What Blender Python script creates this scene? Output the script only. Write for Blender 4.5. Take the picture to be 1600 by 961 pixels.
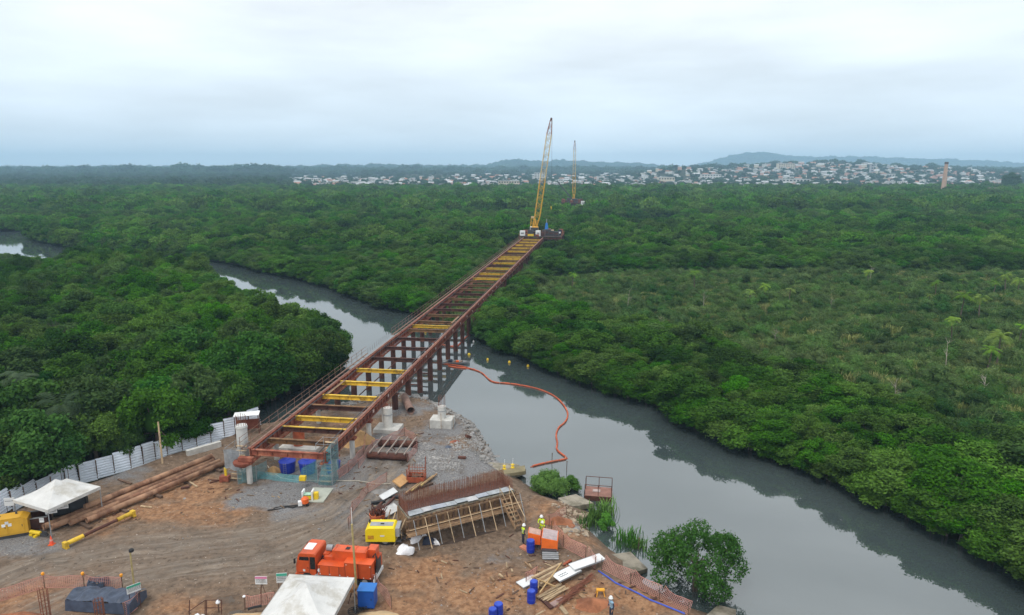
import bpy, bmesh, math, random
import numpy as np
from mathutils import Vector, Matrix
random.seed(7); RNG = np.random.default_rng(7)
SC = bpy.context.scene
for o in list(bpy.data.objects): bpy.data.objects.remove(o)
COL = SC.collection
R = math.radians
PITCH = math.atan((480.5-265)/1067.0)
EYE = 32.0

# ---------------------------------------------------------------- camera
cam = bpy.data.cameras.new('camera'); camo = bpy.data.objects.new('camera', cam); COL.objects.link(camo)
cam.sensor_width = 36; cam.lens = 36*1067/1600; cam.clip_start = 0.5; cam.clip_end = 30000
camo.location = (0, 0, EYE); camo.rotation_euler = (math.pi/2-PITCH, 0, 0)
SC.camera = camo
SC.render.resolution_x = 1024; SC.render.resolution_y = 615
SC.render.engine = 'CYCLES'
SC.cycles.max_bounces = 5; SC.cycles.diffuse_bounces = 3; SC.cycles.glossy_bounces = 2
SC.cycles.transmission_bounces = 2; SC.cycles.volume_bounces = 2; SC.cycles.transparent_max_bounces = 4
SC.cycles.caustics_reflective = False; SC.cycles.caustics_refractive = False
SC.view_settings.view_transform = 'Standard'; SC.view_settings.look = 'None'
SC.view_settings.exposure = 0.17; SC.view_settings.gamma = 1.0

# ---------------------------------------------------------------- sky
SUN_EL, SUN_AZ = R(58), R(215)
W = bpy.data.worlds.new('World'); SC.world = W; W.use_nodes = True
nt = W.node_tree; N = nt.nodes; L = nt.links; N.clear()
out = N.new('ShaderNodeOutputWorld')
sky = N.new('ShaderNodeTexSky'); sky.sky_type = 'NISHITA'; sky.sun_disc = False
sky.sun_elevation = SUN_EL; sky.sun_rotation = SUN_AZ; sky.dust_density = 4; sky.air_density = 1.2
bg1 = N.new('ShaderNodeBackground'); bg1.inputs[1].default_value = 0.1; L.new(sky.outputs[0], bg1.inputs[0])
tc = N.new('ShaderNodeTexCoord')
sep = N.new('ShaderNodeSeparateXYZ'); L.new(tc.outputs['Generated'], sep.inputs[0])
ramp = N.new('ShaderNodeValToRGB'); L.new(sep.outputs[2], ramp.inputs[0])
cr = ramp.color_ramp
cr.elements[0].position = 0.0; cr.elements[0].color = (0.82, 0.95, 1.09, 1)
cr.elements[1].position = 0.9; cr.elements[1].color = (1.22, 1.24, 1.24, 1)
e = cr.elements.new(0.05); e.color = (0.88, 1.0, 1.11, 1)
e = cr.elements.new(0.12); e.color = (0.91, 1.01, 1.10, 1)
e = cr.elements.new(0.21); e.color = (1.0, 1.06, 1.11, 1)
mp = N.new('ShaderNodeMapping'); mp.inputs['Scale'].default_value = (1.6, 1.6, 8.0); mp.inputs['Location'].default_value = (0.3, 1.7, 0)
L.new(tc.outputs['Generated'], mp.inputs[0])
nz = N.new('ShaderNodeTexNoise'); nz.inputs['Scale'].default_value = 1.7; nz.inputs['Detail'].default_value = 6; nz.inputs['Roughness'].default_value = 0.5
L.new(mp.outputs[0], nz.inputs['Vector'])
cl = N.new('ShaderNodeMapRange'); cl.inputs[1].default_value = 0.33; cl.inputs[2].default_value = 0.70; cl.inputs[3].default_value = 0.84; cl.inputs[4].default_value = 1.09
L.new(nz.outputs[0], cl.inputs[0])
mul = N.new('ShaderNodeVectorMath'); mul.operation = 'SCALE'; L.new(ramp.outputs[0], mul.inputs[0]); L.new(cl.outputs[0], mul.inputs['Scale'])
bg2 = N.new('ShaderNodeBackground'); bg2.inputs[1].default_value = 1.0; L.new(mul.outputs[0], bg2.inputs[0])
mx = N.new('ShaderNodeMixShader'); mx.inputs[0].default_value = 0.93
L.new(bg1.outputs[0], mx.inputs[1]); L.new(bg2.outputs[0], mx.inputs[2]); L.new(mx.outputs[0], out.inputs[0])

# ---------------------------------------------------------------- sun behind the cloud
sl = bpy.data.lights.new('sun', 'SUN'); sl.energy = 1.35; sl.angle = R(13); sl.color = (1.0, 0.96, 0.9)
so = bpy.data.objects.new('sun', sl); COL.objects.link(so); so.location = (-60, -60, 120)
# direction towards the sun (azimuth measured clockwise from +Y like the sky node)
sd = Vector((math.sin(SUN_AZ)*math.cos(SUN_EL), math.cos(SUN_AZ)*math.cos(SUN_EL), math.sin(SUN_EL)))
so.rotation_euler = sd.to_track_quat('Z', 'Y').to_euler()

# ---------------------------------------------------------------- survey: a photo pixel that shows the ground at height z -> a place
def G(px, py, z=1.5):
    u = (px-800)/1067.0; v = (480.5-py)/1067.0
    dy = math.cos(PITCH)+v*math.sin(PITCH); dz = -math.sin(PITCH)+v*math.cos(PITCH)
    t = (z-EYE)/dz
    return Vector((u*t, dy*t, z))

# ---------------------------------------------------------------- materials
MATS = {}
def mat(name, col, rough=0.7, var=0.25, scale=3.0, metal=0.0, col2=None, thr=0.55, bump=0.0, objvar=0.12, spec=0.4, stretch=None, attr=None):
    if name in MATS: return MATS[name]
    m = bpy.data.materials.new(name); m.use_nodes = True; MATS[name] = m
    t = m.node_tree; n = t.nodes; l = t.links
    b = n['Principled BSDF']; b.inputs['Roughness'].default_value = rough; b.inputs['Metallic'].default_value = metal
    b.inputs['Specular IOR Level'].default_value = spec
    tcn = n.new('ShaderNodeTexCoord'); src = tcn.outputs['Object']
    oi = n.new('ShaderNodeObjectInfo')
    add = n.new('ShaderNodeVectorMath'); add.operation = 'MULTIPLY_ADD'
    add.inputs[1].default_value = stretch or (1, 1, 1); l.new(src, add.inputs[0])
    sc = n.new('ShaderNodeMath'); sc.operation = 'MULTIPLY'; sc.inputs[1].default_value = 37.0; l.new(oi.outputs['Random'], sc.inputs[0])
    l.new(sc.outputs[0], add.inputs[2])
    nz = n.new('ShaderNodeTexNoise'); nz.inputs['Scale'].default_value = scale; nz.inputs['Detail'].default_value = 7; nz.inputs['Roughness'].default_value = 0.62
    l.new(add.outputs[0], nz.inputs['Vector'])
    mr = n.new('ShaderNodeMapRange'); mr.inputs[1].default_value = 0.3; mr.inputs[2].default_value = 0.7
    mr.inputs[3].default_value = 1-var; mr.inputs[4].default_value = 1+var; l.new(nz.outputs[0], mr.inputs[0])
    ov = n.new('ShaderNodeMapRange'); ov.inputs[3].default_value = 1-objvar; ov.inputs[4].default_value = 1+objvar; l.new(oi.outputs['Random'], ov.inputs[0])
    mm = n.new('ShaderNodeMath'); mm.operation = 'MULTIPLY'; l.new(mr.outputs[0], mm.inputs[0]); l.new(ov.outputs[0], mm.inputs[1])
    base = None
    if col2:
        n2 = n.new('ShaderNodeTexNoise'); n2.inputs['Scale'].default_value = scale*0.55; n2.inputs['Detail'].default_value = 8; n2.inputs['Roughness'].default_value = 0.68
        l.new(add.outputs[0], n2.inputs['Vector'])
        r2 = n.new('ShaderNodeMapRange'); r2.inputs[1].default_value = thr-0.06; r2.inputs[2].default_value = thr+0.06; l.new(n2.outputs[0], r2.inputs[0])
        mc = n.new('ShaderNodeMix'); mc.data_type = 'RGBA'; mc.inputs[6].default_value = (*col, 1); mc.inputs[7].default_value = (*col2, 1)
        l.new(r2.outputs[0], mc.inputs[0]); base = mc.outputs[2]
    vm = n.new('ShaderNodeVectorMath'); vm.operation = 'SCALE'
    if base: l.new(base, vm.inputs[0])
    else: vm.inputs[0].default_value = col
    l.new(mm.outputs[0], vm.inputs['Scale']); l.new(vm.outputs[0], b.inputs['Base Color'])
    if bump:
        bp = n.new('ShaderNodeBump'); bp.inputs['Strength'].default_value = bump; bp.inputs['Distance'].default_value = 0.05
        l.new(nz.outputs[0], bp.inputs['Height']); l.new(bp.outputs[0], b.inputs['Normal'])
    return m

rust = mat('rusty_red_steel', (0.22, 0.062, 0.036), 0.8, 0.3, 1.3, col2=(0.33, 0.13, 0.075), thr=0.55)
rustd = mat('dark_rusty_steel', (0.075, 0.028, 0.02), 0.8, 0.35, 1.6, col2=(0.13, 0.05, 0.03), thr=0.56)
rustpipe = mat('rusty_pipe', (0.35, 0.20, 0.12), 0.75, 0.35, 0.9, col2=(0.17, 0.08, 0.045), thr=0.53, stretch=(1, 1, 0.35))
yel = mat('yellow_paint_worn', (0.62, 0.40, 0.035), 0.6, 0.25, 1.6, col2=(0.24, 0.12, 0.03), thr=0.60)
yelc = mat('yellow_paint', (0.68, 0.47, 0.02), 0.45, 0.12, 2.0, col2=(0.36, 0.22, 0.03), thr=0.68)
brn = mat('brown_steel', (0.20, 0.105, 0.045), 0.75, 0.3, 1.5, col2=(0.10, 0.05, 0.025))
conc = mat('pale_concrete', (0.50, 0.49, 0.46), 0.85, 0.18, 1.2, col2=(0.36, 0.34, 0.30), thr=0.6, bump=0.2)
concd = mat('weathered_concrete', (0.27, 0.24, 0.19), 0.9, 0.3, 0.9, col2=(0.14, 0.125, 0.09), bump=0.3)
wood = mat('formwork_timber', (0.25, 0.155, 0.085), 0.85, 0.3, 2.5, col2=(0.15, 0.09, 0.055), thr=0.58, objvar=0.3)
woodp = mat('pale_timber', (0.46, 0.34, 0.21), 0.85, 0.25, 2.5, col2=(0.28, 0.19, 0.11), thr=0.6, objvar=0.3)
woodd = mat('dark_timber', (0.13, 0.08, 0.055), 0.9, 0.3, 2.0, objvar=0.3)
orange = mat('orange_truck_paint', (0.60, 0.088, 0.018), 0.45, 0.16, 1.2, col2=(0.30, 0.075, 0.035), thr=0.64, spec=0.5)
black = mat('black_rubber', (0.018, 0.018, 0.02), 0.7, 0.3, 4)
dark = mat('dark_grey_steel', (0.05, 0.05, 0.055), 0.6, 0.3, 2.0)
grey = mat('grey_steel', (0.28, 0.29, 0.30), 0.5, 0.2, 2.0)
white = mat('white_paint', (0.72, 0.73, 0.73), 0.5, 0.1, 1.5, col2=(0.5, 0.48, 0.45), thr=0.68)
canvas = mat('dusty_white_canvas', (0.56, 0.555, 0.54), 0.9, 0.12, 0.9, col2=(0.42, 0.40, 0.36), thr=0.56)
sheet = mat('galvanised_sheet', (0.74, 0.79, 0.86), 0.5, 0.12, 0.6, col2=(0.58, 0.60, 0.63), thr=0.62, objvar=0.1)
blue = mat('blue_plastic', (0.012, 0.035, 0.34), 0.4, 0.15, 1.5)
bluel = mat('light_blue_paint', (0.02, 0.16, 0.50), 0.45, 0.12, 2.0)
tarp = mat('dark_blue_tarpaulin', (0.05, 0.065, 0.10), 0.45, 0.35, 2.2, bump=0.5)
teal = mat('teal_debris_net', (0.10, 0.30, 0.33), 0.8, 0.3, 2.0)
pinknet = mat('orange_pink_safety_net', (0.62, 0.30, 0.25), 0.8, 0.2, 0.8)
clearsheet = mat('grey_plastic_sheeting', (0.32, 0.345, 0.365), 0.4, 0.35, 1.5)
orangep = mat('orange_plastic', (0.80, 0.14, 0.025), 0.5, 0.15, 2.0)
boomo = mat('orange_boom_fabric', (0.48, 0.095, 0.035), 0.6, 0.25, 0.7, col2=(0.40, 0.16, 0.09), thr=0.6)
glassm = mat('dark_glass', (0.015, 0.018, 0.02), 0.08, 0.1, 1.0, spec=0.6)
rebarm = mat('rebar_rust', (0.20, 0.075, 0.045), 0.85, 0.3, 2.0)
gravelm = mat('grey_rock', (0.27, 0.26, 0.25), 0.95, 0.35, 1.2, col2=(0.16, 0.14, 0.12), objvar=0.2)
vesty = mat('lime_vest', (0.62, 0.80, 0.03), 0.7, 0.08, 3)
skin = mat('skin', (0.30, 0.17, 0.11), 0.6, 0.05, 3)
navy = mat('navy_cloth', (0.03, 0.035, 0.06), 0.85, 0.2, 4)
bluecloth = mat('pale_blue_cloth', (0.25, 0.40, 0.52), 0.85, 0.2, 4)
pink = mat('pink_print', (0.60, 0.20, 0.34), 0.6, 0.1, 3)
greenp = mat('green_print', (0.06, 0.36, 0.25), 0.6, 0.1, 3)
foam = mat('white_sacking', (0.72, 0.72, 0.74), 0.9, 0.2, 2.5, bump=0.4)
sandm = mat('pale_sand', (0.50, 0.36, 0.21), 0.95, 0.15, 2.0, bump=0.4)
clay = mat('red_clay', (0.27, 0.105, 0.05), 0.95, 0.3, 1.5, col2=(0.18, 0.07, 0.035), bump=0.5)

# ---------------------------------------------------------------- mesh builder
class MB:
    def __init__(s): s.v = []; s.f = []; s.m = []
    def add(s, v, f, mi=0):
        k = len(s.v); s.v += [tuple(p) for p in v]; s.f += [tuple(i+k for i in q) for q in f]; s.m += [mi]*len(f)
    def box(s, c, d, rz=0, mi=0, M=None):
        hx, hy, hz = d[0]/2, d[1]/2, d[2]/2
        vs = [Vector((x, y, z)) for z in (-hz, hz) for y in (-hy, hy) for x in (-hx, hx)]
        if M is None: M = Matrix.Rotation(rz, 3, 'Z')
        vs = [M @ p + Vector(c) for p in vs]
        s.add(vs, [(0, 2, 3, 1), (4, 5, 7, 6), (0, 1, 5, 4), (2, 6, 7, 3), (0, 4, 6, 2), (1, 3, 7, 5)], mi)
        return s
    def beam(s, a, b, w, h, mi=0, up=(0, 0, 1)):
        a = Vector(a); b = Vector(b); d = b-a; ln = d.length
        if ln < 1e-6: return s
        x = d/ln; y = Vector(up).cross(x)
        if y.length < 1e-4: y = Vector((0, 1, 0)).cross(x)
        y.normalize(); z = x.cross(y)
        s.box((a+b)/2, (ln, w, h), mi=mi, M=Matrix((x, y, z)).transposed()); return s
    def tube(s, a, b, r, r2=None, n=8, mi=0, caps=True):
        a = Vector(a); b = Vector(b); r2 = r if r2 is None else r2
        d = (b-a).normalized(); x = d.orthogonal().normalized(); y = d.cross(x)
        vs = []
        for p, rr in ((a, r), (b, r2)):
            for i in range(n):
                t = 2*math.pi*i/n; vs.append(p+x*math.cos(t)*rr+y*math.sin(t)*rr)
        fs = [(i, (i+1) % n, n+(i+1) % n, n+i) for i in range(n)]
        if caps: fs += [tuple(range(n))[::-1], tuple(range(n, 2*n))]
        s.add(vs, fs, mi); return s
    def hollow(s, a, b, r, th, n=16, mi=0):
        a = Vector(a); b = Vector(b); d = (b-a).normalized(); x = d.orthogonal().normalized(); y = d.cross(x)
        vs = []
        for p, rr in ((a, r), (b, r), (b, r-th), (a, r-th)):
            for i in range(n):
                t = 2*math.pi*i/n; vs.append(p+x*math.cos(t)*rr+y*math.sin(t)*rr)
        fs = []
        for k in range(4):
            k2 = (k+1) % 4
            fs += [(k*n+i, k*n+(i+1) % n, k2*n+(i+1) % n, k2*n+i) for i in range(n)]
        s.add(vs, fs, mi); return s
    def path(s, pts, r, n=6, mi=0):
        pts = [Vector(p) for p in pts]; vs = []; 
        for k, p in enumerate(pts):
            d = (pts[min(k+1, len(pts)-1)]-pts[max(k-1, 0)]).normalized()
            x = d.cross(Vector((0, 0, 1)))
            x = x.normalized() if x.length > 1e-3 else Vector((1, 0, 0)); y = x.cross(d)
            for i in range(n):
                t = 2*math.pi*i/n; vs.append(p+x*math.cos(t)*r+y*math.sin(t)*r)
        fs = []
        for k in range(len(pts)-1):
            fs += [(k*n+i, k*n+(i+1) % n, (k+1)*n+(i+1) % n, (k+1)*n+i) for i in range(n)]
        fs += [tuple(range(n))[::-1], tuple(range((len(pts)-1)*n, len(pts)*n))]
        s.add(vs, fs, mi); return s
    def rings(s, prof, n=16, c=(0, 0, 0), mi=0):
        vs = []; 
        for r, z in prof:
            for i in range(n):
                t = 2*math.pi*i/n; vs.append((c[0]+r*math.cos(t), c[1]+r*math.sin(t), c[2]+z))
        fs = []
        for k in range(len(prof)-1):
            fs += [(k*n+i, k*n+(i+1) % n, (k+1)*n+(i+1) % n, (k+1)*n+i) for i in range(n)]
        fs += [tuple(range(n))[::-1], tuple(range((len(prof)-1)*n, len(prof)*n))]
        s.add(vs, fs, mi); return s
    def grid(s, fn, nu, nv, mi=0):
        vs = [fn(i/nu, j/nv) for j in range(nv+1) for i in range(nu+1)]
        fs = [(j*(nu+1)+i, j*(nu+1)+i+1, (j+1)*(nu+1)+i+1, (j+1)*(nu+1)+i) for j in range(nv) for i in range(nu)]
        s.add(vs, fs, mi); return s
    def mesh(s, name, mats, smooth=False):
        me = bpy.data.meshes.new(name); me.from_pydata(s.v, [], s.f)
        for m in (mats if isinstance(mats, (list, tuple)) else [mats]): me.materials.append(m)
        if any(s.m): me.polygons.foreach_set('material_index', s.m)
        if smooth: me.polygons.foreach_set('use_smooth', [True]*len(s.f))
        me.update(); return me
    def build(s, name, mats, parent=None, smooth=False, kind=None):
        return link(name, s.mesh(name, mats, smooth), parent, kind)
def link(name, me, parent=None, kind=None, loc=None, rz=None):
    o = bpy.data.objects.new(name, me); COL.objects.link(o)
    if parent: o.parent = parent
    if kind: o['kind'] = kind
    if loc is not None: o.location = loc
    if rz is not None: o.rotation_euler = (0, 0, rz)
    return o
def tag(o, label, cat, group=None, kind=None):
    o['label'] = label
    if cat: o['category'] = cat
    if group: o['group'] = group
    if kind: o['kind'] = kind
    return o
def thing(name, label, cat, loc=(0, 0, 0), rz=0, group=None):
    o = bpy.data.objects.new(name, None); COL.objects.link(o); o.empty_display_size = 0.3
    o.location = loc; o.rotation_euler = (0, 0, rz)
    return tag(o, label, cat, group)
def copy_tree(o, parent=None):
    c = o.copy(); COL.objects.link(c); c.parent = parent
    for ch in o.children: copy_tree(ch, c)
    return c
def recentre(me, loc):
    me.transform(Matrix.Translation(-Vector(loc))); return me

# ---------------------------------------------------------------- the lie of the land
RIVER = np.array([(62, 15), (52, 30), (42.3, 44.7), (40.8, 49.1), (37.4, 56.2), (35.8, 61.9), (31.8, 67.1), (28.8, 72.0), (25.3, 77.2), (21.8, 84.7), (17.9, 90.9), (13.3, 97.1),
 (8.0, 102.9), (3.2, 110.8), (-1.1, 117.4), (-4.8, 123.7), (-8.2, 130.7), (-13.5, 141.0), (-21.6, 150.1), (-30.2, 158.1), (-38.6, 168.6), (-48.9, 183.6), (-62.3, 199.0),
 (-76.1, 211.6), (-93.6, 230.4), (-106.6, 240.3), (-122.1, 249.2), (-151.8, 269.0), (-176.4, 280.1), (-188.9, 287.2), (-221.6, 316), (-236, 332), (-269, 356), (-700, 400), (-700, 270),
 (-230, 258), (-176.8, 234), (-148.7, 214), (-136.7, 216), (-120.6, 212), (-90.2, 190), (-58, 147), (-47.5, 134.5), (-38.5, 127), (-32, 117.5), (-28, 107), (-28.6, 102), (-30.5, 97),
 (-33, 91.5), (-35, 87), (-34, 83.5), (-31, 82.3), (-27.6, 84.7), (-25.8, 87.1), (-22.7, 90.4), (-19.2, 93.1), (-15.7, 94.2), (-12.8, 93.1), (-9.8, 90.4), (-6.8, 86.3), (-4.5, 82.4),
 (-2.2, 74.3), (-1.0, 70.0), (1.2, 66.8), (3.4, 63.4), (6.3, 61.4), (7.8, 59.8), (7.0, 57.2), (8.6, 53.6), (10.3, 51.3), (10.6, 48.6), (12.6, 46.2), (16.8, 43.6), (24, 37), (30, 15)], float)
CREEK = np.array([(-269, 340), (-236, 330), (-190, 312), (-138, 303), (-88, 318), (0, 341), (22, 352), (20, 366), (0, 364), (-88, 350), (-138, 337), (-188, 345), (-269, 362)], float)
SITE = np.array([(-80, 10), (-58, 40), (-46.6, 55.6), (-43.5, 60.3), (-40.0, 66.0), (-37.6, 69.5), (-33.6, 74.5), (-31.2, 79.2), (-32.5, 84), (-20, 97), (-8, 93), (2, 76), (5, 68), (12, 60),
 (14, 52), (20, 44), (30, 15)], float)
def seg_dist(P, poly):
    d = np.full(len(P), 1e9); A = poly; B = np.roll(poly, -1, 0)
    for a, b in zip(A, B):
        ab = b-a; t = np.clip(((P-a) @ ab)/max(ab @ ab, 1e-9), 0, 1)
        q = P-(a+t[:, None]*ab); d = np.minimum(d, q[:, 0]**2+q[:, 1]**2)
    return np.sqrt(d)
def inside(P, poly):
    x, y = P[:, 0], P[:, 1]; c = np.zeros(len(P), bool); A = poly; B = np.roll(poly, -1, 0)
    for (x1, y1), (x2, y2) in zip(A, B):
        if y1 == y2: continue
        c ^= ((y1 > y) != (y2 > y)) & (x < (x2-x1)*(y-y1)/(y2-y1)+x1)
    return c
def sdist(P, poly):
    d = seg_dist(P, poly); return np.where(inside(P, poly), -d, d)
def shore(P): return np.minimum(sdist(P, RIVER), sdist(P, CREEK))      # > 0 on land
HILLS = [  # x, y, height, half widths: the hills behind the town
 (25, 5000, 58, 215, 450), (385, 5300, 44, 240, 450), (830, 5300, 42, 420, 450), (-760, 4300, 22, 800, 400), (-2600, 5000, 16, 1500, 400), (-260, 2100, 10, 150, 160),
 (2200, 6500, 118, 430, 380), (2950, 6600, 78, 760, 380), (4100, 6600, 84, 1100, 380), (430, 1800, 26, 105, 120), (800, 2100, 20, 330, 330), (1150, 2300, 30, 450, 420),
 (-900, 2400, 6, 500, 300)]
HAZE_TOP = 188.0
def smooth(a, b, x):
    t = np.clip((x-a)/(b-a), 0, 1); return t*t*(3-2*t)
def far_height(x, y):
    z = 0.4+smooth(950, 2800, y)*12
    for hx, hy, hh, wx, wy in HILLS:
        z = z+hh*np.exp(-((x-hx)/wx)**2-((y-hy)/wy)**2)
    return z
def ripple(x, y, s): return np.sin(x*1.31*s+1.7*np.sin(y*0.83*s))*np.sin(y*1.13*s+1.3*np.sin(x*0.71*s+2))
PIT_A, PIT_B = np.array(G(637, 826, 3.0)[:2]), np.array(G(806, 783, 3.0)[:2])
def height(P):
    x, y = P[:, 0], P[:, 1]
    near = y < 600
    d = np.full(len(P), 1e5); s = np.full(len(P), 1e5)
    if near.any():
        d[near] = shore(P[near]); s[near] = sdist(P[near], SITE)
    ms = 1-smooth(-0.5, 2.5, s)
    base = far_height(x, y)+0.12*ripple(x, y, 0.21)*(1-ms)
    site = 1.5+0.10*ripple(x, y, 0.23)+0.05*ripple(x, y, 0.9)+0.022*ripple(x+3*y, y-x, 0.9)+0.016*ripple(y, x, 4.3)
    ab = PIT_B-PIT_A; ln = np.linalg.norm(ab); ax = ab/ln; q_ = P-(PIT_A+PIT_B)/2; u = q_[:, 0]*ax[0]+q_[:, 1]*ax[1]; v = -q_[:, 0]*ax[1]+q_[:, 1]*ax[0]+0.8
    site = site-0.6*(1-smooth(0.75, 1.15, np.sqrt((u/6.2)**2+(v/1.75)**2)+0.06*ripple(x, y, 1.1)))
    base = base*(1-ms)+site*ms
    slope = 0.16*(1-ms)+0.55*ms
    z = np.where(d > 0, np.minimum(base, -0.15+d*slope), np.maximum(-2.0, -0.15+d*0.35))
    return z
def hz(x, y): return float(height(np.array([[x, y]], float))[0])
def gp(px, py, z=1.5, sink=0.0):
    p = G(px, py, z); p = G(px, py, hz(p.x, p.y)); p.z = hz(p.x, p.y)-sink; return p

def axis(segs):
    a = []
    for lo, hi, st in segs:
        n = max(1, int(round((hi-lo)/st))); a += list(np.linspace(lo, hi, n, endpoint=False))
    a.append(segs[-1][1]); return np.array(a)
xs = axis([(-6400, -1500, 130), (-1500, -400, 45), (-400, -120, 8), (-120, -56, 2.0), (-56, 24, 0.27), (24, 30, 0.8), (30, 60, 1.0), (60, 200, 5), (200, 800, 30), (800, 3000, 70), (3000, 6400, 120)])
ys = axis([(-60, 30, 6), (30, 44, 0.5), (44, 98, 0.27), (98, 160, 1.2), (160, 400, 3.5), (400, 1000, 25), (1000, 3000, 60), (3000, 7300, 95)])
XX, YY = np.meshgrid(xs, ys); PP = np.stack([XX.ravel(), YY.ravel()], 1)
ZZ = height(PP)
nx, ny = len(xs), len(ys)
idx = np.arange(nx*ny).reshape(ny, nx)
quads = np.stack([idx[:-1, :-1], idx[:-1, 1:], idx[1:, 1:], idx[1:, :-1]], -1).reshape(-1, 4)
me = bpy.data.meshes.new('ground')
me.vertices.add(nx*ny); me.vertices.foreach_set('co', np.column_stack([PP, ZZ]).ravel())
me.loops.add(len(quads)*4); me.loops.foreach_set('vertex_index', quads.ravel())
me.polygons.add(len(quads)); me.polygons.foreach_set('loop_start', np.arange(len(quads))*4)
me.polygons.foreach_set('use_smooth', np.ones(len(quads), bool)); me.update(); me.validate()
def blob(lst):
    w = np.zeros(len(PP))
    for px, py, rx, ry, a in lst:
        p = G(px, py); w = np.maximum(w, a*np.exp(-(((PP[:, 0]-p.x)/rx)**2+((PP[:, 1]-p.y)/ry)**2)))
    return w
sm = np.zeros(len(PP)); nr = PP[:, 1] < 200; sm[nr] = 1-smooth(-0.3, 1.6, sdist(PP[nr], SITE))
gravel = blob([(420, 775, 4.5, 3.2, 1), (500, 745, 5, 4, 1), (470, 800, 4, 2.2, .8), (560, 735, 5, 5, .9), (650, 715, 5, 6, 1), (700, 735, 4, 4, 1), (740, 720, 3.4, 4, 1), (690, 670, 4, 6, .8), (600, 690, 4, 5, .8),
   (560, 800, 3.5, 4, .7), (600, 775, 3, 3, .9), (20, 850, 5, 2.5, .8), (60, 860, 4, 2, .6), (180, 740, 5, 3, .6), (620, 640, 8, 4, .7), (840, 850, 3.4, 2.4, .45), (770, 870, 3.4, 1.6, .4)])
clayw = blob([(300, 770, 6, 3.4, 1), (240, 800, 6, 3.0, .9), (340, 800, 5, 3, .9), (150, 830, 4, 2, .6), (660, 900, 5, 4, .8), (760, 930, 5, 4, .9), (900, 940, 5, 4, 1), (1000, 940, 4, 3, 1), (640, 950, 4, 3, .8),
   (60, 950, 6, 4, 1), (300, 945, 4, 2, .7), (860, 800, 3, 3, .7), (900, 840, 3, 2.5, .7), (560, 660, 5, 4, .45), (490, 690, 4, 4, .6), (120, 890, 6, 1.6, .3)])
TRK = [[G(*p).xy for p in q] for q in ([(-60, 930), (60, 885), (180, 862), (300, 850), (420, 835), (520, 805), (580, 760), (610, 720)], [(60, 960), (200, 900), (330, 880), (440, 868), (520, 830), (575, 790), (600, 760)])]
tw = np.zeros(len(PP)); tu = np.full(len(PP), 99.0); tv = np.zeros(len(PP))
for q in TRK:
    acc = 0
    for a, b in zip(q[:-1], q[1:]):
        a = np.array(a); b = np.array(b); ab = b-a; ln = np.linalg.norm(ab); t = np.clip(((PP-a) @ ab)/(ln*ln), 0, 1)
        w = PP-(a+t[:, None]*ab); dd = np.hypot(w[:, 0], w[:, 1])
        sg = np.sign(w[:, 0]*ab[1]-w[:, 1]*ab[0])
        k = dd < np.abs(tu); tu[k] = (dd*sg)[k]; tv[k] = acc+(t*ln)[k]; acc += ln
tw = np.exp(-(tu/2.6)**2)
# wheel ruts pressed into the haul road, and the mud ridges between them
rut = -0.07*tw*(np.exp(-((np.abs(tu)-0.95)/0.24)**2)+0.8*np.exp(-((np.abs(tu+0.35*np.sin(tv*0.3))-2.0)/0.26)**2))+0.035*tw*np.cos(tu*4.2+0.8*np.sin(tv*0.5))
co = np.column_stack([PP, ZZ+rut*sm]); me.vertices.foreach_set('co', co.ravel())
wet = np.zeros(len(PP)); wet[nr] = (1-smooth(0.0, 1.6, shore(PP[nr])))
ca = me.color_attributes.new('soil', 'FLOAT_COLOR', 'POINT')
ca.data.foreach_set('color', np.stack([gravel, clayw, tw, sm], 1).astype(np.float32).ravel())
ca = me.color_attributes.new('wet', 'FLOAT_COLOR', 'POINT')
ca.data.foreach_set('color', np.stack([wet, np.clip(tu, -20, 20), tv, np.ones(len(PP))], 1).astype(np.float32).ravel())
m = bpy.data.materials.new('ground_soil'); m.use_nodes = True; t = m.node_tree; n = t.nodes; l = t.links; b = n['Principled BSDF']
b.inputs['Roughness'].default_value = 0.95; b.inputs['Specular IOR Level'].default_value = 0.2
a1 = n.new('ShaderNodeVertexColor'); a1.layer_name = 'soil'; a2 = n.new('ShaderNodeVertexColor'); a2.layer_name = 'wet'
s1 = n.new('ShaderNodeSeparateColor'); l.new(a1.outputs[0], s1.inputs[0]); s2 = n.new('ShaderNodeSeparateColor'); l.new(a2.outputs[0], s2.inputs[0])
geo = n.new('ShaderNodeNewGeometry')
def noise(scale, det=6, rough=0.6, vec=None):
    z = n.new('ShaderNodeTexNoise'); z.inputs['Scale'].default_value = scale; z.inputs['Detail'].default_value = det; z.inputs['Roughness'].default_value = rough
    l.new(vec or geo.outputs['Position'], z.inputs['Vector']); return z.outputs[0]
def mth(op, a, b_=None):
    z = n.new('ShaderNodeMath'); z.operation = op
    for i, q in enumerate((a, b_)):
        if q is None: continue
        if isinstance(q, (int, float)): z.inputs[i].default_value = q
        else: l.new(q, z.inputs[i])
    return z.outputs[0]
def rng_(x, a, b_, c=0, d=1):
    z = n.new('ShaderNodeMapRange'); z.inputs[1].default_value = a; z.inputs[2].default_value = b_; z.inputs[3].default_value = c; z.inputs[4].default_value = d
    l.new(x, z.inputs[0]); return z.outputs[0]
def mixc(f, c1, c2):
    z = n.new('ShaderNodeMix'); z.data_type = 'RGBA'; l.new(f, z.inputs[0])
    for i, c in ((6, c1), (7, c2)):
        if isinstance(c, tuple): z.inputs[i].default_value = (*c, 1)
        else: l.new(c, z.inputs[i])
    return z.outputs[2]
n1 = noise(0.35, 8, 0.65); n2 = noise(2.2, 7, 0.7); n3 = noise(9.0, 5, 0.7)
site = mixc(rng_(n2, 0.35, 0.68), (0.105, 0.072, 0.050), (0.245, 0.172, 0.120))
pale = mixc(rng_(n2, 0.35, 0.62), (0.165, 0.078, 0.040), (0.36, 0.205, 0.112))
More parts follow.
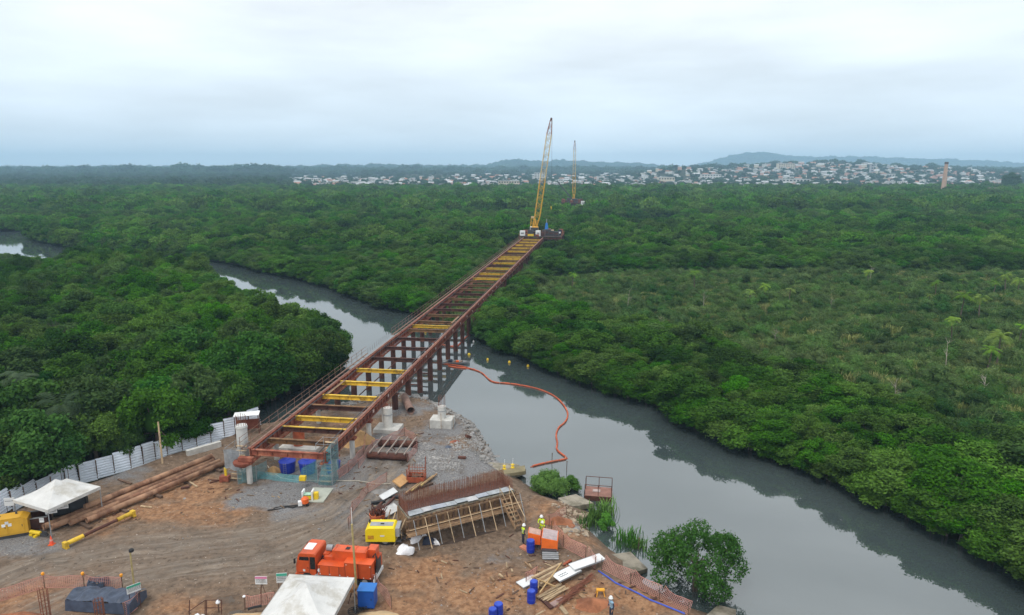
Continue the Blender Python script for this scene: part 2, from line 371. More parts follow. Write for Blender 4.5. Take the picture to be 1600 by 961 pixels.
site = mixc(rng_(mth('ADD', s1.outputs[1], mth('MULTIPLY', mth('SUBTRACT', n1, 0.5), 1.5)), 0.28, 0.72), site, pale)
gv = mixc(rng_(n3, 0.35, 0.65), (0.095, 0.093, 0.095), (0.27, 0.265, 0.265))
site = mixc(rng_(mth('ADD', s1.outputs[0], mth('MULTIPLY', mth('SUBTRACT', n1, 0.5), 1.6)), 0.30, 0.62), site, gv)
# wheel tracks: streaks that follow the haul road
cv = n.new('ShaderNodeCombineXYZ'); l.new(mth('ADD', mth('MULTIPLY', s2.outputs[1], 1.9), mth('MULTIPLY', n1, 2.2)), cv.inputs[0]); l.new(mth('MULTIPLY', s2.outputs[2], 0.13), cv.inputs[1])
st = noise(1.0, 6, 0.65, cv.outputs[0])
road = mixc(rng_(st, 0.36, 0.62), (0.105, 0.090, 0.077), (0.26, 0.212, 0.168))
n4 = noise(0.9, 6, 0.7)
site = mixc(mth('MULTIPLY', rng_(mth('ADD', s1.outputs[2], mth('MULTIPLY', mth('SUBTRACT', st, 0.5), 1.9)), 0.10, 1.0), rng_(n4, 0.3, 0.6, 0.35, 1.0)), site, road)
fleck = noise(5.0, 3, 0.5); site = mixc(rng_(fleck, 0.68, 0.72), site, (0.42, 0.36, 0.30))
fl2 = noise(3.1, 4, 0.6); site = mixc(rng_(fl2, 0.58, 0.70, 0, 0.75), site, (0.075, 0.052, 0.038))
site = mixc(mth('MULTIPLY', s2.outputs[0], 0.65), site, (0.10, 0.075, 0.05))
forest = mixc(rng_(n1, 0.35, 0.65), (0.020, 0.022, 0.010), (0.035, 0.045, 0.015))
pn = noise(0.33, 5, 0.55); pud = mth('MULTIPLY', rng_(pn, 0.655, 0.675), mth('MULTIPLY', a1.outputs[1], mth('SUBTRACT', 1.0, rng_(s1.outputs[1], 0.2, 0.6))))
site = mixc(rng_(pn, 0.56, 0.66, 0, 0.55), site, (0.085, 0.062, 0.046)); site = mixc(pud, site, (0.075, 0.062, 0.050))
l.new(rng_(pud, 0, 1, 0.95, 0.12), b.inputs['Roughness']); l.new(rng_(pud, 0, 1, 0.2, 0.5), b.inputs['Specular IOR Level'])
fin = mixc(a1.outputs[1], forest, site); l.new(fin, b.inputs['Base Color'])
bp = n.new('ShaderNodeBump'); bp.inputs['Strength'].default_value = 0.9; bp.inputs['Distance'].default_value = 0.12
l.new(mth('ADD', mth('ADD', n2, mth('MULTIPLY', n3, 0.4)), mth('MULTIPLY', mth('MULTIPLY', st, s1.outputs[2]), 1.2)), bp.inputs['Height']); l.new(bp.outputs[0], b.inputs['Normal'])
me.materials.append(m)
ground = link('ground', me, kind='structure'); ground['label'] = 'bare orange and grey earth of the site running into dark forest floor'

# ---------------------------------------------------------------- river
wm = bpy.data.materials.new('river_water'); wm.use_nodes = True; t = wm.node_tree; n = t.nodes; l = t.links
b = n['Principled BSDF']; b.inputs['Roughness'].default_value = 0.02; b.inputs['IOR'].default_value = 2.6
geo = n.new('ShaderNodeNewGeometry')
w1 = noise(0.05, 3, 0.5); ws = noise(0.08, 5, 0.6); l.new(rng_(ws, 0.45, 0.7, 0.015, 0.085), b.inputs['Roughness']); wc = mixc(rng_(w1, 0.3, 0.7), (0.044, 0.060, 0.062), (0.058, 0.075, 0.076)); l.new(wc, b.inputs['Base Color'])
w2 = noise(0.9, 4, 0.55); w3 = noise(0.12, 2, 0.5)
bp = n.new('ShaderNodeBump'); bp.inputs['Strength'].default_value = 0.035; bp.inputs['Distance'].default_value = 0.12
l.new(mth('MULTIPLY', w2, rng_(w3, 0.35, 0.7, 0.15, 1)), bp.inputs['Height']); l.new(bp.outputs[0], b.inputs['Normal'])
q = MB(); q.add([(-720, 5, 0), (110, 5, 0), (110, 420, 0), (-720, 420, 0)], [(0, 1, 2, 3)])
river = q.build('river_water', wm, kind='structure'); river['label'] = 'calm grey river reflecting the cloudy sky'
# ================================================================ foliage
def leafmat(name, dark_, light, spread=0.5, tr=0.22, patch=0.018):
    m = bpy.data.materials.new(name); m.use_nodes = True; t = m.node_tree; n = t.nodes; l = t.links
    b = n['Principled BSDF']; b.inputs['Roughness'].default_value = 0.7; b.inputs['Specular IOR Level'].default_value = 0.06
    at = n.new('ShaderNodeAttribute'); at.attribute_name = 'tint'
    oi = n.new('ShaderNodeObjectInfo')
    nz = n.new('ShaderNodeTexNoise'); nz.inputs['Scale'].default_value = patch; nz.inputs['Detail'].default_value = 4; l.new(oi.outputs['Location'], nz.inputs['Vector'])
    def mth(op, a, b_):
        z = n.new('ShaderNodeMath'); z.operation = op
        for i, q in enumerate((a, b_)):
            if isinstance(q, (int, float)): z.inputs[i].default_value = q
            else: l.new(q, z.inputs[i])
        return z.outputs[0]
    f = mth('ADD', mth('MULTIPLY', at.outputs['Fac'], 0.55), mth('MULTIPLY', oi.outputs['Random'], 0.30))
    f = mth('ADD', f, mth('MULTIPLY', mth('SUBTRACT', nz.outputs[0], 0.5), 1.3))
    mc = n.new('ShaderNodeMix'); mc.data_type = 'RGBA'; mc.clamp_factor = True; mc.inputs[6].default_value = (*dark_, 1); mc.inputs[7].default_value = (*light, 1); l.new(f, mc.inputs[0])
    hv = n.new('ShaderNodeHueSaturation'); l.new(mc.outputs[2], hv.inputs['Color'])
    r2 = mth('FRACT', mth('MULTIPLY', oi.outputs['Random'], 7.31), 0)
    hh = n.new('ShaderNodeMapRange'); hh.inputs[3].default_value = 0.486; hh.inputs[4].default_value = 0.522; l.new(r2, hh.inputs[0]); l.new(hh.outputs[0], hv.inputs['Hue'])
    r3 = mth('FRACT', mth('MULTIPLY', oi.outputs['Random'], 23.7), 0)
    hs = n.new('ShaderNodeMapRange'); hs.inputs[3].default_value = 0.68; hs.inputs[4].default_value = 1.35; l.new(r3, hs.inputs[0]); l.new(hs.outputs[0], hv.inputs['Value'])
    hs2 = n.new('ShaderNodeMapRange'); hs2.inputs[3].default_value = 0.86; hs2.inputs[4].default_value = 1.05; l.new(r2, hs2.inputs[0]); l.new(hs2.outputs[0], hv.inputs['Saturation'])
    l.new(hv.outputs[0], b.inputs['Base Color'])
    tb = n.new('ShaderNodeBsdfTranslucent'); l.new(hv.outputs[0], tb.inputs[0])
    ms = n.new('ShaderNodeMixShader'); ms.inputs[0].default_value = tr; l.new(b.outputs[0], ms.inputs[1]); l.new(tb.outputs[0], ms.inputs[2])
    l.new(ms.outputs[0], n['Material Output'].inputs[0]); return m
LM = leafmat('mangrove_leaf', (0.008, 0.036, 0.003), (0.105, 0.250, 0.012))
LB = leafmat('broadleaf_leaf', (0.020, 0.075, 0.012), (0.095, 0.200, 0.030))
LS = leafmat('marsh_leaf', (0.030, 0.082, 0.018), (0.155, 0.240, 0.058), patch=0.045)
LY = leafmat('yellow_palm_leaf', (0.08, 0.16, 0.015), (0.20, 0.30, 0.03))
LP = leafmat('grey_palm_leaf', (0.045, 0.085, 0.04), (0.10, 0.15, 0.07))
LR = leafmat('reed_leaf', (0.09, 0.13, 0.03), (0.30, 0.30, 0.10), patch=0.06)
LBU = leafmat('bush_leaf', (0.045, 0.14, 0.015), (0.11, 0.27, 0.03))
LD = leafmat('woodland_leaf', (0.022, 0.055, 0.018), (0.050, 0.095, 0.032), patch=0.006)
LT = mat('dry_twigs', (0.055, 0.045, 0.04), 0.9, 0.3, 3)
bark = mat('bark', (0.13, 0.10, 0.08), 0.95, 0.3, 3, objvar=0.3)

def leaf_mesh(name, pos, nrm, size, aspect, tint, material, rng, extra=None):
    """many small leaf faces: a diamond per leaf, lying across nrm"""
    n_ = len(pos)
    r = rng.normal(size=(n_, 3)); x = np.cross(nrm, r); x /= np.linalg.norm(x, axis=1)[:, None]+1e-9
    y = np.cross(nrm, x)
    s = size[:, None]
    v = np.empty((n_, 4, 3)); v[:, 0] = pos-x*s*0.5; v[:, 1] = pos-y*s*aspect*0.5+x*s*0.05+nrm*s*0.06; v[:, 2] = pos+x*s*0.5-nrm*s*0.12; v[:, 3] = pos+y*s*aspect*0.5+x*s*0.05+nrm*s*0.06
    V = v.reshape(-1, 3); F = np.arange(n_*4).reshape(-1, 4); T = np.repeat(tint, 4)
    if extra is not None:
        ev, ef, et = extra; k = len(V); V = np.vstack([V, ev]); T = np.concatenate([T, np.full(len(ev), et)])
    me = bpy.data.meshes.new(name); nl = len(F)*4 + (len(ef)*3 if extra is not None else 0)
    me.vertices.add(len(V)); me.vertices.foreach_set('co', V.ravel())
    li = F.ravel(); ls = np.arange(len(F))*4
    if extra is not None:
        li = np.concatenate([li, (np.array(ef)+k).ravel()]); ls = np.concatenate([ls, len(F)*4+np.arange(len(ef))*3])
    me.loops.add(len(li)); me.loops.foreach_set('vertex_index', li); me.polygons.add(len(ls)); me.polygons.foreach_set('loop_start', ls)
    at = me.attributes.new('tint', 'FLOAT', 'POINT'); at.data.foreach_set('value', T.astype(np.float32))
    me.materials.append(material); me.update(); return me
bm = bmesh.new(); bmesh.ops.create_icosphere(bm, subdivisions=2, radius=1); ICO_V = np.array([p.co[:] for p in bm.verts]); ICO_F = [[p.index for p in f.verts] for f in bm.faces]; bm.free()
def crown(name, seed, rx, zc, rzz, npuff, nleaf, ls, material, low=-0.45, pr=(0.30, 0.46), core=0.80, aspect=0.55):
    rng = np.random.default_rng(seed)
    C = []; RR = []
    tries = 0
    while len(C) < npuff and tries < 4000:
        tries += 1
        d = rng.normal(size=3); d /= np.linalg.norm(d)
        if d[2] < low: continue
        rad = rng.uniform(*pr)*rx
        c = np.array([d[0]*(rx-rad*0.7), d[1]*(rx-rad*0.7), zc+d[2]*(rzz-rad*0.6)])*np.array([1, 1, 1])
        c[:2] *= rng.uniform(0.75, 1.08); c[2] += rng.normal()*0.05*rzz
        if any(np.linalg.norm(c-q) < 0.55*rad for q in C): continue
        C.append(c); RR.append(rad)
    C.append(np.array([0, 0, zc])); RR.append(min(rx, rzz)*0.62)
    C = np.array(C); RR = np.array(RR)
    pos = []; nrm = []; tnt = []; ptint = rng.uniform(0.0, 0.55, len(C))
    while sum(len(p) for p in pos) < nleaf:
        k = rng.choice(len(C)-1, size=nleaf, p=RR[:-1]**2/np.sum(RR[:-1]**2))
        d = rng.normal(size=(nleaf, 3)); d /= np.linalg.norm(d, axis=1)[:, None]
        # lumps on lumps: leaves sit in sprays, not on a smooth ball
        bumpy = 1+0.22*np.sin(d[:, 0]*7+k*1.7)*np.sin(d[:, 1]*6+k*0.6)*np.sin(d[:, 2]*7+k)
        rr = RR[k]*bumpy*np.clip(rng.normal(0.96, 0.20, nleaf), 0.55, 1.45)
        p = C[k]+d*rr[:, None]*np.array([1, 1, 0.85])
        ok = (d[:, 2] > -0.65) & (p[:, 2] > 0.25)
        for c, r_ in zip(C, RR): ok &= np.linalg.norm(p-c, axis=1) > r_*0.68
        p = p[ok]; d = d[ok]; kk = k[ok]
        nn = d*0.65+rng.normal(size=d.shape)*0.65+np.array([0, 0, 0.30]); nn /= np.linalg.norm(nn, axis=1)[:, None]
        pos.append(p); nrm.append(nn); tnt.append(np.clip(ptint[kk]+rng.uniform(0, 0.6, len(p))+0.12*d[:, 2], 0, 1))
    pos = np.vstack(pos)[:nleaf]; nrm = np.vstack(nrm)[:nleaf]; tnt = np.concatenate(tnt)[:nleaf]
    size = rng.uniform(0.6, 1.35, nleaf)*ls
    ev = []; ef = []
    if core:
        for c, r_ in zip(C, RR):
            v = ICO_V*(1+0.10*np.sin(ICO_V[:, :1]*5+c[0])*np.sin(ICO_V[:, 1:2]*6+c[1]))*r_*core*np.array([1, 1, 0.85])+c
            ef += [[i+len(ev)*len(ICO_V) for i in f] for f in ICO_F]; ev.append(v)
        ex = (np.vstack(ev), ef, 0.05)  # low tint paints the inner cores dark, as shade deep between the leaves
    else: ex = None
    return leaf_mesh(name, pos, nrm, size, aspect, tnt, material, rng, ex), C
def trunk_mesh(name, seed, h, r, C, stems=3, limbs=7):
    rng = random.Random(seed); q = MB()
    for k in range(stems):
        a = 2*math.pi*k/stems+rng.random(); b0 = Vector((math.cos(a)*r*2.2, math.sin(a)*r*2.2, -0.6)); m1 = Vector((math.cos(a)*r*1.0, math.sin(a)*r*1.0, h*0.4)); t1 = Vector((math.cos(a)*h*0.13, math.sin(a)*h*0.13, h*0.85))
        q.tube(b0, m1, r, r*0.75, 6, caps=False); q.tube(m1, t1, r*0.75, r*0.3, 6)
    for c in C[:limbs]:
        a = Vector((0, 0, h*rng.uniform(0.3, 0.6))); q.tube(a, Vector(c), r*0.42, r*0.12, 5)
    return q.mesh(name, bark)

PROTO = []
for i in range(6):
    rx = [3.1, 3.6, 2.7, 3.3, 2.9, 3.8][i]; h = [6.6, 7.2, 6.0, 7.8, 6.9, 6.3][i]
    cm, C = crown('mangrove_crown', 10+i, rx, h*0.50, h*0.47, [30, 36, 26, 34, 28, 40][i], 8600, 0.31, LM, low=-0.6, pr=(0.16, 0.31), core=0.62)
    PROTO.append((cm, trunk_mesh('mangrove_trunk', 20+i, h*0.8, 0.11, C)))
BPROTO = []
for i in range(3):
    rx = [3.0, 3.8, 3.3][i]; h = [7.2, 8.2, 6.4][i]
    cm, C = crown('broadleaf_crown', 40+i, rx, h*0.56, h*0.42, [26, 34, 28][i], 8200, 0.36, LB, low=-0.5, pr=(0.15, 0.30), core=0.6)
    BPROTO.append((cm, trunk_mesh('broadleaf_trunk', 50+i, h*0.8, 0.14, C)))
MID = []
for i in range(5):
    cm, C = crown('mid_crown', 60+i, 3.6, 2.9, 2.9, 20, 1900, 0.60, LM, low=-0.5, pr=(0.2, 0.34)); MID.append(cm)
FAR = []
for i in range(4):
    cm, C = crown('far_crown', 70+i, 5.0, 3.6, 3.4, 13, 800, 1.25, LM, low=-0.3); FAR.append(cm)
WOOD = []
for i in range(4):
    cm, C = crown('wood_crown', 80+i, 9.0, 5.0, 5.5, 14, 420, 2.6, LD, low=-0.2); WOOD.append(cm)

# ---- where trees stand
MARSH = np.array([(0, 158), (9, 196), (30, 208), (90, 212), (170, 208), (260, 200), (160, 90), (78, 56), (62, 62), (53, 74), (47, 86), (41, 100), (35, 110), (28, 118), (19, 127), (10, 140)], float)
CLEAR = np.array([(44, 376), (86, 370), (108, 440), (52, 432)], float)
BR0 = Vector((-22.1, 62.9)); BRA = -math.atan(0.1432)           # the pier's near end and heading
def bridge_local(P):
    ca, sa = math.cos(BRA), math.sin(BRA); d = P-np.array(BR0[:])
    return np.stack([d[:, 0]*ca+d[:, 1]*sa, -d[:, 0]*sa+d[:, 1]*ca], 1)
def scatter(y0, y1, sp, jit=0.42, half=0.86, xpad=14):
    pts = []
    y = y0
    row = 0
    while y < y1:
        w = y*half+xpad; nxx = int(2*w/sp); x = -w+(np.arange(nxx)+0.5*(row % 2))*sp
        pts.append(np.stack([x, np.full(nxx, y)], 1)); y += sp*0.88; row += 1
    P = np.vstack(pts); return P+RNG.uniform(-jit, jit, P.shape)*sp
def keep_tree(P, edge=0.8):
    d = shore(P); k = d > edge
    k &= ~inside(P, MARSH); k &= ~inside(P, CLEAR)
    s = sdist(P, SITE); k &= s > 2.7
    bl = bridge_local(P)
    k &= ~((bl[:, 0] > -8.2) & (bl[:, 0] < 7.5) & (bl[:, 1] > -5) & (bl[:, 1] < 240))
    k &= ~((np.abs(bl[:, 0]-3) < 14) & (np.abs(bl[:, 1]-216) < 22)); k &= ~((np.abs(bl[:, 0]) < 15) & (np.abs(bl[:, 1]-480) < 55))
    return k
near = scatter(38, 250, 3.35); near = near[keep_tree(near)]
# a continuous fringe along the banks
fr = []
for poly in (RIVER, CREEK):
    B = np.roll(poly, -1, 0)
    for a, b_ in zip(poly, B):
        ln = np.linalg.norm(b_-a); 
        if ln > 120 or ln < 0.1: continue
        nrm_ = np.array([-(b_-a)[1], (b_-a)[0]])/ln
        for t_ in np.arange(0.2, ln, 2.6):
            p = a+(b_-a)*t_/ln
            for sg in (-1, 1): fr.append(p+nrm_*sg*RNG.uniform(0.5, 1.5))
fr = np.array(fr); fr = fr[(shore(fr) > 0.3) & keep_tree(fr, 0.3)]
near = np.vstack([near, fr[fr[:, 1] < 250]])
mid = scatter(250, 470, 4.7); mid = mid[keep_tree(mid)]; mid = np.vstack([mid, fr[fr[:, 1] >= 250]])
far = scatter(470, 1020, 7.6, xpad=30); far = far[keep_tree(far)]
def town_mask(P):
    x, y = P[:, 0], P[:, 1]; u = x/y
    return (y > 930+60*np.sin(x*0.01)) & (u > -0.32) & (y < 2700)
wl = scatter(1000, 2200, 15, xpad=60); t_ = town_mask(wl); wtown = lambda P: np.where(town_mask(P), 0.62, 1.0)[:, None]; wl = wl[~t_ | (RNG.random(len(wl)) < 0.34)]
wf = scatter(2200, 7100, 40, half=0.80, xpad=100); t_ = town_mask(wf); wf = wf[~t_ | (RNG.random(len(wf)) < 0.45)]
def frange(P, half=0.80, pad=10): return np.abs(P[:, 0]) < P[:, 1]*half+pad

# ---- the 300 trees that show largest are trees of their own
order = np.argsort(near[:, 1]+np.abs(near[:, 0])*0.05)
vis = np.abs(near[:, 0]) < near[:, 1]*0.775+2.5
order = order[vis[order]]
indiv = set(order[:285].tolist())
prototypes = {}
def plant(kind, x, y, scl, rz, label, group, pr, cat='tree', names=('crown', 'trunk'), zoff=0.0):
    t = thing(kind, label, cat, (x, y, max(hz(x, y), -0.1)+zoff), rz, group); t.scale = scl
    link(names[0], pr[0], t); link(names[1], pr[1], t)
    return t
bridgex = lambda y: BR0.x+(y-62)*0.1432
for k in sorted(indiv):
    x, y = near[k]; s = RNG.choice((RNG.uniform(0.6, 0.85), RNG.uniform(0.8, 1.1), RNG.uniform(1.0, 1.38)), p=(.3, .45, .25)); sz = (0.45+0.55*s)*RNG.uniform(0.85, 1.15)
    left = x < bridgex(y)
    sd_ = sdist(np.array([[x, y]]), SITE)[0]; wd = shore(np.array([[x, y]]))[0]
    if left and y < 95 and sd_ < 14:
        s *= 1.08; sz *= 1.0
        pr = BPROTO[RNG.integers(3)] if RNG.random() < 0.5 else PROTO[RNG.integers(6)]
        lab, grp = 'leafy green tree in the dense stand behind the corrugated sheet fence', 'trees behind the sheet fence'
    elif left:
        pr = PROTO[RNG.integers(6)] if RNG.random() < 0.85 else BPROTO[RNG.integers(3)]; sz *= 0.95
        lab, grp = 'round dark green mangrove in the thicket left of the steel trestle', 'mangroves left of the trestle'
    else:
        pr = PROTO[RNG.integers(6)]
        if wd < 5: lab, grp = 'mangrove with foliage hanging to the water on the far right bank', 'mangroves lining the right bank'
        else: lab, grp = 'mangrove crown standing back from the water on the right bank', 'mangroves behind the right bank fringe'
        s *= 0.95; sz *= 0.59
    plant('mangrove_tree' if pr in PROTO else 'broadleaf_tree', x, y, (s, s*RNG.uniform(0.9, 1.1), sz), RNG.uniform(0, 6.28), lab, grp, pr)

# ---- the rest reads as one mass
def forest(name, P, protos, scl, label, cat='forest', group=None):
    """one object: a point for every plant, the plants instanced on it"""
    me = bpy.data.meshes.new(name); Z = np.maximum(height(P), -0.1)
    me.vertices.add(len(P)); me.vertices.foreach_set('co', np.column_stack([P, Z]).astype(np.float32).ravel())
    for nm, tp, val in (('scl', 'FLOAT_VECTOR', scl), ('rotz', 'FLOAT', RNG.uniform(0, 6.28, len(P))), ('pick', 'INT', RNG.integers(0, len(protos), len(P)))):
        a = me.attributes.new(nm, tp, 'POINT'); a.data.foreach_set('vector' if tp == 'FLOAT_VECTOR' else 'value', np.asarray(val, np.int32 if tp == 'INT' else np.float32).ravel())
    me.update(); o = link(name, me, kind='stuff'); tag(o, label, cat)
    ng = bpy.data.node_groups.new(name, 'GeometryNodeTree'); n = ng.nodes; l = ng.links
    ng.interface.new_socket('Geometry', in_out='INPUT', socket_type='NodeSocketGeometry'); ng.interface.new_socket('Geometry', in_out='OUTPUT', socket_type='NodeSocketGeometry')
    gi = n.new('NodeGroupInput'); go = n.new('NodeGroupOutput'); ip = n.new('GeometryNodeInstanceOnPoints'); jn = n.new('GeometryNodeJoinGeometry')
    for p in protos:
        po = bpy.data.objects.new(name+'_plant', p); oi = n.new('GeometryNodeObjectInfo'); oi.inputs['Object'].default_value = po; oi.inputs['As Instance'].default_value = True
        l.new(oi.outputs['Geometry'], jn.inputs[0])
    def attr(nm, tp):
        a = n.new('GeometryNodeInputNamedAttribute'); a.data_type = tp; a.inputs['Name'].default_value = nm; return a.outputs[0]
    l.new(gi.outputs[0], ip.inputs['Points']); l.new(jn.outputs[0], ip.inputs['Instance']); ip.inputs['Pick Instance'].default_value = True
    l.new(attr('pick', 'INT'), ip.inputs['Instance Index']); l.new(attr('scl', 'FLOAT_VECTOR'), ip.inputs['Scale'])
    cx = n.new('ShaderNodeCombineXYZ'); l.new(attr('rotz', 'FLOAT'), cx.inputs[2]); l.new(cx.outputs[0], ip.inputs['Rotation'])
    l.new(ip.outputs[0], go.inputs[0])
    md = o.modifiers.new('plants', 'NODES'); md.node_group = ng
    return o
PEN = np.array([(-400, 20), (-400, 262), (-230, 258), (-176.8, 234), (-148.7, 214), (-136.7, 216), (-120.6, 212), (-90.2, 190), (-58, 147), (-47.5, 134.5), (-38.5, 127), (-32, 117.5), (-28, 107), (-30.5, 97), (-35, 87), (-46, 55), (-58, 40)], float)
def scales(n_, lo, hi, zl, zh):
    s = RNG.triangular(lo*0.8, (lo+hi)/2*0.95, hi*1.15, n_); return np.column_stack([s, s*RNG.uniform(0.9, 1.1, n_), s*RNG.uniform(zl, zh, n_)])
rest = np.array([near[k] for k in range(len(near)) if k not in indiv])
rest = rest[np.abs(rest[:, 0]) < rest[:, 1]*0.86+14]
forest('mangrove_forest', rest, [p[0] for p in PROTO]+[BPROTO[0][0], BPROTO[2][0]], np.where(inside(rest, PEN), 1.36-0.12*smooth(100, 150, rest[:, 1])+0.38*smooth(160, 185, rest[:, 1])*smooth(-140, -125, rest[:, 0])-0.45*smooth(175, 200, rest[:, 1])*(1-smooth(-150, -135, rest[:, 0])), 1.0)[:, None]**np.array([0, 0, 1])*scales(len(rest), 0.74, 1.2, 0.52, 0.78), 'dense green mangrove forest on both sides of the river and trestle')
forest('mangrove_plain', mid, MID, scales(len(mid), 0.65, 1.4, 0.62, 1.0), 'green mangrove plain around and beyond the near crane')
forest('distant_mangroves', far, FAR, scales(len(far), 0.8, 1.35, 0.7, 1.25), 'flat bluish green mangroves in front of the town')
forest('distant_woodland', np.vstack([wl, wf]), WOOD, np.vstack([scales(len(wl), 0.55, 1.2, 0.75, 1.3)*wtown(wl), scales(len(wf), 1.8, 3.4, 0.55, 0.9)*wtown(wf)]), 'hazy blue woods and wooded hills behind and among the town houses')

# ---- marsh
def shrub(name, seed, r, h, nleaf, ls, material, aspect):
    cm, C = crown(name, seed, r, h*0.5, h*0.5, 6, nleaf, ls, material, low=-0.4, pr=(0.35, 0.6), core=0.7, aspect=aspect); return cm
def blades(name, seed, nb, rad, h, w, material):
    rng = np.random.default_rng(seed); V = []; F = []; T = []
    for k in range(nb):
        a = rng.uniform(0, 6.28); p = np.array([rng.normal()*rad*0.5, rng.normal()*rad*0.5, -0.1]); hh = h*rng.uniform(0.6, 1.15); ln = rng.uniform(0.1, 0.55)
        d = np.array([math.cos(a), math.sin(a), 0]); sx = np.array([-d[1], d[0], 0])*w
        m_ = p+d*ln*hh*0.4+np.array([0, 0, hh*0.65]); e_ = p+d*ln*hh+np.array([0, 0, hh*(1-0.35*ln)])
        b0 = len(V); V += [p-sx*.6, p+sx*.6, m_+sx, m_-sx, e_]; F += [(b0, b0+1, b0+2, b0+3), (b0+3, b0+2, b0+4)]; T += [rng.uniform(0, 1)]*5
    me = bpy.data.meshes.new(name); me.from_pydata([tuple(p) for p in V], [], F); at = me.attributes.new('tint', 'FLOAT', 'POINT'); at.data.foreach_set('value', T); me.materials.append(material); me.update(); return me
SHR = [shrub('marsh_shrub', 90+i, [1.3, 1.0, 1.6][i], [1.7, 1.3, 2.1][i], 620, 0.26, LS, 0.4) for i in range(3)]
TUF = [blades('marsh_tuft', 95+i, 90, 0.9, [1.5, 1.9][i], 0.05, [LR, LS][i]) for i in range(2)]
mp_ = scatter(50, 215, 1.45, half=0.9); mp_ = mp_[inside(mp_, MARSH) & (np.abs(mp_[:, 0]) < mp_[:, 1]*0.84+8)]
forest('marsh_undergrowth', mp_, SHR+[TUF[0]]+TUF, scales(len(mp_), 0.6, 1.25, 0.7, 1.2), 'low greyish green shrubs and reeds covering the marsh on the right', 'undergrowth')
gp_ = scatter(368, 442, 2.4); gp_ = gp_[inside(gp_, CLEAR)]
forest('clearing_grass', gp_, [TUF[0]], scales(len(gp_), 1.0, 1.5, 0.4, 0.6), 'pale grass of the small clearing right of the near crane', 'grass')
# under the trestle: low scrub where the trees were cut
up = scatter(120, 330, 2.0); bl = bridge_local(up); up = up[(bl[:, 0] > -8.6) & (bl[:, 0] < 7.5) & (shore(up) > 0.3)]
forest('trestle_undergrowth', up, SHR+TUF, scales(len(up), 0.7, 1.4, 0.7, 1.1), 'green scrub growing under the steel trestle', 'undergrowth')

# ---- palms in the marsh
def palm_parts(seed, h, fr_n, fl, material, nm):
    rng = random.Random(seed); q = MB(); 
    pts = [Vector((0.12*math.sin(k*0.9), 0.1*math.cos(k*0.7), h*k/6-0.3)) for k in range(7)]
    for a, b_ in zip(pts[:-1], pts[1:]): q.tube(a, b_, 0.14-0.05*a.z/h, 0.14-0.05*b_.z/h, 7, caps=False)
    tm = q.mesh(nm+'_trunk', bark); top = pts[-1]
    V = []; F = []; T = []
    for k in range(fr_n):
        a = 2*math.pi*k/fr_n+rng.uniform(-.25, .25); el = rng.uniform(0.2, 1.4); L_ = fl*rng.uniform(0.8, 1.1)
        d = Vector((math.cos(a), math.sin(a), 0)); sp = []
        for j in range(9):
            u = j/8; sp.append(top+d*L_*u*math.cos(el*0.6)+Vector((0, 0, L_*(math.sin(el)*u*1.15-u*u*0.85))))
        tt = rng.uniform(0, 1)
        for j in range(8):
            m_ = (sp[j]+sp[j+1])/2; ax = (sp[j+1]-sp[j]).normalized(); side = Vector((-d.y, d.x, 0)); ll = fl*0.30*math.sin(math.pi*(j+1.2)/10)
            for sg in (-1, 1):
                for w in (0, 1):
                    o_ = sp[j].lerp(sp[j+1], 0.5*w); tip = o_+side*sg*ll+ax*ll*0.55+Vector((0, 0, -ll*0.35)); b0 = len(V)
                    V += [o_-ax*0.05, o_+ax*0.06, tip]; F.append((b0, b0+1, b0+2)); T += [min(1, max(0, tt+rng.uniform(-.3, .3)))]*3
    me = bpy.data.meshes.new(nm+'_fronds'); me.from_pydata([tuple(p) for p in V], [], F); at = me.attributes.new('tint', 'FLOAT', 'POINT'); at.data.foreach_set('value', T); me.materials.append(material); me.update()
    return me, tm
PA = [palm_parts(5+i, [6.0, 4.6, 5.4][i], [13, 11, 14][i], [2.0, 1.8, 2.3][i], LY, 'palm') for i in range(3)]
PB = [palm_parts(9, 5.0, 16, 2.6, LP, 'palm')]
for k, (px, py, i, s, lab) in enumerate([
    (1085, 437, 0, 1.0, 'yellow green palm alone at the back left of the marsh'), (1195, 449, 1, 1.1, 'taller of the two yellow palms left of the marsh centre'), (1172, 457, 1, .85, 'shorter of the two yellow palms left of the marsh centre'),
    (1235, 454, 1, .9, 'small bushy yellow palm right of the pair at the back of the marsh'), (1357, 434, 0, .9, 'slim palm at the dark tree line behind the marsh'), (1463, 443, 1, 1.0, 'small bright palm below the tree line right of centre'),
    (1452, 463, 1, .7, 'very low yellow palm in front of the small bright palm'), (1505, 470, 2, 1.1, 'broad bright yellow palm, left one of the touching pair'), (1532, 474, 2, 1.0, 'duller palm, right one of the touching pair'),
    (1488, 513, 0, .85, 'slender palm with a thin pale stem in the middle of the marsh'), (1562, 535, 2, 1.05, 'large drooping palm near the right edge of the marsh'), (1548, 548, 1, .95, 'bright smaller palm just left of the large drooping palm'),
    (1597, 512, 1, .9, 'palm cut by the right edge of the picture above the drooping palm'), (1505, 440, 1, .8, 'low yellow palm at the tree line left of the yellow clump'), (1572, 436, 2, 1.0, 'tallest palm of the yellow clump at the far right tree line'),
    (1592, 444, 2, .9, 'right palm of the yellow clump at the far right tree line'), (1555, 443, 1, .9, 'left palm of the yellow clump at the far right tree line'), (895, 430, 1, 1.0, 'small yellow palm beside the trestle where the marsh begins'),
    (1407, 460, 1, .7, 'very low palm among shrubs in the middle of the marsh')]):
    p = G(px, py, 4.6*s); plant('marsh_palm', p.x, p.y, (s, s, s), k*1.3, lab, 'palms in the marsh', PA[i], 'palm', ('fronds', 'trunk'))
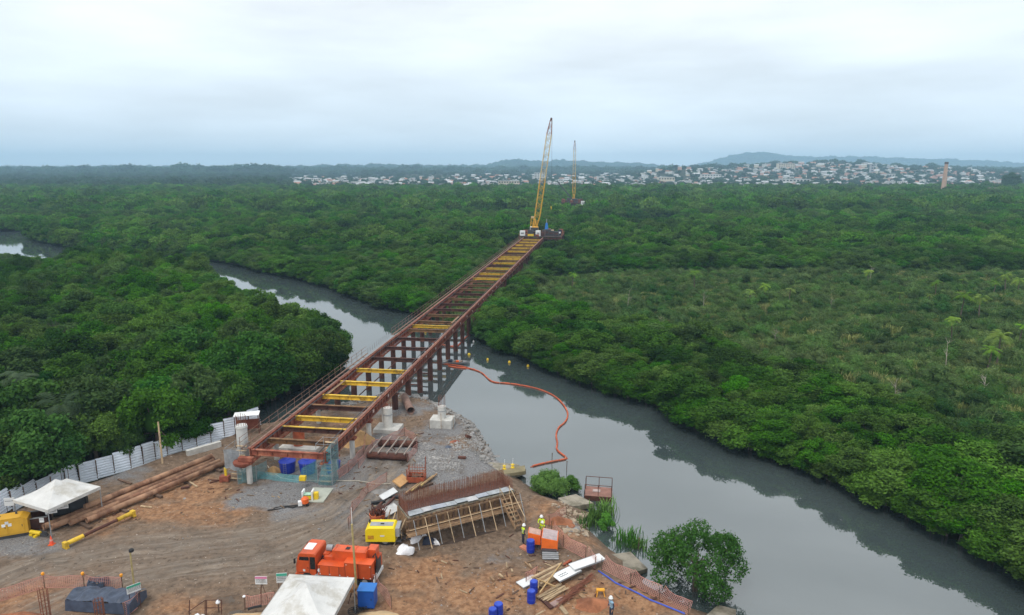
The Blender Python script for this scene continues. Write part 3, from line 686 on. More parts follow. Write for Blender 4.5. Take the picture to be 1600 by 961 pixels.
for k, (px, py, s, lab) in enumerate([(100, 650, 1.2, 'grey green palm among the dark trees above the white tent'), (30, 590, 1.0, 'grey palm half hidden in the trees at the left edge')]):
    p = G(px, py, 6.5); plant('grey_palm', p.x, p.y, (s*1.2, s*1.2, s*1.25), k*2.1, lab, 'grey palms in the left forest', PB[0], 'palm', ('fronds', 'trunk'))

# ---- single plants on the site's bank
cm, C = crown('bank_tree_crown', 131, 3.5, 2.6, 2.6, 32, 15000, 0.19, LBU, low=-0.98, pr=(0.15, 0.27), core=0)
cm.materials[0] = leafmat('bank_tree_leaf', (0.040, 0.105, 0.018), (0.125, 0.25, 0.045))
p = gp(1085, 930, 0.4); plant('bank_tree', p.x, p.y, (1.08, 1.0, 1.0), 0.6, 'large leafy tree on the near bank beside the sloping concrete slab', None, (cm, trunk_mesh('bank_tree_trunk', 132, 3.6, 0.10, C, 5, 18)))
cm, C = crown('bush_crown', 133, 1.85, 0.95, 1.25, 30, 5600, 0.15, LBU, low=-0.8, pr=(0.22, 0.36))
p = gp(858, 770, 0.5); plant('round_bush', p.x, p.y, (1.05, 1, 1.05), 0, 'bright green round bush at the waterline behind the workers', None, (cm, trunk_mesh('bush_trunk', 134, 1.5, 0.05, C, 5, 10)), 'bush')
cm, C = crown('bush_crown', 135, 0.95, 0.7, 0.75, 10, 1500, 0.16, LBU, low=-0.7, pr=(0.3, 0.42))
p = gp(893, 772, 0.4); plant('low_bush', p.x, p.y, (1, 1, 1), 0, 'small green bush touching the right side of the round bush', None, (cm, trunk_mesh('bush_trunk', 136, 0.9, 0.04, C, 4, 6)), 'bush')
p = gp(948, 832, 0.6); cm, C = crown('bush_crown', 137, 0.75, 0.7, 0.75, 9, 1300, 0.15, LBU, low=-0.7, pr=(0.3, 0.45))
plant('shore_shrub', p.x, p.y, (1, 1, 1.1), 0, 'bright green shrub at the shore below the raft', None, (cm, trunk_mesh('bush_trunk', 138, 0.9, 0.04, C, 4, 6)), 'bush')
for px, py, s, lab in ((932, 818, 1.0, 'tall reeds left of the bright green shore shrub'), (945, 812, 1.1, 'tall dark reeds right behind the bright green shore shrub'), (980, 855, 0.95, 'reed clump standing in the water above the sloping slab'), (993, 862, 0.6, 'thin reeds at the waterside right of the reed clump'), (915, 820, .7, 'low reeds on the mud left of the tall reeds')):
    p = gp(px, py, 0.2); o = link('reed_clump', blades('reeds', int(px), 120, 1.1, 1.5*s, 0.045, LBU), loc=(p.x, p.y, max(p.z, -0.05))); tag(o, lab, 'reeds', 'reeds along the near shore')
# bare thorny thicket in the left forest
q = MB(); rr = random.Random(3)
for k in range(420):
    a = rr.uniform(0, 6.28); e_ = rr.uniform(-0.1, 1.3); d = Vector((math.cos(a)*math.cos(e_), math.sin(a)*math.cos(e_), math.sin(e_)*0.8)); s = Vector((rr.gauss(0, 1.6), rr.gauss(0, 1.6), 3.6+rr.uniform(0, 2.0))); q.tube(s, s+d*rr.uniform(0.8, 1.9), 0.03, 0.01, 3, caps=False)
p = G(82, 520, 5.5); o = q.build('bare_thicket', LT); o.location = (p.x, p.y, 0.6); tag(o, 'dark leafless thicket in the middle of the left forest', 'bush')

# ---- bare dead stems that stick out of the marsh and the thicket
def dead_mesh(seed):
    rg = random.Random(seed); q = MB(); h = rg.uniform(3.2, 5.2); top = Vector((rg.uniform(-.4, .4), rg.uniform(-.4, .4), h)); q.tube((0, 0, -.4), top*.55, .07, .05, 5); q.tube(top*.55, top, .05, .02, 5)
    for k in range(9):
        a = Vector((0, 0, 0)).lerp(top, rg.uniform(.45, .98)); an = rg.uniform(0, 6.28); b = a+Vector((math.cos(an)*rg.uniform(.4, 1.1), math.sin(an)*rg.uniform(.4, 1.1), rg.uniform(.2, .9))); q.tube(a, b, .025, .01, 4)
        q.tube(a.lerp(b, .6), a.lerp(b, .6)+Vector((rg.uniform(-.4, .4), rg.uniform(-.4, .4), rg.uniform(.1, .5))), .014, .008, 3)
    return q.mesh('dead_stem', mat('bleached_wood', (.30, .26, .22), .9, .2, 3, objvar=.3))
DM = [dead_mesh(k) for k in range(4)]
for k, (px, py, lab) in enumerate([(1360, 428, 'bare grey stem in front of the dark tree line behind the marsh'), (1300, 470, 'bare stem left of the yellow palm pair in the marsh'), (1480, 560, 'bare stem below the slender palm in the marsh'), (1540, 600, 'bare stem in the lower right of the marsh'), (1100, 470, 'bare stem below the lone palm at the back left of the marsh'),
     (1210, 520, 'bare stem in the centre of the marsh'), (980, 470, 'bare stem near the trestle side of the marsh'), (1030, 505, 'bare stem at the inner edge of the bank mangroves'), (1400, 620, 'bare stem above the right bank mangroves'), (160, 470, 'bare stem sticking out of the left forest above the thicket'), (330, 560, 'bare stem sticking out of the left forest near the fence end')]):
    p = G(px, py, 3.0); o = link('dead_tree', DM[k % 4], loc=(p.x, p.y, hz(p.x, p.y)), rz=k*1.1); o.scale = (1, 1, 1.25 if px < 400 else 1); tag(o, lab, 'dead tree', 'bare dead stems')
# ================================================================ the steel trestle
HW = 3.9; TOP = 5.0
ca_, sa_ = math.cos(BRA), math.sin(BRA)
def BL(t, s, z=0): return Vector((BR0.x+t*ca_-s*sa_, BR0.y+t*sa_+s*ca_, z))
bridge = thing('steel_trestle', 'long rusty red steel trestle with yellow cross beams running to the near crane', 'bridge', (BR0.x, BR0.y, 0), BRA)
SEG = 12.0; NSEG = 18; END = SEG*NSEG
def girder_mesh(side):
    q = MB()
    q.box((0, SEG/2, TOP-0.03), (0.46, SEG-0.02, 0.06)); q.box((0, SEG/2, TOP-0.56), (0.05, SEG-0.03, 1.0)); q.box((0, SEG/2, TOP-1.10), (0.46, SEG-0.02, 0.06))
    for k in range(12):
        for sd in (-1, 1): q.box((sd*0.125, 0.5+k, TOP-0.565), (0.2, 0.03, 0.995))
    for sd in (-1, 1): q.box((sd*0.024, 0.06, TOP-0.5), (0.02, 0.10, 0.9))
    return q.mesh('girder', rust)
gm = girder_mesh(1)
railm = mat('worn_rail_steel', (0.33, 0.20, 0.155), 0.55, 0.25, 2.0, col2=(0.20, 0.08, 0.05), thr=0.58)
q = MB(); q.box((0, SEG/2, TOP+0.05), (0.14, SEG, 0.10)); q.box((0.0, SEG/2, TOP+0.12), (0.075, SEG, 0.05)); rm = q.mesh('track_rail', railm)
q = MB(); 
for z in (TOP-0.15, TOP-0.75): q.tube((0, 0, z), (0, SEG, z), 0.045, n=6)
sm_ = q.mesh('service_pipe', rustd)
for sd in (-1, 1):
    for k in range(NSEG):
        g = link('girder', gm, bridge, loc=(sd*HW, k*SEG, 0)); link('track_rail', rm, g, loc=(0, 0, 0))
        if sd > 0: link('service_pipe', sm_, g, loc=(0.36, 0, 0))
# bracing flange that runs inside each girder's foot
q = MB(); q.beam((0, 0, TOP-1.22), (0, 12, TOP-1.22), 0.30, 0.16); fm = q.mesh('foot_beam', rust)
for sd in (-1, 1):
    for k in range(NSEG): link('foot_beam', fm, bridge, loc=(sd*(HW-0.42), k*SEG, 0))
# cross beams
def cross_mesh(h):
    q = MB(); w = 2*HW-0.3
    q.box((0, 0, h/2-0.025), (w, 0.34, 0.05)); q.box((0, 0, 0), (w, 0.05, h-0.1)); q.box((0, 0, -h/2+0.025), (w, 0.34, 0.05))
    for k in range(5): q.box((-w/2+0.6+k*(w-1.2)/4, 0.10, 0), (0.03, 0.14, h-0.102)); q.box((-w/2+0.6+k*(w-1.2)/4, -0.10, 0), (0.03, 0.14, h-0.102))
    return q
CM = {k: cross_mesh(0.52).mesh('cross_beam', m_) for k, m_ in (('y', yel), ('b', brn), ('d', rustd))}
CM['D'] = cross_mesh(0.60).mesh('cross_beam', rust)
first = [(0.1, 'D'), (3.1, 'b'), (6.4, 'd'), (9.7, 'y'), (13.4, 'd'), (17.2, 'y'), (22.8, 'y'), (28.6, 'y'), (34.6, 'd'), (40.8, 'd'), (46.8, 'd'), (53.0, 'b'), (56.2, 'y'), (59.6, 'b'), (65.5, 'b'), (71.0, 'd'), (76.5, 'd'), (82.5, 'b'), (88.5, 'd'), (94.5, 'b'), (100.5, 'b'), (106, 'b'), (111, 'y'), (115, 'b'), (119.5, 'y'), (124.5, 'b'), (129.5, 'y'), (135, 'd')]
s_ = 141; seq = 'ybyybdybybybyby'
for c in seq: first.append((s_, c)); s_ += 5.0
for s_, c in first: link('cross_beam', CM[c], bridge, loc=(0, s_, TOP-0.42))
# a second, yellow flange on some brown beams
q = MB(); q.box((0, 0, 0), (2*HW-0.5, 0.30, 0.06)); ym = q.mesh('beam_cap', yel)
for s_ in (6.4, 13.4): link('beam_cap', ym if s_ < 10 else q.mesh('beam_cap', brn), bridge, loc=(0, s_, TOP-0.122))
# horizontal braces between piles, in the river
# supports
q = MB(); q.tube((0, 0, -3), (0, 0, 3.72), 0.40, n=16); q.box((0, 0, 3.62), (1.0, 1.0, 0.1)); pm = q.mesh('pile', rustd)
q = MB(); q.tube((0, 0, -0.6), (0, 0, 3.55), 0.28, n=14); cmesh = q.mesh('concrete_column', conc)
q = MB(); q.box((0, 0, 3.66), (0.9, 0.8, 0.22)); cap_m = q.mesh('column_head', rust)
for sd in (-1, 1):
    for s_ in ((-0.4, 5.2, 10.6, 16.0) if sd < 0 else (2.2, 7.0, 12.2, 17.6)):
        p = BL(sd*HW, s_); c = link('concrete_column', cmesh, bridge, loc=(sd*HW, s_, hz(p.x, p.y)-1.5+0.02)); link('column_head', cap_m, c, loc=(0, 0, 1.5-hz(p.x, p.y)-0.02))
    for k in range(34):
        s_ = 22.0+k*5.85
        if s_ > END: break
        link('pile', pm, bridge, loc=(sd*HW, s_, 0))
# crossing brace tubes low between some piles
q = MB()
for s_ in (33.7, 39.55, 45.4): 
    b = MB(); b.tube((-HW, s_, 1.1), (HW, s_, 1.1), 0.12, n=8); b.build('pile_brace', rustd, bridge)
b = MB(); b.tube((-HW, 27.85, 0.5), (-0.6, 39.5, 3.6), 0.09, n=6); b.build('diagonal_brace', rustd, bridge)
# railing on the left edge and a lower one on the right
q = MB()
for k in range(6): q.tube((0, k*2.0, TOP-0.1), (0, k*2.0, TOP+1.05), 0.03, n=5)
for z in (0.5, 1.0): q.tube((0, 0, TOP+z), (0, SEG, TOP+z), 0.025, n=5)
for k in range(6): q.beam((0, k*2.0, TOP-0.12), (0.75, k*2.0, TOP-0.12), 0.06, 0.06)
q.box((0.12, SEG/2, TOP-0.06), (0.22, SEG, 0.04)); ram = q.mesh('railing', mat('rust_brown_railing', (0.19, 0.11, 0.075), 0.8, 0.3, 2))
q = MB()
for k in range(12): q.tube((0, k*1.0+0.3, TOP-0.1), (0, k*1.0+0.3, TOP+0.75), 0.022, n=4)
stub = q.mesh('railing_stubs', rustd)
for k in range(NSEG):
    if k == 3: link('railing_stubs', stub, bridge, loc=(-HW-0.9, k*SEG, 0))
    else: link('railing', ram, bridge, loc=(-HW-1.0, k*SEG, 0))
# red head frame on the front left column
q = MB(); q.rings([(0.3, 3.2), (0.9, 3.55), (0.95, 3.72), (0.95, 3.85)], 12, (-HW-0.5, -0.5, 0)); q.box((-HW-0.1, -0.6, 4.1), (1.5, 0.5, 0.4)); q.build('head_frame', rust, bridge)

# ================================================================ cranes on the trestle
def lattice(q, a, b, w0, w1, n_, r, mi=0):
    a = Vector(a); b = Vector(b); d = (b-a).normalized(); x = Vector((1, 0, 0)); y = d.cross(x).normalized()
    def cs(t):
        c = a.lerp(b, t); w = (w0+(w1-w0)*t)/2; return [c+x*w*i+y*w*j for i, j in ((-1, -1), (1, -1), (1, 1), (-1, 1))]
    for k in range(n_):
        A = cs(k/n_); B = cs((k+1)/n_)
        for i in range(4):
            q.tube(A[i], B[i], r, n=5, mi=mi, caps=False)
            j = (i+1) % 4; q.tube(A[i], B[j] if k % 2 else A[j], r*0.6, n=4, mi=mi, caps=False); q.tube(A[j] if k % 2 == 0 else A[i], B[i] if k % 2 == 0 else B[j], r*0.6, n=4, mi=mi, caps=False)
boomy = mat('crane_yellow', (0.66, 0.36, 0.03), 0.6, 0.15, 1.0)
boomw = mat('crane_pale_yellow', (0.60, 0.46, 0.24), 0.6, 0.15, 1.0)
def make_crane(label, loc, rz, lean, H_):
    t = thing('crawler_crane', label, 'crane', loc, rz, 'lattice boom cranes on the trestle')
    for sd in (-1, 1):
        q = MB(); prof = [(-2.6, 0.45), (-2.2, 0.08), (2.2, 0.08), (2.6, 0.45), (2.3, 0.9), (-2.3, 0.9)]
        vs = [(sd*1.9+dx, y, z) for dx in (-0.35, 0.35) for y, z in prof]; q.add(vs, [tuple(range(6)), tuple(range(11, 5, -1))]+[(i, 6+i, 6+(i+1) % 6, (i+1) % 6) for i in range(6)])
        tr = q.build('crawler_track', dark, t)
        for k in range(5): b = MB(); b.tube((sd*1.9+sd*0.36, -1.8+k*0.9, 0.42), (sd*1.9+sd*0.40, -1.8+k*0.9, 0.42), 0.28, n=10); b.build('roller', grey, tr)
    q = MB(); q.box((0, 0, 0.75), (3.1, 2.2, 0.5)); q.tube((0, 0, 0.99), (0, 0, 1.2), 0.9, n=16); q.build('undercarriage', rustd, t)
    q = MB(); q.box((0, -0.6, 2.2), (2.5, 5.0, 1.8)); q.box((0, -0.6, 3.16), (1.9, 4.2, 0.12)); h_ = q.build('machine_house', boomy, t)
    for k in range(3): b = MB(); b.box((1.262, -2.2+k*1.3, 2.2), (0.02, 0.9, 1.1)); b.build('house_door', dark, h_)
    q = MB(); q.box((0, -3.5, 2.3), (3.0, 0.8, 1.6)); q.build('counterweight', dark, t)
    q = MB(); q.box((-1.75, 1.5, 2.2), (0.95, 1.5, 1.9)); c_ = q.build('cab', white, t)
    b = MB(); b.box((-1.75, 2.262, 2.5), (0.8, 0.02, 1.1)); b.box((-2.237, 1.5, 2.5), (0.02, 1.2, 1.0)); b.build('cab_window', glassm, c_)
    foot = Vector((0, 1.8, 1.9)); tip = foot+Vector((lean[0], lean[1], H_)); pts = [foot.lerp(tip, f) for f in (0, 0.13, 0.45, 0.86, 1.0)]
    q = MB()
    for k_, (a, b, w0, w1, n_) in enumerate(((0, 1, 0.6, 2.2, 4), (1, 2, 2.2, 2.2, 8), (2, 3, 2.2, 2.0, 11), (3, 4, 2.0, 0.6, 4))): lattice(q, pts[a], pts[b], w0, w1, n_, 0.11, (0, 0, 1, 2)[k_])
    bm_ = q.build('boom', [boomy, boomw, rust], t)
    q = MB(); q.tube(tip+Vector((-0.35, 0, 0)), tip+Vector((0.35, 0, 0)), 0.6, n=12); q.build('boom_head', rustd, bm_)
    q = MB(); gt = Vector((0, -2.6, 6.4))
    for sd in (-1, 1): q.tube((sd*0.8, 0.6, 3.0), gt+Vector((sd*0.3, 0, 0)), 0.12, n=6); q.tube((sd*0.8, -2.8, 3.0), gt+Vector((sd*0.3, 0, 0)), 0.10, n=6)
    q.tube(gt+Vector((-0.5, 0, 0)), gt+Vector((0.5, 0, 0)), 0.2, n=8); q.build('gantry', boomy, t)
    q = MB()
    for sd in (-1, 1): q.tube(gt+Vector((sd*0.3, 0, 0)), tip+Vector((sd*0.25, -0.3, -0.5)), 0.03, n=4)
    q.build('pendant_cable', dark, t)
    hk = tip+Vector((0.3, 0.7, -H_*0.80)); q = MB()
    for dx in (-0.12, 0.12): q.tube(tip+Vector((0.3+dx, 0.7, -0.3)), hk+Vector((dx, 0, 0)), 0.025, n=4)
    q.build('hoist_rope', dark, t)
    q = MB(); q.box(hk+Vector((0, 0, -0.5)), (0.5, 0.35, 1.0)); q.tube(hk+Vector((0, 0, -1)), hk+Vector((0, 0, -1.5)), 0.09, n=6); q.build('hook_block', yelc, t)
    return t
PZ = TOP+0.42
c1 = make_crane('tall yellow lattice crane at the end of the trestle', BL(-0.3, 226, PZ), BRA, (5.3, 10.0), 45.5)
c2 = make_crane('smaller, more distant lattice crane standing in front of the town', BL(0, 520, PZ), BRA, (-0.5, 9.0), 48.0)
def platform(label, s0, w_left, w_right, ln):
    t = thing('crane_platform', label, 'platform', BL(0, s0, 0), BRA, 'platforms under the cranes')
    n_ = int(ln/0.8); q = MB(); q.box((0, 0.38, 0), (w_left+w_right, 0.76, 0.22)); dm = q.mesh('deck_plank', mat('tarred_plank', (0.06, 0.04, 0.035), 0.9, 0.3, 2.0, objvar=0.3))
    for k in range(n_): link('deck_plank', dm, t, loc=((w_right-w_left)/2, k*0.8, TOP+0.28))
    for x in (-w_left+0.3, -2, 2, w_right-0.3):
        b = MB(); b.beam((x, 0, TOP+0.04), (x, ln, TOP+0.04), 0.3, 0.24); b.build('bearer', rust, t)
    for x in (-w_left+0.6, -HW, HW, w_right-0.6):
        for y in (0.8, ln/2, ln-0.8):
            b = MB(); b.tube((x, y, -1), (x, y, TOP-0.1), 0.38, n=12); b.build('pile', rustd, t)
    for y in (0.3, ln/2, ln-0.3):
        b = MB(); b.beam((-w_left, y, TOP-0.35), (w_right, y, TOP-0.35), 0.4, 0.5); b.beam((-w_left+0.6, y, 1.2), (w_right-0.6, y, TOP-0.7), 0.15, 0.2); b.beam((-w_left+0.6, y, TOP-0.7), (w_right-0.6, y, 1.2), 0.15, 0.2); b.build('trestle_frame', rustd, t)
    b = MB()
    for x in (-w_left+0.1, w_right-0.1):
        for k in range(int(ln/2)+1): b.tube((x, k*2, TOP+0.38), (x, k*2, TOP+1.5), 0.035, n=5)
        for z in (0.95, 1.45): b.tube((x, 0, TOP+z), (x, ln, TOP+z), 0.03, n=5)
    b.build('railing', rust, t)
    return t
platform('dark planked platform with rusty railing under the near crane', 216, 6.0, 11.5, 19)
platform('far rusty platform under the distant crane', 508, 9.5, 7.0, 24)
def rig_box(name, label, cat, t_, s_, d, m_, z=PZ, band=dark):
    o = thing(name, label, cat, BL(t_, s_, z), BRA); q = MB(); q.box((0, 0, d[2]/2+0.12), d); bd = q.build('body', m_, o)
    q = MB(); q.box((0, 0, 0.05), (d[0]*0.9, d[1]*0.9, 0.14)); q.build('skid', dark, o)
    q = MB(); q.box((0, -d[1]/2-0.012, d[2]*0.55), (d[0]*0.6, 0.02, d[2]*0.35)); q.build('door', band, bd); return o
rig_box('power_unit', 'white power unit on the left side of the near crane platform', 'machine', -4.6, 218.5, (2.0, 1.6, 2.0), white, band=grey)
rig_box('power_unit', 'white power unit on the right side of the near crane platform', 'machine', 1.9, 217.6, (1.9, 1.6, 2.2), white, band=grey)
rig_box('winch_unit', 'dark winch between the two white power units', 'machine', -1.3, 217.8, (2.1, 1.6, 2.4), dark, band=navy)
rig_box('tool_box', 'long yellow steel box at the front edge of the near crane platform', 'box', -1.0, 216.6, (2.4, 0.7, 0.8), yelc, PZ, yel)
rig_box('tool_crate', 'rusty crate beside the yellow box on the near crane platform', 'box', 1.6, 216.4, (1.5, 0.6, 0.7), rust, PZ, rustd)
rig_box('pump_unit', 'cream pump unit on the right wing of the near crane platform', 'machine', 7.0, 224, (1.2, 1.2, 2.0), mat('cream_paint', (0.55, 0.42, 0.25), 0.6)); rig_box('tank_unit', 'dark blue tank at the right end of the near crane platform', 'machine', 10.2, 224, (1.4, 1.4, 2.0), navy, band=white)
h = thing('pile_hammer', 'tall blue pile hammer leaning beside the crane boom', 'hammer', BL(4.2, 229, PZ), BRA)
q = MB(); q.add([(-0.9, -0.6, 0.4), (0.9, -0.6, 0.4), (0.9, 0.6, 0.4), (-0.9, 0.6, 0.4), (-0.3, -0.3, 4.6), (0.45, -0.3, 4.6), (0.45, 0.3, 4.6), (-0.3, 0.3, 4.6)], [(0, 3, 2, 1), (4, 5, 6, 7), (0, 1, 5, 4), (1, 2, 6, 5), (2, 3, 7, 6), (3, 0, 4, 7)]); q.build('hammer_body', bluel, h)
q = MB(); q.box((0, 0, 0.2), (2.0, 1.4, 0.4)); q.build('base_frame', dark, h); q = MB(); q.tube((0.08, 0, 4.5), (0.08, 0, 6.2), 0.18, n=8); q.build('lifting_eye', grey, h)
h = thing('leader_frame', 'short yellow lattice leader left of the crane boom', 'frame', BL(-1.9, 229, PZ), BRA)
q = MB(); lattice(q, (0, 0, 0), (0.2, 0, 6.5), 1.7, 1.1, 6, 0.07); q.build('lattice_mast', boomy, h); q = MB(); q.box((0.2, 0, 6.9), (1.2, 0.8, 0.8)); q.build('mast_head', boomw, h)
rig_box('far_cabin', 'white tarpaulin covered shed at the right of the distant crane platform', 'shed', 9.5, 506, (5.5, 4, 3.2), white, 3.5, grey)
h = thing('piling_leader', 'black slanted piling mast beside the distant crane', 'mast', BL(-6, 520, PZ), BRA); q = MB(); q.beam((6, 0, 1.0), (-7.5, 0, 16.5), 0.9, 0.9); q.build('mast', dark, h); q = MB(); q.box((6, 0, 1.2), (3.2, 4, 2.4)); q.build('carrier', rust, h)

rg_ = random.Random(5)
for k in range(15):
    t_, s_ = rg_.uniform(-5, 10.5), rg_.uniform(219, 234); d_ = (rg_.uniform(1.0, 2.6), rg_.uniform(.8, 2.0), rg_.uniform(.8, 2.4))
    if abs(t_+.3) < 3.2: t_ += 6.0
    rig_box('deck_crate', ['rusty', 'dark', 'maroon'][k % 3]+' crate among the gear on the near crane platform', 'crate', t_, s_, d_, [rust, dark, rustd][k % 3], PZ, rustd)
for o in [o for o in COL.objects if o.name.startswith('deck_crate')]:
    o['label'] = 'dark or rusty crate among the gear on the near crane platform'; o['group'] = 'crates on the near crane platform'

for k in range(8):
    o = rig_box('gear_box', 'rusty machine box on the distant crane platform', 'machine', -8+2.1*k, 509+rg_.uniform(0, 3), (2.6, 2.4, rg_.uniform(1.6, 4.0)), [rust, rustd, dark][k % 3], PZ, rustd); o['group'] = 'machine boxes on the distant platform'
# pale gusset plates and clamps along the outer right girder, hoses on the left one
q = MB(); q.box((0, 0, 0), (.03, .5, .35)); gus = q.mesh('gusset_plate', mat('pale_primer', (.50, .36, .32), .7, .2, 2))
for k in range(34): link('gusset_plate', gus, bridge, loc=(HW+.27, 1.5+k*5.85+random.uniform(-.4, .4), TOP-.45+random.uniform(-.2, .2)))
for x0 in (-HW+.5, HW-.6):
    pts = [Vector((x0+.12*math.sin(s*.21+x0), s, TOP-.12+.05*math.sin(s*.5))) for s in np.arange(0, 150, 3)]
    q = MB(); q.path(pts, .05, 5); q.build('cable', dark, bridge)
q = MB(); q.box((0, 0, 0), (.28, 5.6, .05)); pk = q.mesh('loose_plank', wood)
for s_, x in ((20, -3.1), (61, 3.0)): link('loose_plank', pk, bridge, loc=(x, s_, TOP-.10))
# ================================================================ the building site
def Z(x, y): return hz(x, y)
def ang(a, b): return math.atan2(b.y-a.y, b.x-a.x)
# ---- corrugated sheet fence
FL = [gp(*p) for p in ((-60, 838), (0, 808), (60, 778), (125, 752), (205, 727), (262, 708), (330, 688), (372, 676), (408, 664))]
fence = thing('sheet_fence', 'long pale corrugated sheet fence between the yard and the left forest', 'fence', FL[0])
PW = 1.5
def panel_mesh():
    q = MB(); n_ = 8; prof = []
    for k in range(n_):
        z = 0.05+k*2.0/n_; prof += [(0.0, z), (0.0, z+0.10), (0.09, z+0.125), (0.09, z+0.20)]
    prof.append((0.0, 2.05))
    vs = [(x, d, z) for d, z in prof for x in (0.01, PW-0.01)]; fs = [(2*i, 2*i+1, 2*i+3, 2*i+2) for i in range(len(prof)-1)]
    k = len(vs); vs += [(x, d-0.006, z) for d, z in prof for x in (0.01, PW-0.01)]; fs += [(k+2*i+2, k+2*i+3, k+2*i+1, k+2*i) for i in range(len(prof)-1)]
    q.add(vs, fs); return q.mesh('fence_panel', sheet)
pmesh = panel_mesh(); q = MB(); q.box((0, 0.08, 1.0), (0.08, 0.08, 2.2)); postm = q.mesh('fence_post', woodd)
for a, b in zip(FL[:-1], FL[1:]):
    d = (b-a); ln = d.xy.length; k = max(1, round(ln/PW)); r_ = ang(a, b)
    for i in range(k):
        p = a.lerp(b, i/k); o = link('fence_panel', pmesh, fence, loc=p-FL[0]+Vector((0, 0, random.uniform(-.04, .06))), rz=r_+random.uniform(-.02, .02)); o.scale = (ln/k/PW, 1, random.uniform(1.06, 1.16)); o.rotation_euler.x = random.uniform(-.16, -.04)
        link('fence_post', postm, fence, loc=p-FL[0], rz=r_)
# low concrete kerb in front of the fence's far end
a, b = gp(292, 712), gp(345, 697); q = MB(); q.beam(a+Vector((0, 0, .25)), b+Vector((0, 0, .25)), 0.5, 0.7); o = q.build('concrete_kerb', conc); tag(o, 'low pale concrete kerb in front of the sheet fence', 'kerb')
# ---- posts
def pole(px, py, h, r, label, m_=woodp, lean=0.0, head=None):
    p = gp(px, py); t = thing('wooden_post', label, 'post', p); q = MB(); q.tube((0, 0, -0.3), (lean, 0, h), r, r*0.8, 8); q.build('shaft', m_, t)
    q = MB()
    if head: q.rings([(0.05, h-0.12), (0.17, h-0.05), (0.17, h+0.12), (0.05, h+0.2)], 10, (lean+0.1, 0, 0)); q.build('lamp_head', head, t)
    else: q.rings([(r*0.9, h-0.05), (r*0.95, h+0.02), (r*0.2, h+0.06)], 8, (lean, 0, 0)); q.build('cap', m_, t)
    return t
pole(254, 724, 4.6, 0.10, 'tall thin pale post in front of the sheet fence')
pole(18, 795, 3.6, 0.11, 'grey leaning post left of the peaked tent', woodp, -0.35)
pole(210, 918, 3.0, 0.07, 'thin post with a black lamp standing on the haul road edge', mat('yellowish_pole', (.38, .30, .13)), 0, black)
pole(557, 920, 5.2, 0.09, 'tall yellowish post in front of the orange truck', mat('yellowish_pole', (.38, .30, .13)), -0.1)
pole(551, 838, 2.6, 0.03, 'thin white rod standing behind the orange truck', white)
# ---- tents
def tent(name, label, corners, ph, apex_h, ground, open_side=None):
    cs = [Vector(c) for c in corners]; c0 = sum(cs, Vector())/4; base = Vector((c0.x, c0.y, Z(c0.x, c0.y))); t = thing(name, label, 'tent', base)
    ap = c0-base+Vector((0, 0, apex_h)); q = MB(); n_ = 8
    for k in range(4):
        A = cs[k]-base; B = cs[(k+1) % 4]-base
        def fn(u, v, A=A, B=B):
            e_ = A.lerp(B, u); p = e_.lerp(ap, v); p.z -= 0.22*math.sin(math.pi*v)*(1-v*0.3)+0.05*math.sin(math.pi*u)*(1-v); return p
        q.grid(fn, n_, n_)
    rf = q.build('canopy', canvas, t, smooth=False)
    q = MB()
    for k in range(4):
        A = cs[k]-base; B = cs[(k+1) % 4]-base; q.add([A+Vector((0, 0, .005)), B+Vector((0, 0, .005)), B+Vector((0, 0, -.28)), A+Vector((0, 0, -.28))], [(0, 1, 2, 3)])
    q.build('valance', canvas, rf)
    for k in range(4):
        A = cs[k]; q = MB(); i = (c0-A).normalized()*0.08; q.tube(A-base+i+Vector((0, 0, -.02)), Vector((A.x+i.x-base.x, A.y+i.y-base.y, Z(A.x, A.y)-base.z-0.05)), 0.04, n=6); q.build('leg', grey, t)
    return t
def sq(a, b, depth, z):     # a rectangle from its front edge
    d = (b-a); d.z = 0; nn = Vector((-d.y, d.x, 0)).normalized()*depth; return [a, b, b+nn, a+nn]
za = 4.1
tent('white_tent', 'peaked dusty white tent over the pipe yard by the sheet fence', [G(20, 781, za), G(74, 797, za), G(157, 760, za), G(104, 747.5, za)], 2.6, 1.35, 1.5)
A_, B_ = G(452, 897, 4.3), G(554, 902.5, 4.3); dn = (B_-A_).normalized(); fw = Vector((dn.y, -dn.x, 0))*5.4
tent('white_tent', 'large white square tent in the foreground beside the orange truck', [A_+fw, B_+fw, B_, A_], 2.8, 1.2, 1.5)
# ---- notice boards: white boards, coloured header, rows of small print
def board(name, label, loc, rz, w, h, zc, head, legs='post', tilt=0.0, marks=3, extra=None):
    t = thing(name, label, 'sign', loc, rz); q = MB(); q.box((0, 0, zc), (w, 0.03, h)); pl = q.build('panel', white, t)
    q = MB(); q.box((0, -0.018, zc+h*0.34), (w*0.98, 0.008, h*0.28)); q.build('header', head, pl)
    q = MB()
    for k in range(marks):
        x = -w*0.42
        while x < w*0.38:
            l_ = random.uniform(0.04, 0.12)*w; q.box((x+l_/2, -0.0195, zc+h*0.10-k*h*0.16), (l_, 0.006, h*0.06)); x += l_+0.03*w
    q.build('lettering', dark, pl)
    q = MB()
    if legs == 'tripod':
        for a in range(3): q.tube((0, 0.03, zc-h*0.3), (0.4*math.cos(a*2.1+.5), 0.03+0.4*math.sin(a*2.1+.5), 0), 0.02, n=5)
    elif legs == 'hang': q.tube((-w*.4, 0.0, zc+h*.5), (-w*.4, 0, zc+h*.5+.14), .01, n=4); q.tube((w*.4, 0.0, zc+h*.5), (w*.4, 0, zc+h*.5+.14), .01, n=4)
    else: q.tube((-w*0.35, 0.04, -0.1), (-w*.35, 0.04, zc+h*.45), .025, n=5); q.tube((w*0.35, 0.04, -0.1), (w*.35, 0.04, zc+h*.45), .025, n=5)
    q.build('stand', rustd, t); return t
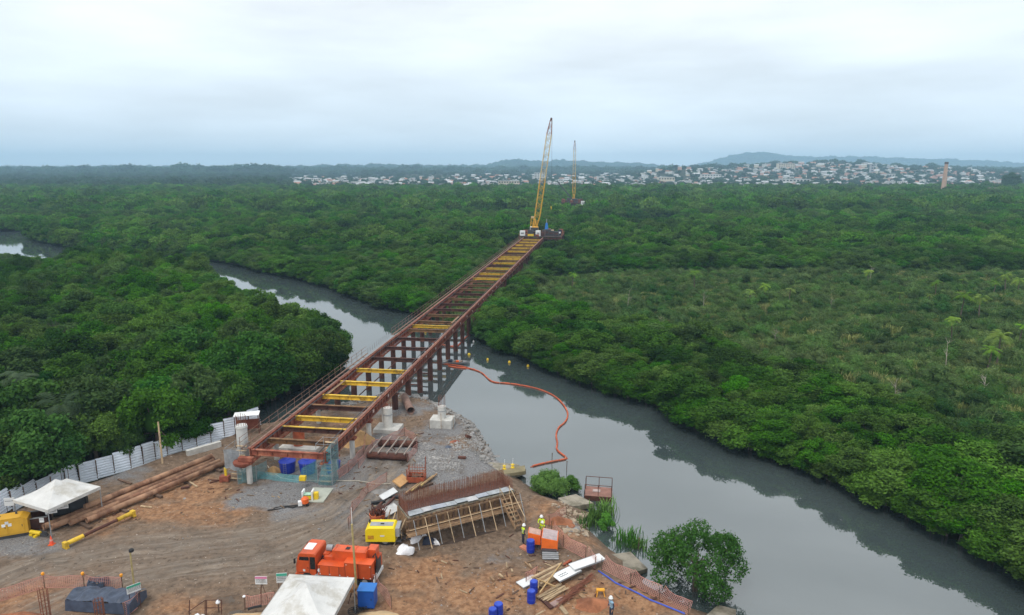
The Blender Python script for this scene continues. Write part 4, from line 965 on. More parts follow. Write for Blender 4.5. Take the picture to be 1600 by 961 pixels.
p = G(79.5, 797, 3.6); board('notice_board', 'white notice with pink heading hung on the front corner of the peaked tent', p, 0.42, 0.85, 0.6, -0.02, pink, 'hang')
p = G(98, 790, 3.6); board('notice_board', 'white notice with green heading hung on the long side of the peaked tent', p, 0.42, 0.8, 0.6, 0, mat('pale_green_print', (.42, .6, .52)), 'hang')
p = gp(104, 764); board('notice_board', 'pale green notice on posts behind the peaked tent', p+Vector((0, 0, 0)), 0.35, 0.85, 0.5, 4.2, mat('pale_green_print', (.42, .6, .52)))
p = gp(19, 810); board('notice_board', 'blank looking white board beside the yellow generator', p, 0.2, 0.85, 0.75, 1.6, white, marks=1)
p = gp(68, 833); board('notice_board', 'tiny white label board in front of the tent entrance', p, 0.2, 0.35, 0.4, 1.2, white, marks=1)
p = gp(411, 944); board('notice_board', 'white sign with purple heading on a tripod left of the foreground tent', p, 0.0, 0.85, 0.62, 1.9, pink, 'tripod')
p = gp(443, 940); board('notice_board', 'green and white sign partly behind the foreground tent', p, 0.1, 0.75, 0.75, 1.9, greenp)
p = gp(213, 953); board('notice_board', 'white and green sign at the corner of the tarpaulin enclosure', p, 0.75, 0.9, 0.6, 1.7, greenp)
# ---- generator
def gen(px, py, rz):
    p = gp(px, py); t = thing('yellow_generator', 'yellow enclosed diesel generator left of the peaked tent', 'generator', p, rz)
    m_ = mat('generator_yellow', (0.62, 0.34, 0.03), .5, .1, 1.5, col2=(.40, .22, .05), thr=.68)
    q = MB(); q.add([(-2, -0.6, .25), (2, -0.6, .25), (2, 0.6, .25), (-2, .6, .25), (-2, -.6, 1.75), (1.5, -.6, 1.75), (1.5, .6, 1.75), (-2, .6, 1.75), (2, -.6, 1.5), (2, .6, 1.5)], [(0, 3, 2, 1), (4, 5, 6, 7), (0, 1, 8, 5, 4), (1, 2, 9, 8), (5, 8, 9, 6), (2, 3, 7, 6, 9), (3, 0, 4, 7)]); b = q.build('housing', m_, t)
    q = MB(); q.box((0, 0, .12), (4.1, 1.15, .24)); q.build('skid', dark, t)
    for x in (-1.2, 0, 1.2): q = MB(); q.box((x, -.612, 1.0), (1.05, .02, 1.2)); d = q.build('door', m_, b); q = MB(); q.box((x+.4, -.63, 1.0), (.04, .02, .2)); q.build('handle', dark, d)
    for x, z in ((-.9, 1.25), (.3, 1.2), (.55, 1.4), (.75, 1.2)): q = MB(); q.box((x, -.628, z), (.26, .01, .26)); q.build('sticker', white, b)
    q = MB(); q.box((-1.4, -.628, .95), (.4, .01, .3)); q.build('vent', dark, b); q = MB(); q.box((-.3, 0, 1.765), (.6, .4, .03)); q.build('roof_hatch', dark, b); q = MB(); q.tube((1.1, .2, 1.74), (1.1, .2, 1.95), .08, n=8); q.build('exhaust', dark, b)
gen(5, 838, 0.40)
# ---- dark steel bin and gear under the tent
p = gp(58, 822); t = thing('steel_skip', 'dark brown open steel skip under the peaked tent', 'skip', p, .4); q = MB()
for s in (-1, 1): q.box((s*.95, 0, .55), (.06, 1.5, 1.0)); q.box((0, s*.75, .55), (1.84, .06, 1.0))
q.box((0, 0, .06), (1.9, 1.5, .08)); q.build('shell', rustd, t)
q = MB()
for s in (-1, 1): q.box((s*.95, 0, 1.09), (.12, 1.62, .08)); q.box((0, s*.75, 1.095), (1.78, .12, .07))
q.build('rim', grey, t)
p = gp(112, 800); t = thing('tool_cabinet', 'black tool cabinet standing in the shade of the peaked tent', 'cabinet', p, .4); q = MB(); q.box((0, 0, .95), (2.6, 1.0, 1.8)); c = q.build('carcass', black, t)
for x in (-.62, .62): q = MB(); q.box((x, -.512, .95), (1.18, .02, 1.6)); q.build('door', dark, c)
p = gp(84, 822); t = thing('yellow_pump', 'small yellow pump under the front of the tent', 'pump', p, .3); q = MB(); q.box((0, 0, .35), (.6, .3, .3)); q.tube((-.3, 0, .35), (.35, 0, .5), .13, n=10); q.build('motor', yelc, t); q = MB(); q.box((0, 0, .1), (.8, .4, .2)); q.build('frame', dark, t)
p = gp(62, 838); t = thing('yellow_trailer_leg', 'yellow jack and coupling lying before the tent', 'coupling', p, -.25); q = MB(); q.tube((-.9, 0, .3), (.2, 0, .3), .17, n=10); q.build('cylinder', yelc, t)
q = MB(); q.box((.55, 0, .25), (.7, .22, .14)); q.box((.6, 0, .45), (.5, .1, .2)); q.build('drawbar', dark, t); q = MB(); q.box((-.2, -.1, .08), (.25, .5, .16)); q.box((-.75, 0, .08), (.3, .4, .16)); q.build('foot', yelc, t)
# cone
def cone(px, py, label):
    p = gp(px, py); t = thing('traffic_cone', label, 'cone', p); q = MB(); q.box((0, 0, .03), (.42, .42, .06)); q.build('base', orangep, t); q = MB(); q.rings([(.17, .06), (.13, .3), (.12, .3), (.03, .78)], 12); c = q.build('body', mat('cone_red', (.75, .09, .04), .5), t); q = MB(); q.rings([(.122, .36), (.098, .5)], 12); q.build('band', mat('cone_pale', (.65, .3, .25)), c)
cone(81, 851, 'orange traffic cone beside the ends of the long pipes')
# ---- long pipes
a0, b0 = gp(93, 838), gp(352, 726); dr = (b0-a0).normalized(); nr_ = Vector((-dr.y, dr.x, 0))
def pipe(name, label, a, b, r, m_, th=.02, group='long rusty pipes in the yard', z=None, n=16):
    c = (a+b)/2; q = MB(); q.hollow(a-c, b-c, r, th, n); o = q.mesh(name, m_, True); o = link(name, o, loc=c); return tag(o, label, 'pipe', group)
L_ = (b0-a0).length
PR = .26
for k, (off, st, en, zz, lab) in enumerate([(1.9, -.3, L_, 0, 'longest rusty pipe, back one of the bundle nearest the fence'), (1.25, .0, L_-.5, 0, 'rusty pipe, second from the fence in the long bundle'), (0.6, 1.2, L_-.2, .0, 'pale rusty pipe in the middle of the long bundle'),
      (-.15, 2.2, L_+.1, 0, 'thick rusty pipe at the front of the long bundle'), (1.55, 3.0, L_-.4, .45, 'rusty pipe lying on top of the long bundle')]):
    a = a0+dr*st+nr_*off; b = a0+dr*en+nr_*off; z = Z(*(a0+dr*8).xy)+.2+PR+zz; a.z = z; b.z = z; pipe('steel_pipe', lab, a, b, PR, rustpipe)
q = MB(); q.box((0, 0, 0), (.28, 4.0, .2)); slm = q.mesh('timber_sleeper', woodd)
for k, f in enumerate((.12, .32, .52, .72, .92)):
    p = a0+dr*L_*f+nr_*.85; o = link('timber_sleeper', slm, loc=(p.x, p.y, Z(p.x, p.y)+.1), rz=math.atan2(dr.y, dr.x)); tag(o, 'dark timber sleeper under the long rusty pipes', 'sleeper', 'sleepers under the pipes')
# lifting beam with yellow ends
a, b = gp(102, 857), gp(209, 808); t = thing('lifting_beam', 'brown lifting beam with yellow ends lying in front of the pipes', 'beam', a, ang(a, b)); ln = (b-a).length
q = MB(); q.tube((1.2, 0, .35), (ln-1.2, 0, .35), .14, n=10); q.build('bar', rustd, t)
for x0, x1 in ((.15, 1.5), (ln-1.5, ln-.15)): q = MB(); q.tube((x0, 0, .35), (x1, 0, .35), .19, n=12); q.build('sleeve', yel, t)
for x in (0.05, ln-.05): q = MB(); q.box((x, 0, .32), (.3, .42, .45)); q.box((x, 0, .06), (.25, .6, .12)); q.build('shackle', yel, t)
a, b = gp(250, 790), gp(208, 812)
def plank(px0, py0, px1, py1, w, h, label, m_=woodp, z=0.03, cat='plank', name='loose_plank'):
    a, b = gp(px0, py0), gp(px1, py1); q = MB(); q.beam((a-b)/2, (b-a)/2, w, h); o = q.build(name, m_); o.location = (a+b)/2+Vector((0, 0, z+h/2)); return tag(o, label, cat)
plank(220, 792, 237, 794, .14, .1, 'short pale plank in front of the middle of the pipes'); plank(296, 754, 308, 762, .16, .12, 'pale board lying right of the far end of the pipes')
plank(283, 764, 296, 762, .3, .12, 'small rusty plate beside the pipe ends', rustd)
plank(185, 750, 205, 757, .2, .12, 'dark board lying between fence and pipes', woodd)
# ---- safety net fences
def net_fence(label, pts, h=1.05, name='safety_net_fence', caps=False, lean=0.0, sag=.12, rail=True):
    P = [gp(*p) for p in pts]; t = thing(name, label, 'fence', P[0]); q = MB(); 
    for a, b in zip(P[:-1], P[1:]):
        d = b-a; ln = d.length; x = d.normalized(); s = Vector((-x.y, x.x, 0))*lean; k = max(2, int(ln/.14)); g = lambda u, v: (a-P[0])+d*u+Vector((0, 0, h*v+.06-sag*v*math.sin(math.pi*u)))+s*v+Vector((-x.y, x.x, 0))*.10*math.sin(u*9+v*2)*v
        for i in range(k+1):
            u = i/k; du = .012/ln; A = g(u, 0); B = g(u, .5); C = g(u, 1); w = x*.011
            q.add([A-w, A+w, B+w, B-w, C+w, C-w], [(0, 1, 2, 3), (3, 2, 4, 5)])
        for j in range(9):
            v = j/8; w = Vector((0, 0, .014 if j not in (0, 8) else .03)); m_ = max(2, int(ln/.5))
            for i in range(m_):
                A = g(i/m_, v); B = g((i+1)/m_, v); q.add([A-w, B-w, B+w, A+w], [(0, 1, 2, 3)])
    q.build('net', pinknet, t)
    for i, p in enumerate(P):
        q = MB(); q.tube(p-P[0]+Vector((0, 0, -.2)), p-P[0]+Vector((0, 0, h+.1)), .03, n=6); pc = q.build('post', woodd, t)
        if caps and i < len(P)-0: q = MB(); q.rings([(.08, h+.08), (.11, h+.14), (.11, h+.26), (.04, h+.32)], 10, p-P[0]); q.build('beacon', mat('beacon_amber', (.85, .33, .02), .4), pc)
    return t
net_fence('pale net fence with orange beacons around the lower left pit', [(-15, 945), (70, 919), (132, 919), (192, 921)], 1.0, caps=True)
net_fence('pink net fence at the right side of the tarpaulin shelter', [(220, 930), (216, 950), (196, 966)], 1.1, caps=False)
net_fence('orange net fence left of the foreground tent', [(383, 950), (430, 943)], .9)
net_fence('orange net fence running down the right of the blue box', [(560, 912), (588, 917), (612, 952)], 1.0)
net_fence('pink net fence along the right side of the trestle columns', [(516, 757), (545, 737), (568, 712), (572, 690)], 1.0)
net_fence('pink net fence around the pipe frame excavation', [(560, 733), (582, 702), (632, 680), (650, 690), (652, 705), (636, 722)], .9)
net_fence('long pink net fence left of the steel scrap heap', [(545, 826), (551, 800), (575, 770), (604, 752)], .9)
net_fence('orange net fence bent around the orange mixer bin', [(862, 832), (880, 855), (915, 874), (930, 890)], 1.0, lean=.2)
net_fence('orange net fence rising from the bin towards the bank', [(858, 822), (885, 806)], .9, lean=.2)
net_fence('fallen pink net fence along the shore below the slab', [(940, 890), (985, 912), (1030, 935), (1075, 962)], .9, lean=.5, sag=.25)
net_fence('scrap of orange net beside the lumber pile', [(822, 912), (838, 900)], .8)
# ---- pit at lower left with rebar and tarpaulin shelters
p = gp(60, 968); q = MB()
def heap(px, py, rx, ry, h, m_, label, name, cat='heap', seed=1):
    p = gp(px, py); rg = random.Random(seed); ph = [rg.uniform(0, 6) for _ in range(4)]; q = MB()
    def fn(u, v):
        a = 2*math.pi*u; r_ = v*(1+.13*math.sin(3*a+ph[0])+.08*math.sin(5*a+ph[1])); return Vector((rx*r_*math.cos(a), ry*r_*math.sin(a), h*(math.cos(min(1, v)*math.pi)*.5+.5)*(1+.12*math.sin(4*a+ph[2])*v)-.12))
    q.grid(fn, 24, 8); o = q.build(name, m_, smooth=True); o.location = p; return tag(o, label, cat)
heap(30, 975, 3.6, 1.6, .9, clay, 'red clay bank in the lower left corner', 'clay_heap', seed=4)
def rebar_cage(px, py, label, h=2.3, r=.28, n_=9):
    p = gp(px, py); t = thing('rebar_cage', label, 'rebar', p); q = MB()
    for k in range(n_): a = 6.28*k/n_; q.tube((r*math.cos(a), r*math.sin(a), -.2), (r*math.cos(a)*1.05, r*math.sin(a)*1.05, h), .022, n=4)
    q.build('bars', rebarm, t); q = MB()
    for z in (.3, .8, 1.3, 1.8):
        for k in range(n_): a = 6.28*k/n_; b = 6.28*(k+1)/n_; q.tube((r*math.cos(a), r*math.sin(a), z), (r*math.cos(b), r*math.sin(b), z), .018, n=4)
    q.build('hoops', rebarm, t)
rebar_cage(73, 968, 'rusty rebar cage standing in the lower left pit'); rebar_cage(158, 975, 'rusty rebar cage in front of the blue tarpaulin shelter', 1.9)
def shelter(px0, py0, px1, py1, dep, h, label, seed):
    a, b = gp(px0, py0), gp(px1, py1); t = thing('tarpaulin_shelter', label, 'shelter', a, ang(a, b)); ln = (b-a).length; q = MB(); rg = random.Random(seed)
    def fn(u, v): return Vector((ln*u, dep*v, h*(.55+.45*math.sin(math.pi*min(1, .18+v*.75)))+.05*math.sin(u*23+v*5)+.03*math.sin(u*51-v*9)-.13*math.sin(math.pi*((u*5) % 1))*math.sin(math.pi*(.15+.7*v))))
    q.grid(fn, 60, 10); q.grid(lambda u, v: Vector((ln*u, -.02-.12*v, h*(.55+.45*math.sin(math.pi*.18))*(1-v)+.05*math.sin(u*17)*.6*(1-v)-.06*math.sin(math.pi*((u*4) % 1))*(1-v))), 24, 2); q.build('tarpaulin', tarp, t)
    for x in (.03, ln-.03):
        q = MB(); q.add([(x, 0, 0), (x, dep, 0), (x, dep, h*.6), (x, dep*.5, h*.95), (x, 0, h*.75)], [(0, 1, 2, 3, 4)]); q.build('end_sheet', tarp, t)
    for x in (.1, ln/2, ln-.1): q = MB(); q.tube((x, dep*.5, 0), (x, dep*.5, h*.9), .04, n=5); q.build('pole', woodd, t)
shelter(104, 952, 205, 962, 1.9, 1.0, 'long low shelter under a dark blue tarpaulin', 1); shelter(137, 922, 163, 921, .9, .7, 'small dark tarpaulin covered box behind the long shelter', 2)
# ---- the orange truck
fr_, rr_ = gp(466, 897), gp(599, 908); TR = ang(rr_, fr_); TL = (fr_-rr_).xy.length
tk = thing('orange_truck', 'bright orange service truck with box body parked behind the foreground tent', 'truck', (fr_+rr_)/2+Vector((-.02, .05, 0)), TR); tk.scale = (.88, .88, .88)
tk.location.z = Z(tk.location.x, tk.location.y)-.02
X0 = TL/2; XR = -TL/2
q = MB(); cx = X0-1.75
cabv = [(cx, .75), (X0, .75), (X0+.02, 1.5), (X0-.22, 2.55), (X0-.45, 2.72), (cx+.1, 2.72), (cx, 2.6)]
def prism(q, prof, y0, y1, mi=0):
    n_ = len(prof); vs = [(x, y0, z) for x, z in prof]+[(x, y1, z) for x, z in prof]; q.add(vs, [tuple(range(n_)), tuple(range(2*n_-1, n_-1, -1))]+[(i, n_+i, n_+(i+1) % n_, (i+1) % n_) for i in range(n_)], mi)
prism(q, cabv, -1.15, 1.15); cab = q.build('cab', orange, tk)
q = MB()
for s in (-1, 1): q.add([(X0-1.15, s*1.157, 1.55), (X0-.18, s*1.157, 1.52), (X0-.33, s*1.157, 2.4), (X0-1.15, s*1.157, 2.42)], [(0, 1, 2, 3)])
q.build('side_window', glassm, cab); q = MB(); q.add([(X0+.012, -1.0, 1.6), (X0+.012, 1.0, 1.6), (X0-.175, 1.0, 2.45), (X0-.175, -1.0, 2.45)], [(0, 1, 2, 3)]); q.build('windscreen', glassm, cab)
for s in (-1, 1):
    q = MB(); q.box((X0-.68, s*1.152, 1.5), (1.02, .012, 1.15)); d = q.build('door', orange, cab); q = MB(); q.box((X0-1.05, s*1.165, 1.4), (.16, .02, .05)); q.build('handle', black, d)
    q = MB(); q.box((X0+.05, s*1.3, 2.05), (.12, .14, .42)); q.tube((X0-.1, s*1.15, 2.3), (X0+.05, s*1.28, 2.2), .02, n=5); q.build('mirror', black, cab)
    q = MB(); q.box((X0+.03, s*.85, .95), (.05, .3, .18)); q.build('headlight', white, cab)
    q = MB(); q.add([(cx+.02, s*1.157, 1.3), (cx+.5, s*1.157, 1.3), (cx+.5, s*1.157, 2.45), (cx+.02, s*1.157, 2.45)], [(0, 1, 2, 3)]); q.build('rear_quarter_window', glassm, cab)
q = MB(); q.box((X0-.85, 0, 2.745), (.75, 1.0, .05)); q.build('roof_hatch', white, cab); q = MB(); q.box((X0+.02, 0, .62), (.22, 2.3, .34)); q.build('bumper', orange, tk)
q = MB(); q.box((X0-.7, 1.162, 1.15), (.2, .01, .2)); q.box((X0-.7, -1.162, 1.15), (.2, .01, .2)); q.build('door_sticker', white, cab)
q = MB(); q.box((-.3, .42, .75), (TL-.8, .16, .26)); q.box((-.3, -.42, .75), (TL-.8, .16, .26)); q.build('chassis', dark, tk)
YN = 1  # camera side of the truck is its left (+y)
mid_ = cx-.25
q = MB(); q.box(((mid_+XR+2.45)/2+.05, .78, 1.32), (mid_-XR-2.5, .86, .92)); lo = q.build('low_locker', orange, tk)
q = MB(); q.box((XR+1.28, .78, 1.52), (2.35, .90, 1.36)); hi = q.build('tall_locker', orange, tk)
q = MB(); q.box((XR+1.28, .78, 2.215), (2.45, .98, .05)); q.build('locker_lid', orange, hi); q = MB(); q.box(((mid_+XR+2.45)/2+.05, .78, 1.795), (mid_-XR-2.46, .92, .04)); q.build('locker_lid', orange, lo)
q = MB(); q.box(((mid_+XR)/2, -.78, 1.42), (mid_-XR, .82, 1.1)); q.build('far_locker', orange, tk)
for k in range(3): q = MB(); q.box((mid_-.55-k*.86, 1.216, 1.32), (.8, .014, .8)); q.build('locker_door', orange, lo)
for k in range(2): q = MB(); q.box((XR+.7+k*1.15, 1.238, 1.5), (1.08, .014, 1.2)); q.build('locker_door', orange, hi)
q = MB(); q.box((XR+2.35, -.1, 2.0), (3.0, 1.0, 1.5)); uh = q.build('upper_housing', orange, tk)
for k in range(4): q = MB(); q.box((XR+1.0+k*.9, -.1, 2.765), (.06, 1.05, .05)); q.build('roof_rib', orange, uh)
q = MB(); q.box((XR+2.6, -.1, 2.77), (.35, .35, .05)); q.build('hatch', black, uh); q = MB(); q.box((XR+.9, -.1, 2.35), (.03, .9, .6)); q.build('rear_grille', dark, uh)
q = MB(); q.box((XR+.55, -.62, 2.0), (.75, .95, 1.5)); q.build('rear_tank', orange, tk)
q = MB(); q.box((mid_-.7, -.1, 1.75), (.95, 1.0, .75)); q.box((mid_-.25, -.3, 2.0), (.5, .8, .4)); q.build('pump_housing', orange, tk); q = MB(); q.tube((mid_-.65, -.55, 2.4), (mid_-.12, -.55, 2.4), .28, n=14); q.build('intake_drum', grey, tk)
for x in (mid_-.15, mid_-1.0, mid_-1.9): q = MB(); q.tube((x, 1.21, 1.0), (x, 1.228, 1.0), .06, n=8); q.build('reflector', white, lo)
for x, z in ((XR+.2, .95), (XR+.2, 2.0), (XR+.8, .93), (XR+1.5, .93), (XR+2.2, .95), (XR+2.3, 2.05)): q = MB(); q.tube((x, 1.23, z), (x, 1.25, z), .05, n=8); q.build('reflector', white, hi)
q = MB(); q.tube((mid_-.12, 1.212, 1.3), (mid_-.12, 1.222, 1.3), .19, n=14); q.build('round_sticker', white, lo)
q = MB(); q.box((XR-.06, 0, .62), (.12, 2.3, .3)); q.box((XR-.12, .9, .9), (.04, .5, .5)); q.build('rear_bumper', white, tk)
q = MB(); q.box((XR-.02, -.2, 1.2), (.05, 1.2, 1.4)); q.build('control_panel', dark, tk)
def wheel(x, y, par):
    s = 1 if y > 0 else -1; q = MB(); q.tube((x, y-.14, .48), (x, y+.14, .48), .48, n=20); w = q.build('wheel', black, par); q = MB(); q.tube((x, y+s*.135, .48), (x, y+s*.15, .48), .26, n=14); q.build('rim', grey, w)
for s in (-1, 1):
    wheel(X0-.95, s*1.02, tk); wheel(XR+1.75, s*1.0, tk); wheel(XR+.75, s*1.0, tk)
    q = MB(); q.box((X0-1.9, s*1.0, .6), (.5, .4, .5)); q.build('fuel_tank', grey, tk)
    q = MB(); q.box((XR+1.3, s*1.06, 1.0-.02), (2.2, .3, .04)); q.build('mudguard', orange, tk)
for k in range(4): q = MB(); q.box((mid_-.12-k*.86, 1.222, 1.32), (.035, .012, .86)); q.build('door_gap', rustd, lo)
for k in range(3): q = MB(); q.box((XR+.13+k*1.14, 1.246, 1.5), (.035, .012, 1.28)); q.build('door_gap', rustd, hi)
q = MB(); q.box((X0+.018, 0, 1.2), (.02, 1.5, .35)); q.build('grille', dark, cab)
for s in (-1, 1): q = MB(); q.box((X0-1.19, s*1.16, 1.6), (.03, .012, 1.5)); q.box((X0-.66, s*1.16, .93), (1.0, .012, .04)); q.build('door_gap', rustd, cab)
q = MB(); q.path([(XR+.3, .2, 2.3), (XR+.1, .1, 2.6), (XR-.08, .3, 2.2), (XR-.1, .5, 1.4)], .07, 6); q.path([(mid_-.3, .3, 1.9), (mid_-.1, .4, 2.2), (mid_+.1, .3, 1.7)], .06, 6); q.build('hose', black, tk)
# ---- compressor on a trailer
a, b = gp(572, 852), gp(625, 853); t = thing('yellow_compressor', 'bright yellow towed compressor between truck and formwork', 'compressor', (a+b)/2+Vector((0, .6, 0)), ang(a, b)-.02); ln = (b-a).length
q = MB(); prism(q, [(-ln/2, .5), (ln/2-.35, .5), (ln/2-.35, 1.75), (ln/2-.5, 1.95), (-ln/2+.25, 1.95), (-ln/2, 1.7)], -.75, .75); bd = q.build('hood', mat('compressor_yellow', (.74, .56, .01), .45, .06, 1), t)
q = MB(); q.box((-.15, 0, 1.965), (ln-.9, .62, .05)); q.build('roof_panel', grey, bd); q = MB(); q.box((-.1, 0, 2.0), (.3, .2, .04)); q.build('filler', black, bd); q = MB(); q.box((ln/2-.17, 0, 1.45), (.34, 1.3, .9)); q.build('radiator', grey, t)
q = MB(); q.box((-ln/2+.45, -.757, 1.0), (.5, .012, .4)); q.build('vent', mat('stripe_orange', (.5, .25, .02)), bd); q = MB(); q.box((.0, -.757, 1.15), (.35, .012, .16)); q.build('badge', white, bd); q = MB(); q.tube((-ln/2+.2, .3, 1.8), (-ln/2+.2, .3, 2.25), .07, n=8); q.build('exhaust', black, bd)
q = MB(); q.box((0.1, 0, .42), (ln, 1.2, .14)); q.beam((ln/2, 0, .42), (ln/2+1.1, 0, .3), .1, .1); q.build('chassis', dark, t)
for s in (-1, 1): wheel(.2, s*.5, t)
t.scale = (1, 1, .82)
# ---- footing under formwork
FA, FB = G(637, 818, 3.0), G(806, 775, 3.0); FR_ = ang(FA, FB); FLn = (FB-FA).xy.length; fbase = Vector((FA.x, FA.y, Z(FA.x, FA.y)-.02))
ft = thing('footing_formwork', 'long timber formwork box with rebar and pale sheets for a bridge footing', 'formwork', fbase, FR_)
FD = 2.7; fbase.z = 0.95; HT = 3.0-fbase.z   # deck height above ground
q = MB(); q.box((FLn/2, FD/2, HT/2-.05), (FLn-.1, FD-.1, HT-.1)); q.build('concrete_core', concd, ft)
q = MB(); q.box((0, 0, 0), (.22, .05, HT-.3)); bdm = q.mesh('form_board', wood)
k = int(FLn/.25)
for i in range(k): 
    o = link('form_board', bdm, ft, loc=(.13+i*.25, -.03, HT/2+.02)); o.scale = (1, 1, random.uniform(.93, 1.0))
for i in range(int(FD/.25)):
    for x in (-.03, FLn+.03): o = link('form_board', bdm, ft, loc=(x, .15+i*.25, HT/2+.02), rz=math.pi/2)
q = MB(); q.box((0, 0, 0), (.09, .13, HT*.9)); sdm = q.mesh('stud', woodd)
for i in range(int(FLn/.5)+1): link('stud', sdm, ft, loc=(.1+i*.5, -.13, HT/2))
for z in (.35, .95, HT-.32): q = MB(); q.box((FLn/2, -.24, z), (FLn+.5, .1, .14)); q.build('wale', wood, ft)
for j in range(3): q = MB(); q.box((FLn/2, -.42-j*.26, .78), (FLn+.6, .24, .05)); q.build('walkway_plank', wood, ft)
q = MB(); q.tube((-.2, -1.0, 1.35), (FLn+.2, -1.0, 1.35), .03, n=5); q.build('guard_rail', woodp, ft)
for i in range(11):
    x = .2+i*FLn/10.3; q = MB(); q.tube((x, -.9, HT+.1), (x+.15, -1.75-.25*(i % 2), -.15), .035, n=6); q.build('prop', woodp if i % 2 else grey, ft)
sheetg = mat('grey_blue_sheet', (.36, .39, .44), .6, .2, 2)
# pale sheets on the deck in front of the bars
x = .15; i = 0
while x < FLn-.9:
    w = random.uniform(.85, 1.35); q = MB(); dz = random.uniform(0, .05); rzz = random.uniform(-.06, .06)
    q.box((x+w/2, .45+random.uniform(-.08, .08), HT+.03+dz), (w*.97, random.uniform(.62, .85), .025), rz=rzz); q.build('cover_sheet', [clearsheet, mat('dull_white_sheet', (.44, .44, .45), .8, .2, 2), sheetg, clearsheet][i % 4], ft); x += w; i += 1
# rebar mats
q = MB(); HB = 1.15
for i in range(int(FLn/.16)):
    for y in (FD-.2, FD-.45, FD-.8, FD-1.15, FD-1.5):
        x = .15+i*.16+random.uniform(-.02, .02); q.tube((x, y, HT-.3), (x+random.uniform(-.05, .05), y+random.uniform(-.04, .04), HT+HB*(1.0 if y > FD-.5 else .6)*random.uniform(.85, 1.05)), .02, n=3, caps=False)
for z in (.15, .4, .65, .9):
    for y in (FD-.2, FD-.45): q.tube((.1, y, HT+z), (FLn-.1, y, HT+z), .014, n=3, caps=False)
for y in (FD-.8, FD-1.5): q.tube((.1, y, HT+.3), (FLn-.1, y, HT+.3), .014, n=3, caps=False)
for x in (.15, FLn-.2, FLn-.5):
    for j in range(int(FD/.16)): q.tube((x, .3+j*.15, HT-.2), (x, .3+j*.15, HT+HB*.8*random.uniform(.8, 1.05)), .02, n=3, caps=False)
    for z in (.2, .6, .9): q.tube((x, .3, HT+z), (x, FD-.2, HT+z), .014, n=3, caps=False)
for i in range(46):
    x = .2+i*FLn/46; q.tube((x, .9, HT+.12), (x, FD-.2, HT+.12), .02, n=3, caps=False)
q.build('rebar', rebarm, ft, kind='stuff')
q = MB(); q.box((FLn/2, FD*.66, HT-.02), (FLn-.3, FD*.6, .06)); q.build('blinding', mat('dark_form_floor', (.12, .07, .06), .9), ft)
# timber stairs
sx = FLn-1.75
for s in (0, .85): q = MB(); q.beam((sx+s, -.35, HT-.25), (sx+s+.35, -2.5, -.2), .06, .24); q.build('stair_stringer', wood, ft)
for i in range(7): f = (i+.5)/7; q = MB(); q.box((sx+.425+.35*f, -.35-2.15*f, HT-.2-(HT-.05)*f), (.82, .26, .05)); q.build('stair_tread', wood, ft)
for s in (-.05, .9): q = MB(); q.tube((sx+s, -.3, HT+.75), (sx+s+.35, -2.5, .75), .035, n=5); q.tube((sx+s, -.35, HT-.2), (sx+s, -.35, HT+.8), .035, n=5); q.tube((sx+s+.34, -2.45, -.2), (sx+s+.34, -2.45, .8), .035, n=5); q.build('stair_handrail', woodp, ft)
# left end scaffolding boards
for i in range(6): q = MB(); q.box((-.42-.12*i, FD*.35+.1*i, .5+.22*(i % 3)), (.1, 2.6, .12), rz=.12*i-.2); q.build('shoring_board', [wood, woodp][i % 2], ft)
for i in range(4): q = MB(); q.tube((-.1-.2*i, .2+.7*i, HT-.2), (-1.4-.1*i, -.3+.6*i, -.1), .05, n=5); q.build('prop', [woodp, wood][i % 2], ft)
heap(724, 842, 5.0, .55, .35, mat('pit_shade_soil', (.06, .04, .03), .95, .3, 2, bump=.5), 'dark soil ridge standing in for the shade of the pit under the formwork', 'pit_shade_ridge', 'shade', 5).rotation_euler.z = FR_  # near-black ridge added in place of the pit's shade under the walkway
# white sacks below the formwork
def sack(px, py, rx, ry, h, label, seed):
    p = gp(px, py); rg = random.Random(seed); q = MB(); ph = [rg.uniform(0, 6) for _ in range(6)]
    def fn(u, v):
        a = 6.283*u; b = math.pi*v*.5; r_ = math.cos(b)**.6*(1+.18*math.sin(3*a+ph[0])+.12*math.sin(5*a+ph[1]+v*4)); return Vector((rx*r_*math.cos(a), ry*r_*math.sin(a), h*math.sin(b)*(1+.25*math.sin(2*a+ph[2]))-.06+.05*math.sin(7*a+ph[3])*v))
    q.grid(fn, 20, 8); o = q.build('bulk_bag', foam, smooth=True); o.location = p; o.rotation_euler.z = rg.uniform(0, 6); tag(o, label, 'bag', 'white bags below the formwork')
sack(632, 862, .85, .6, .55, 'crumpled white bag right behind the yellow compressor', 1); sack(648, 852, .55, .5, .5, 'white bag leaning on the crumpled one below the formwork', 2); sack(659, 841, .4, .35, .5, 'small white bag close under the formwork walkway', 3); sack(680, 849, .5, .3, .35, 'white bag on the dark ridge right of the other bags', 4)
heap(668, 849, .9, .5, .5, navy, 'dark blue heap of cloth between the white bags', 'cloth_heap', 'cloth', 8)
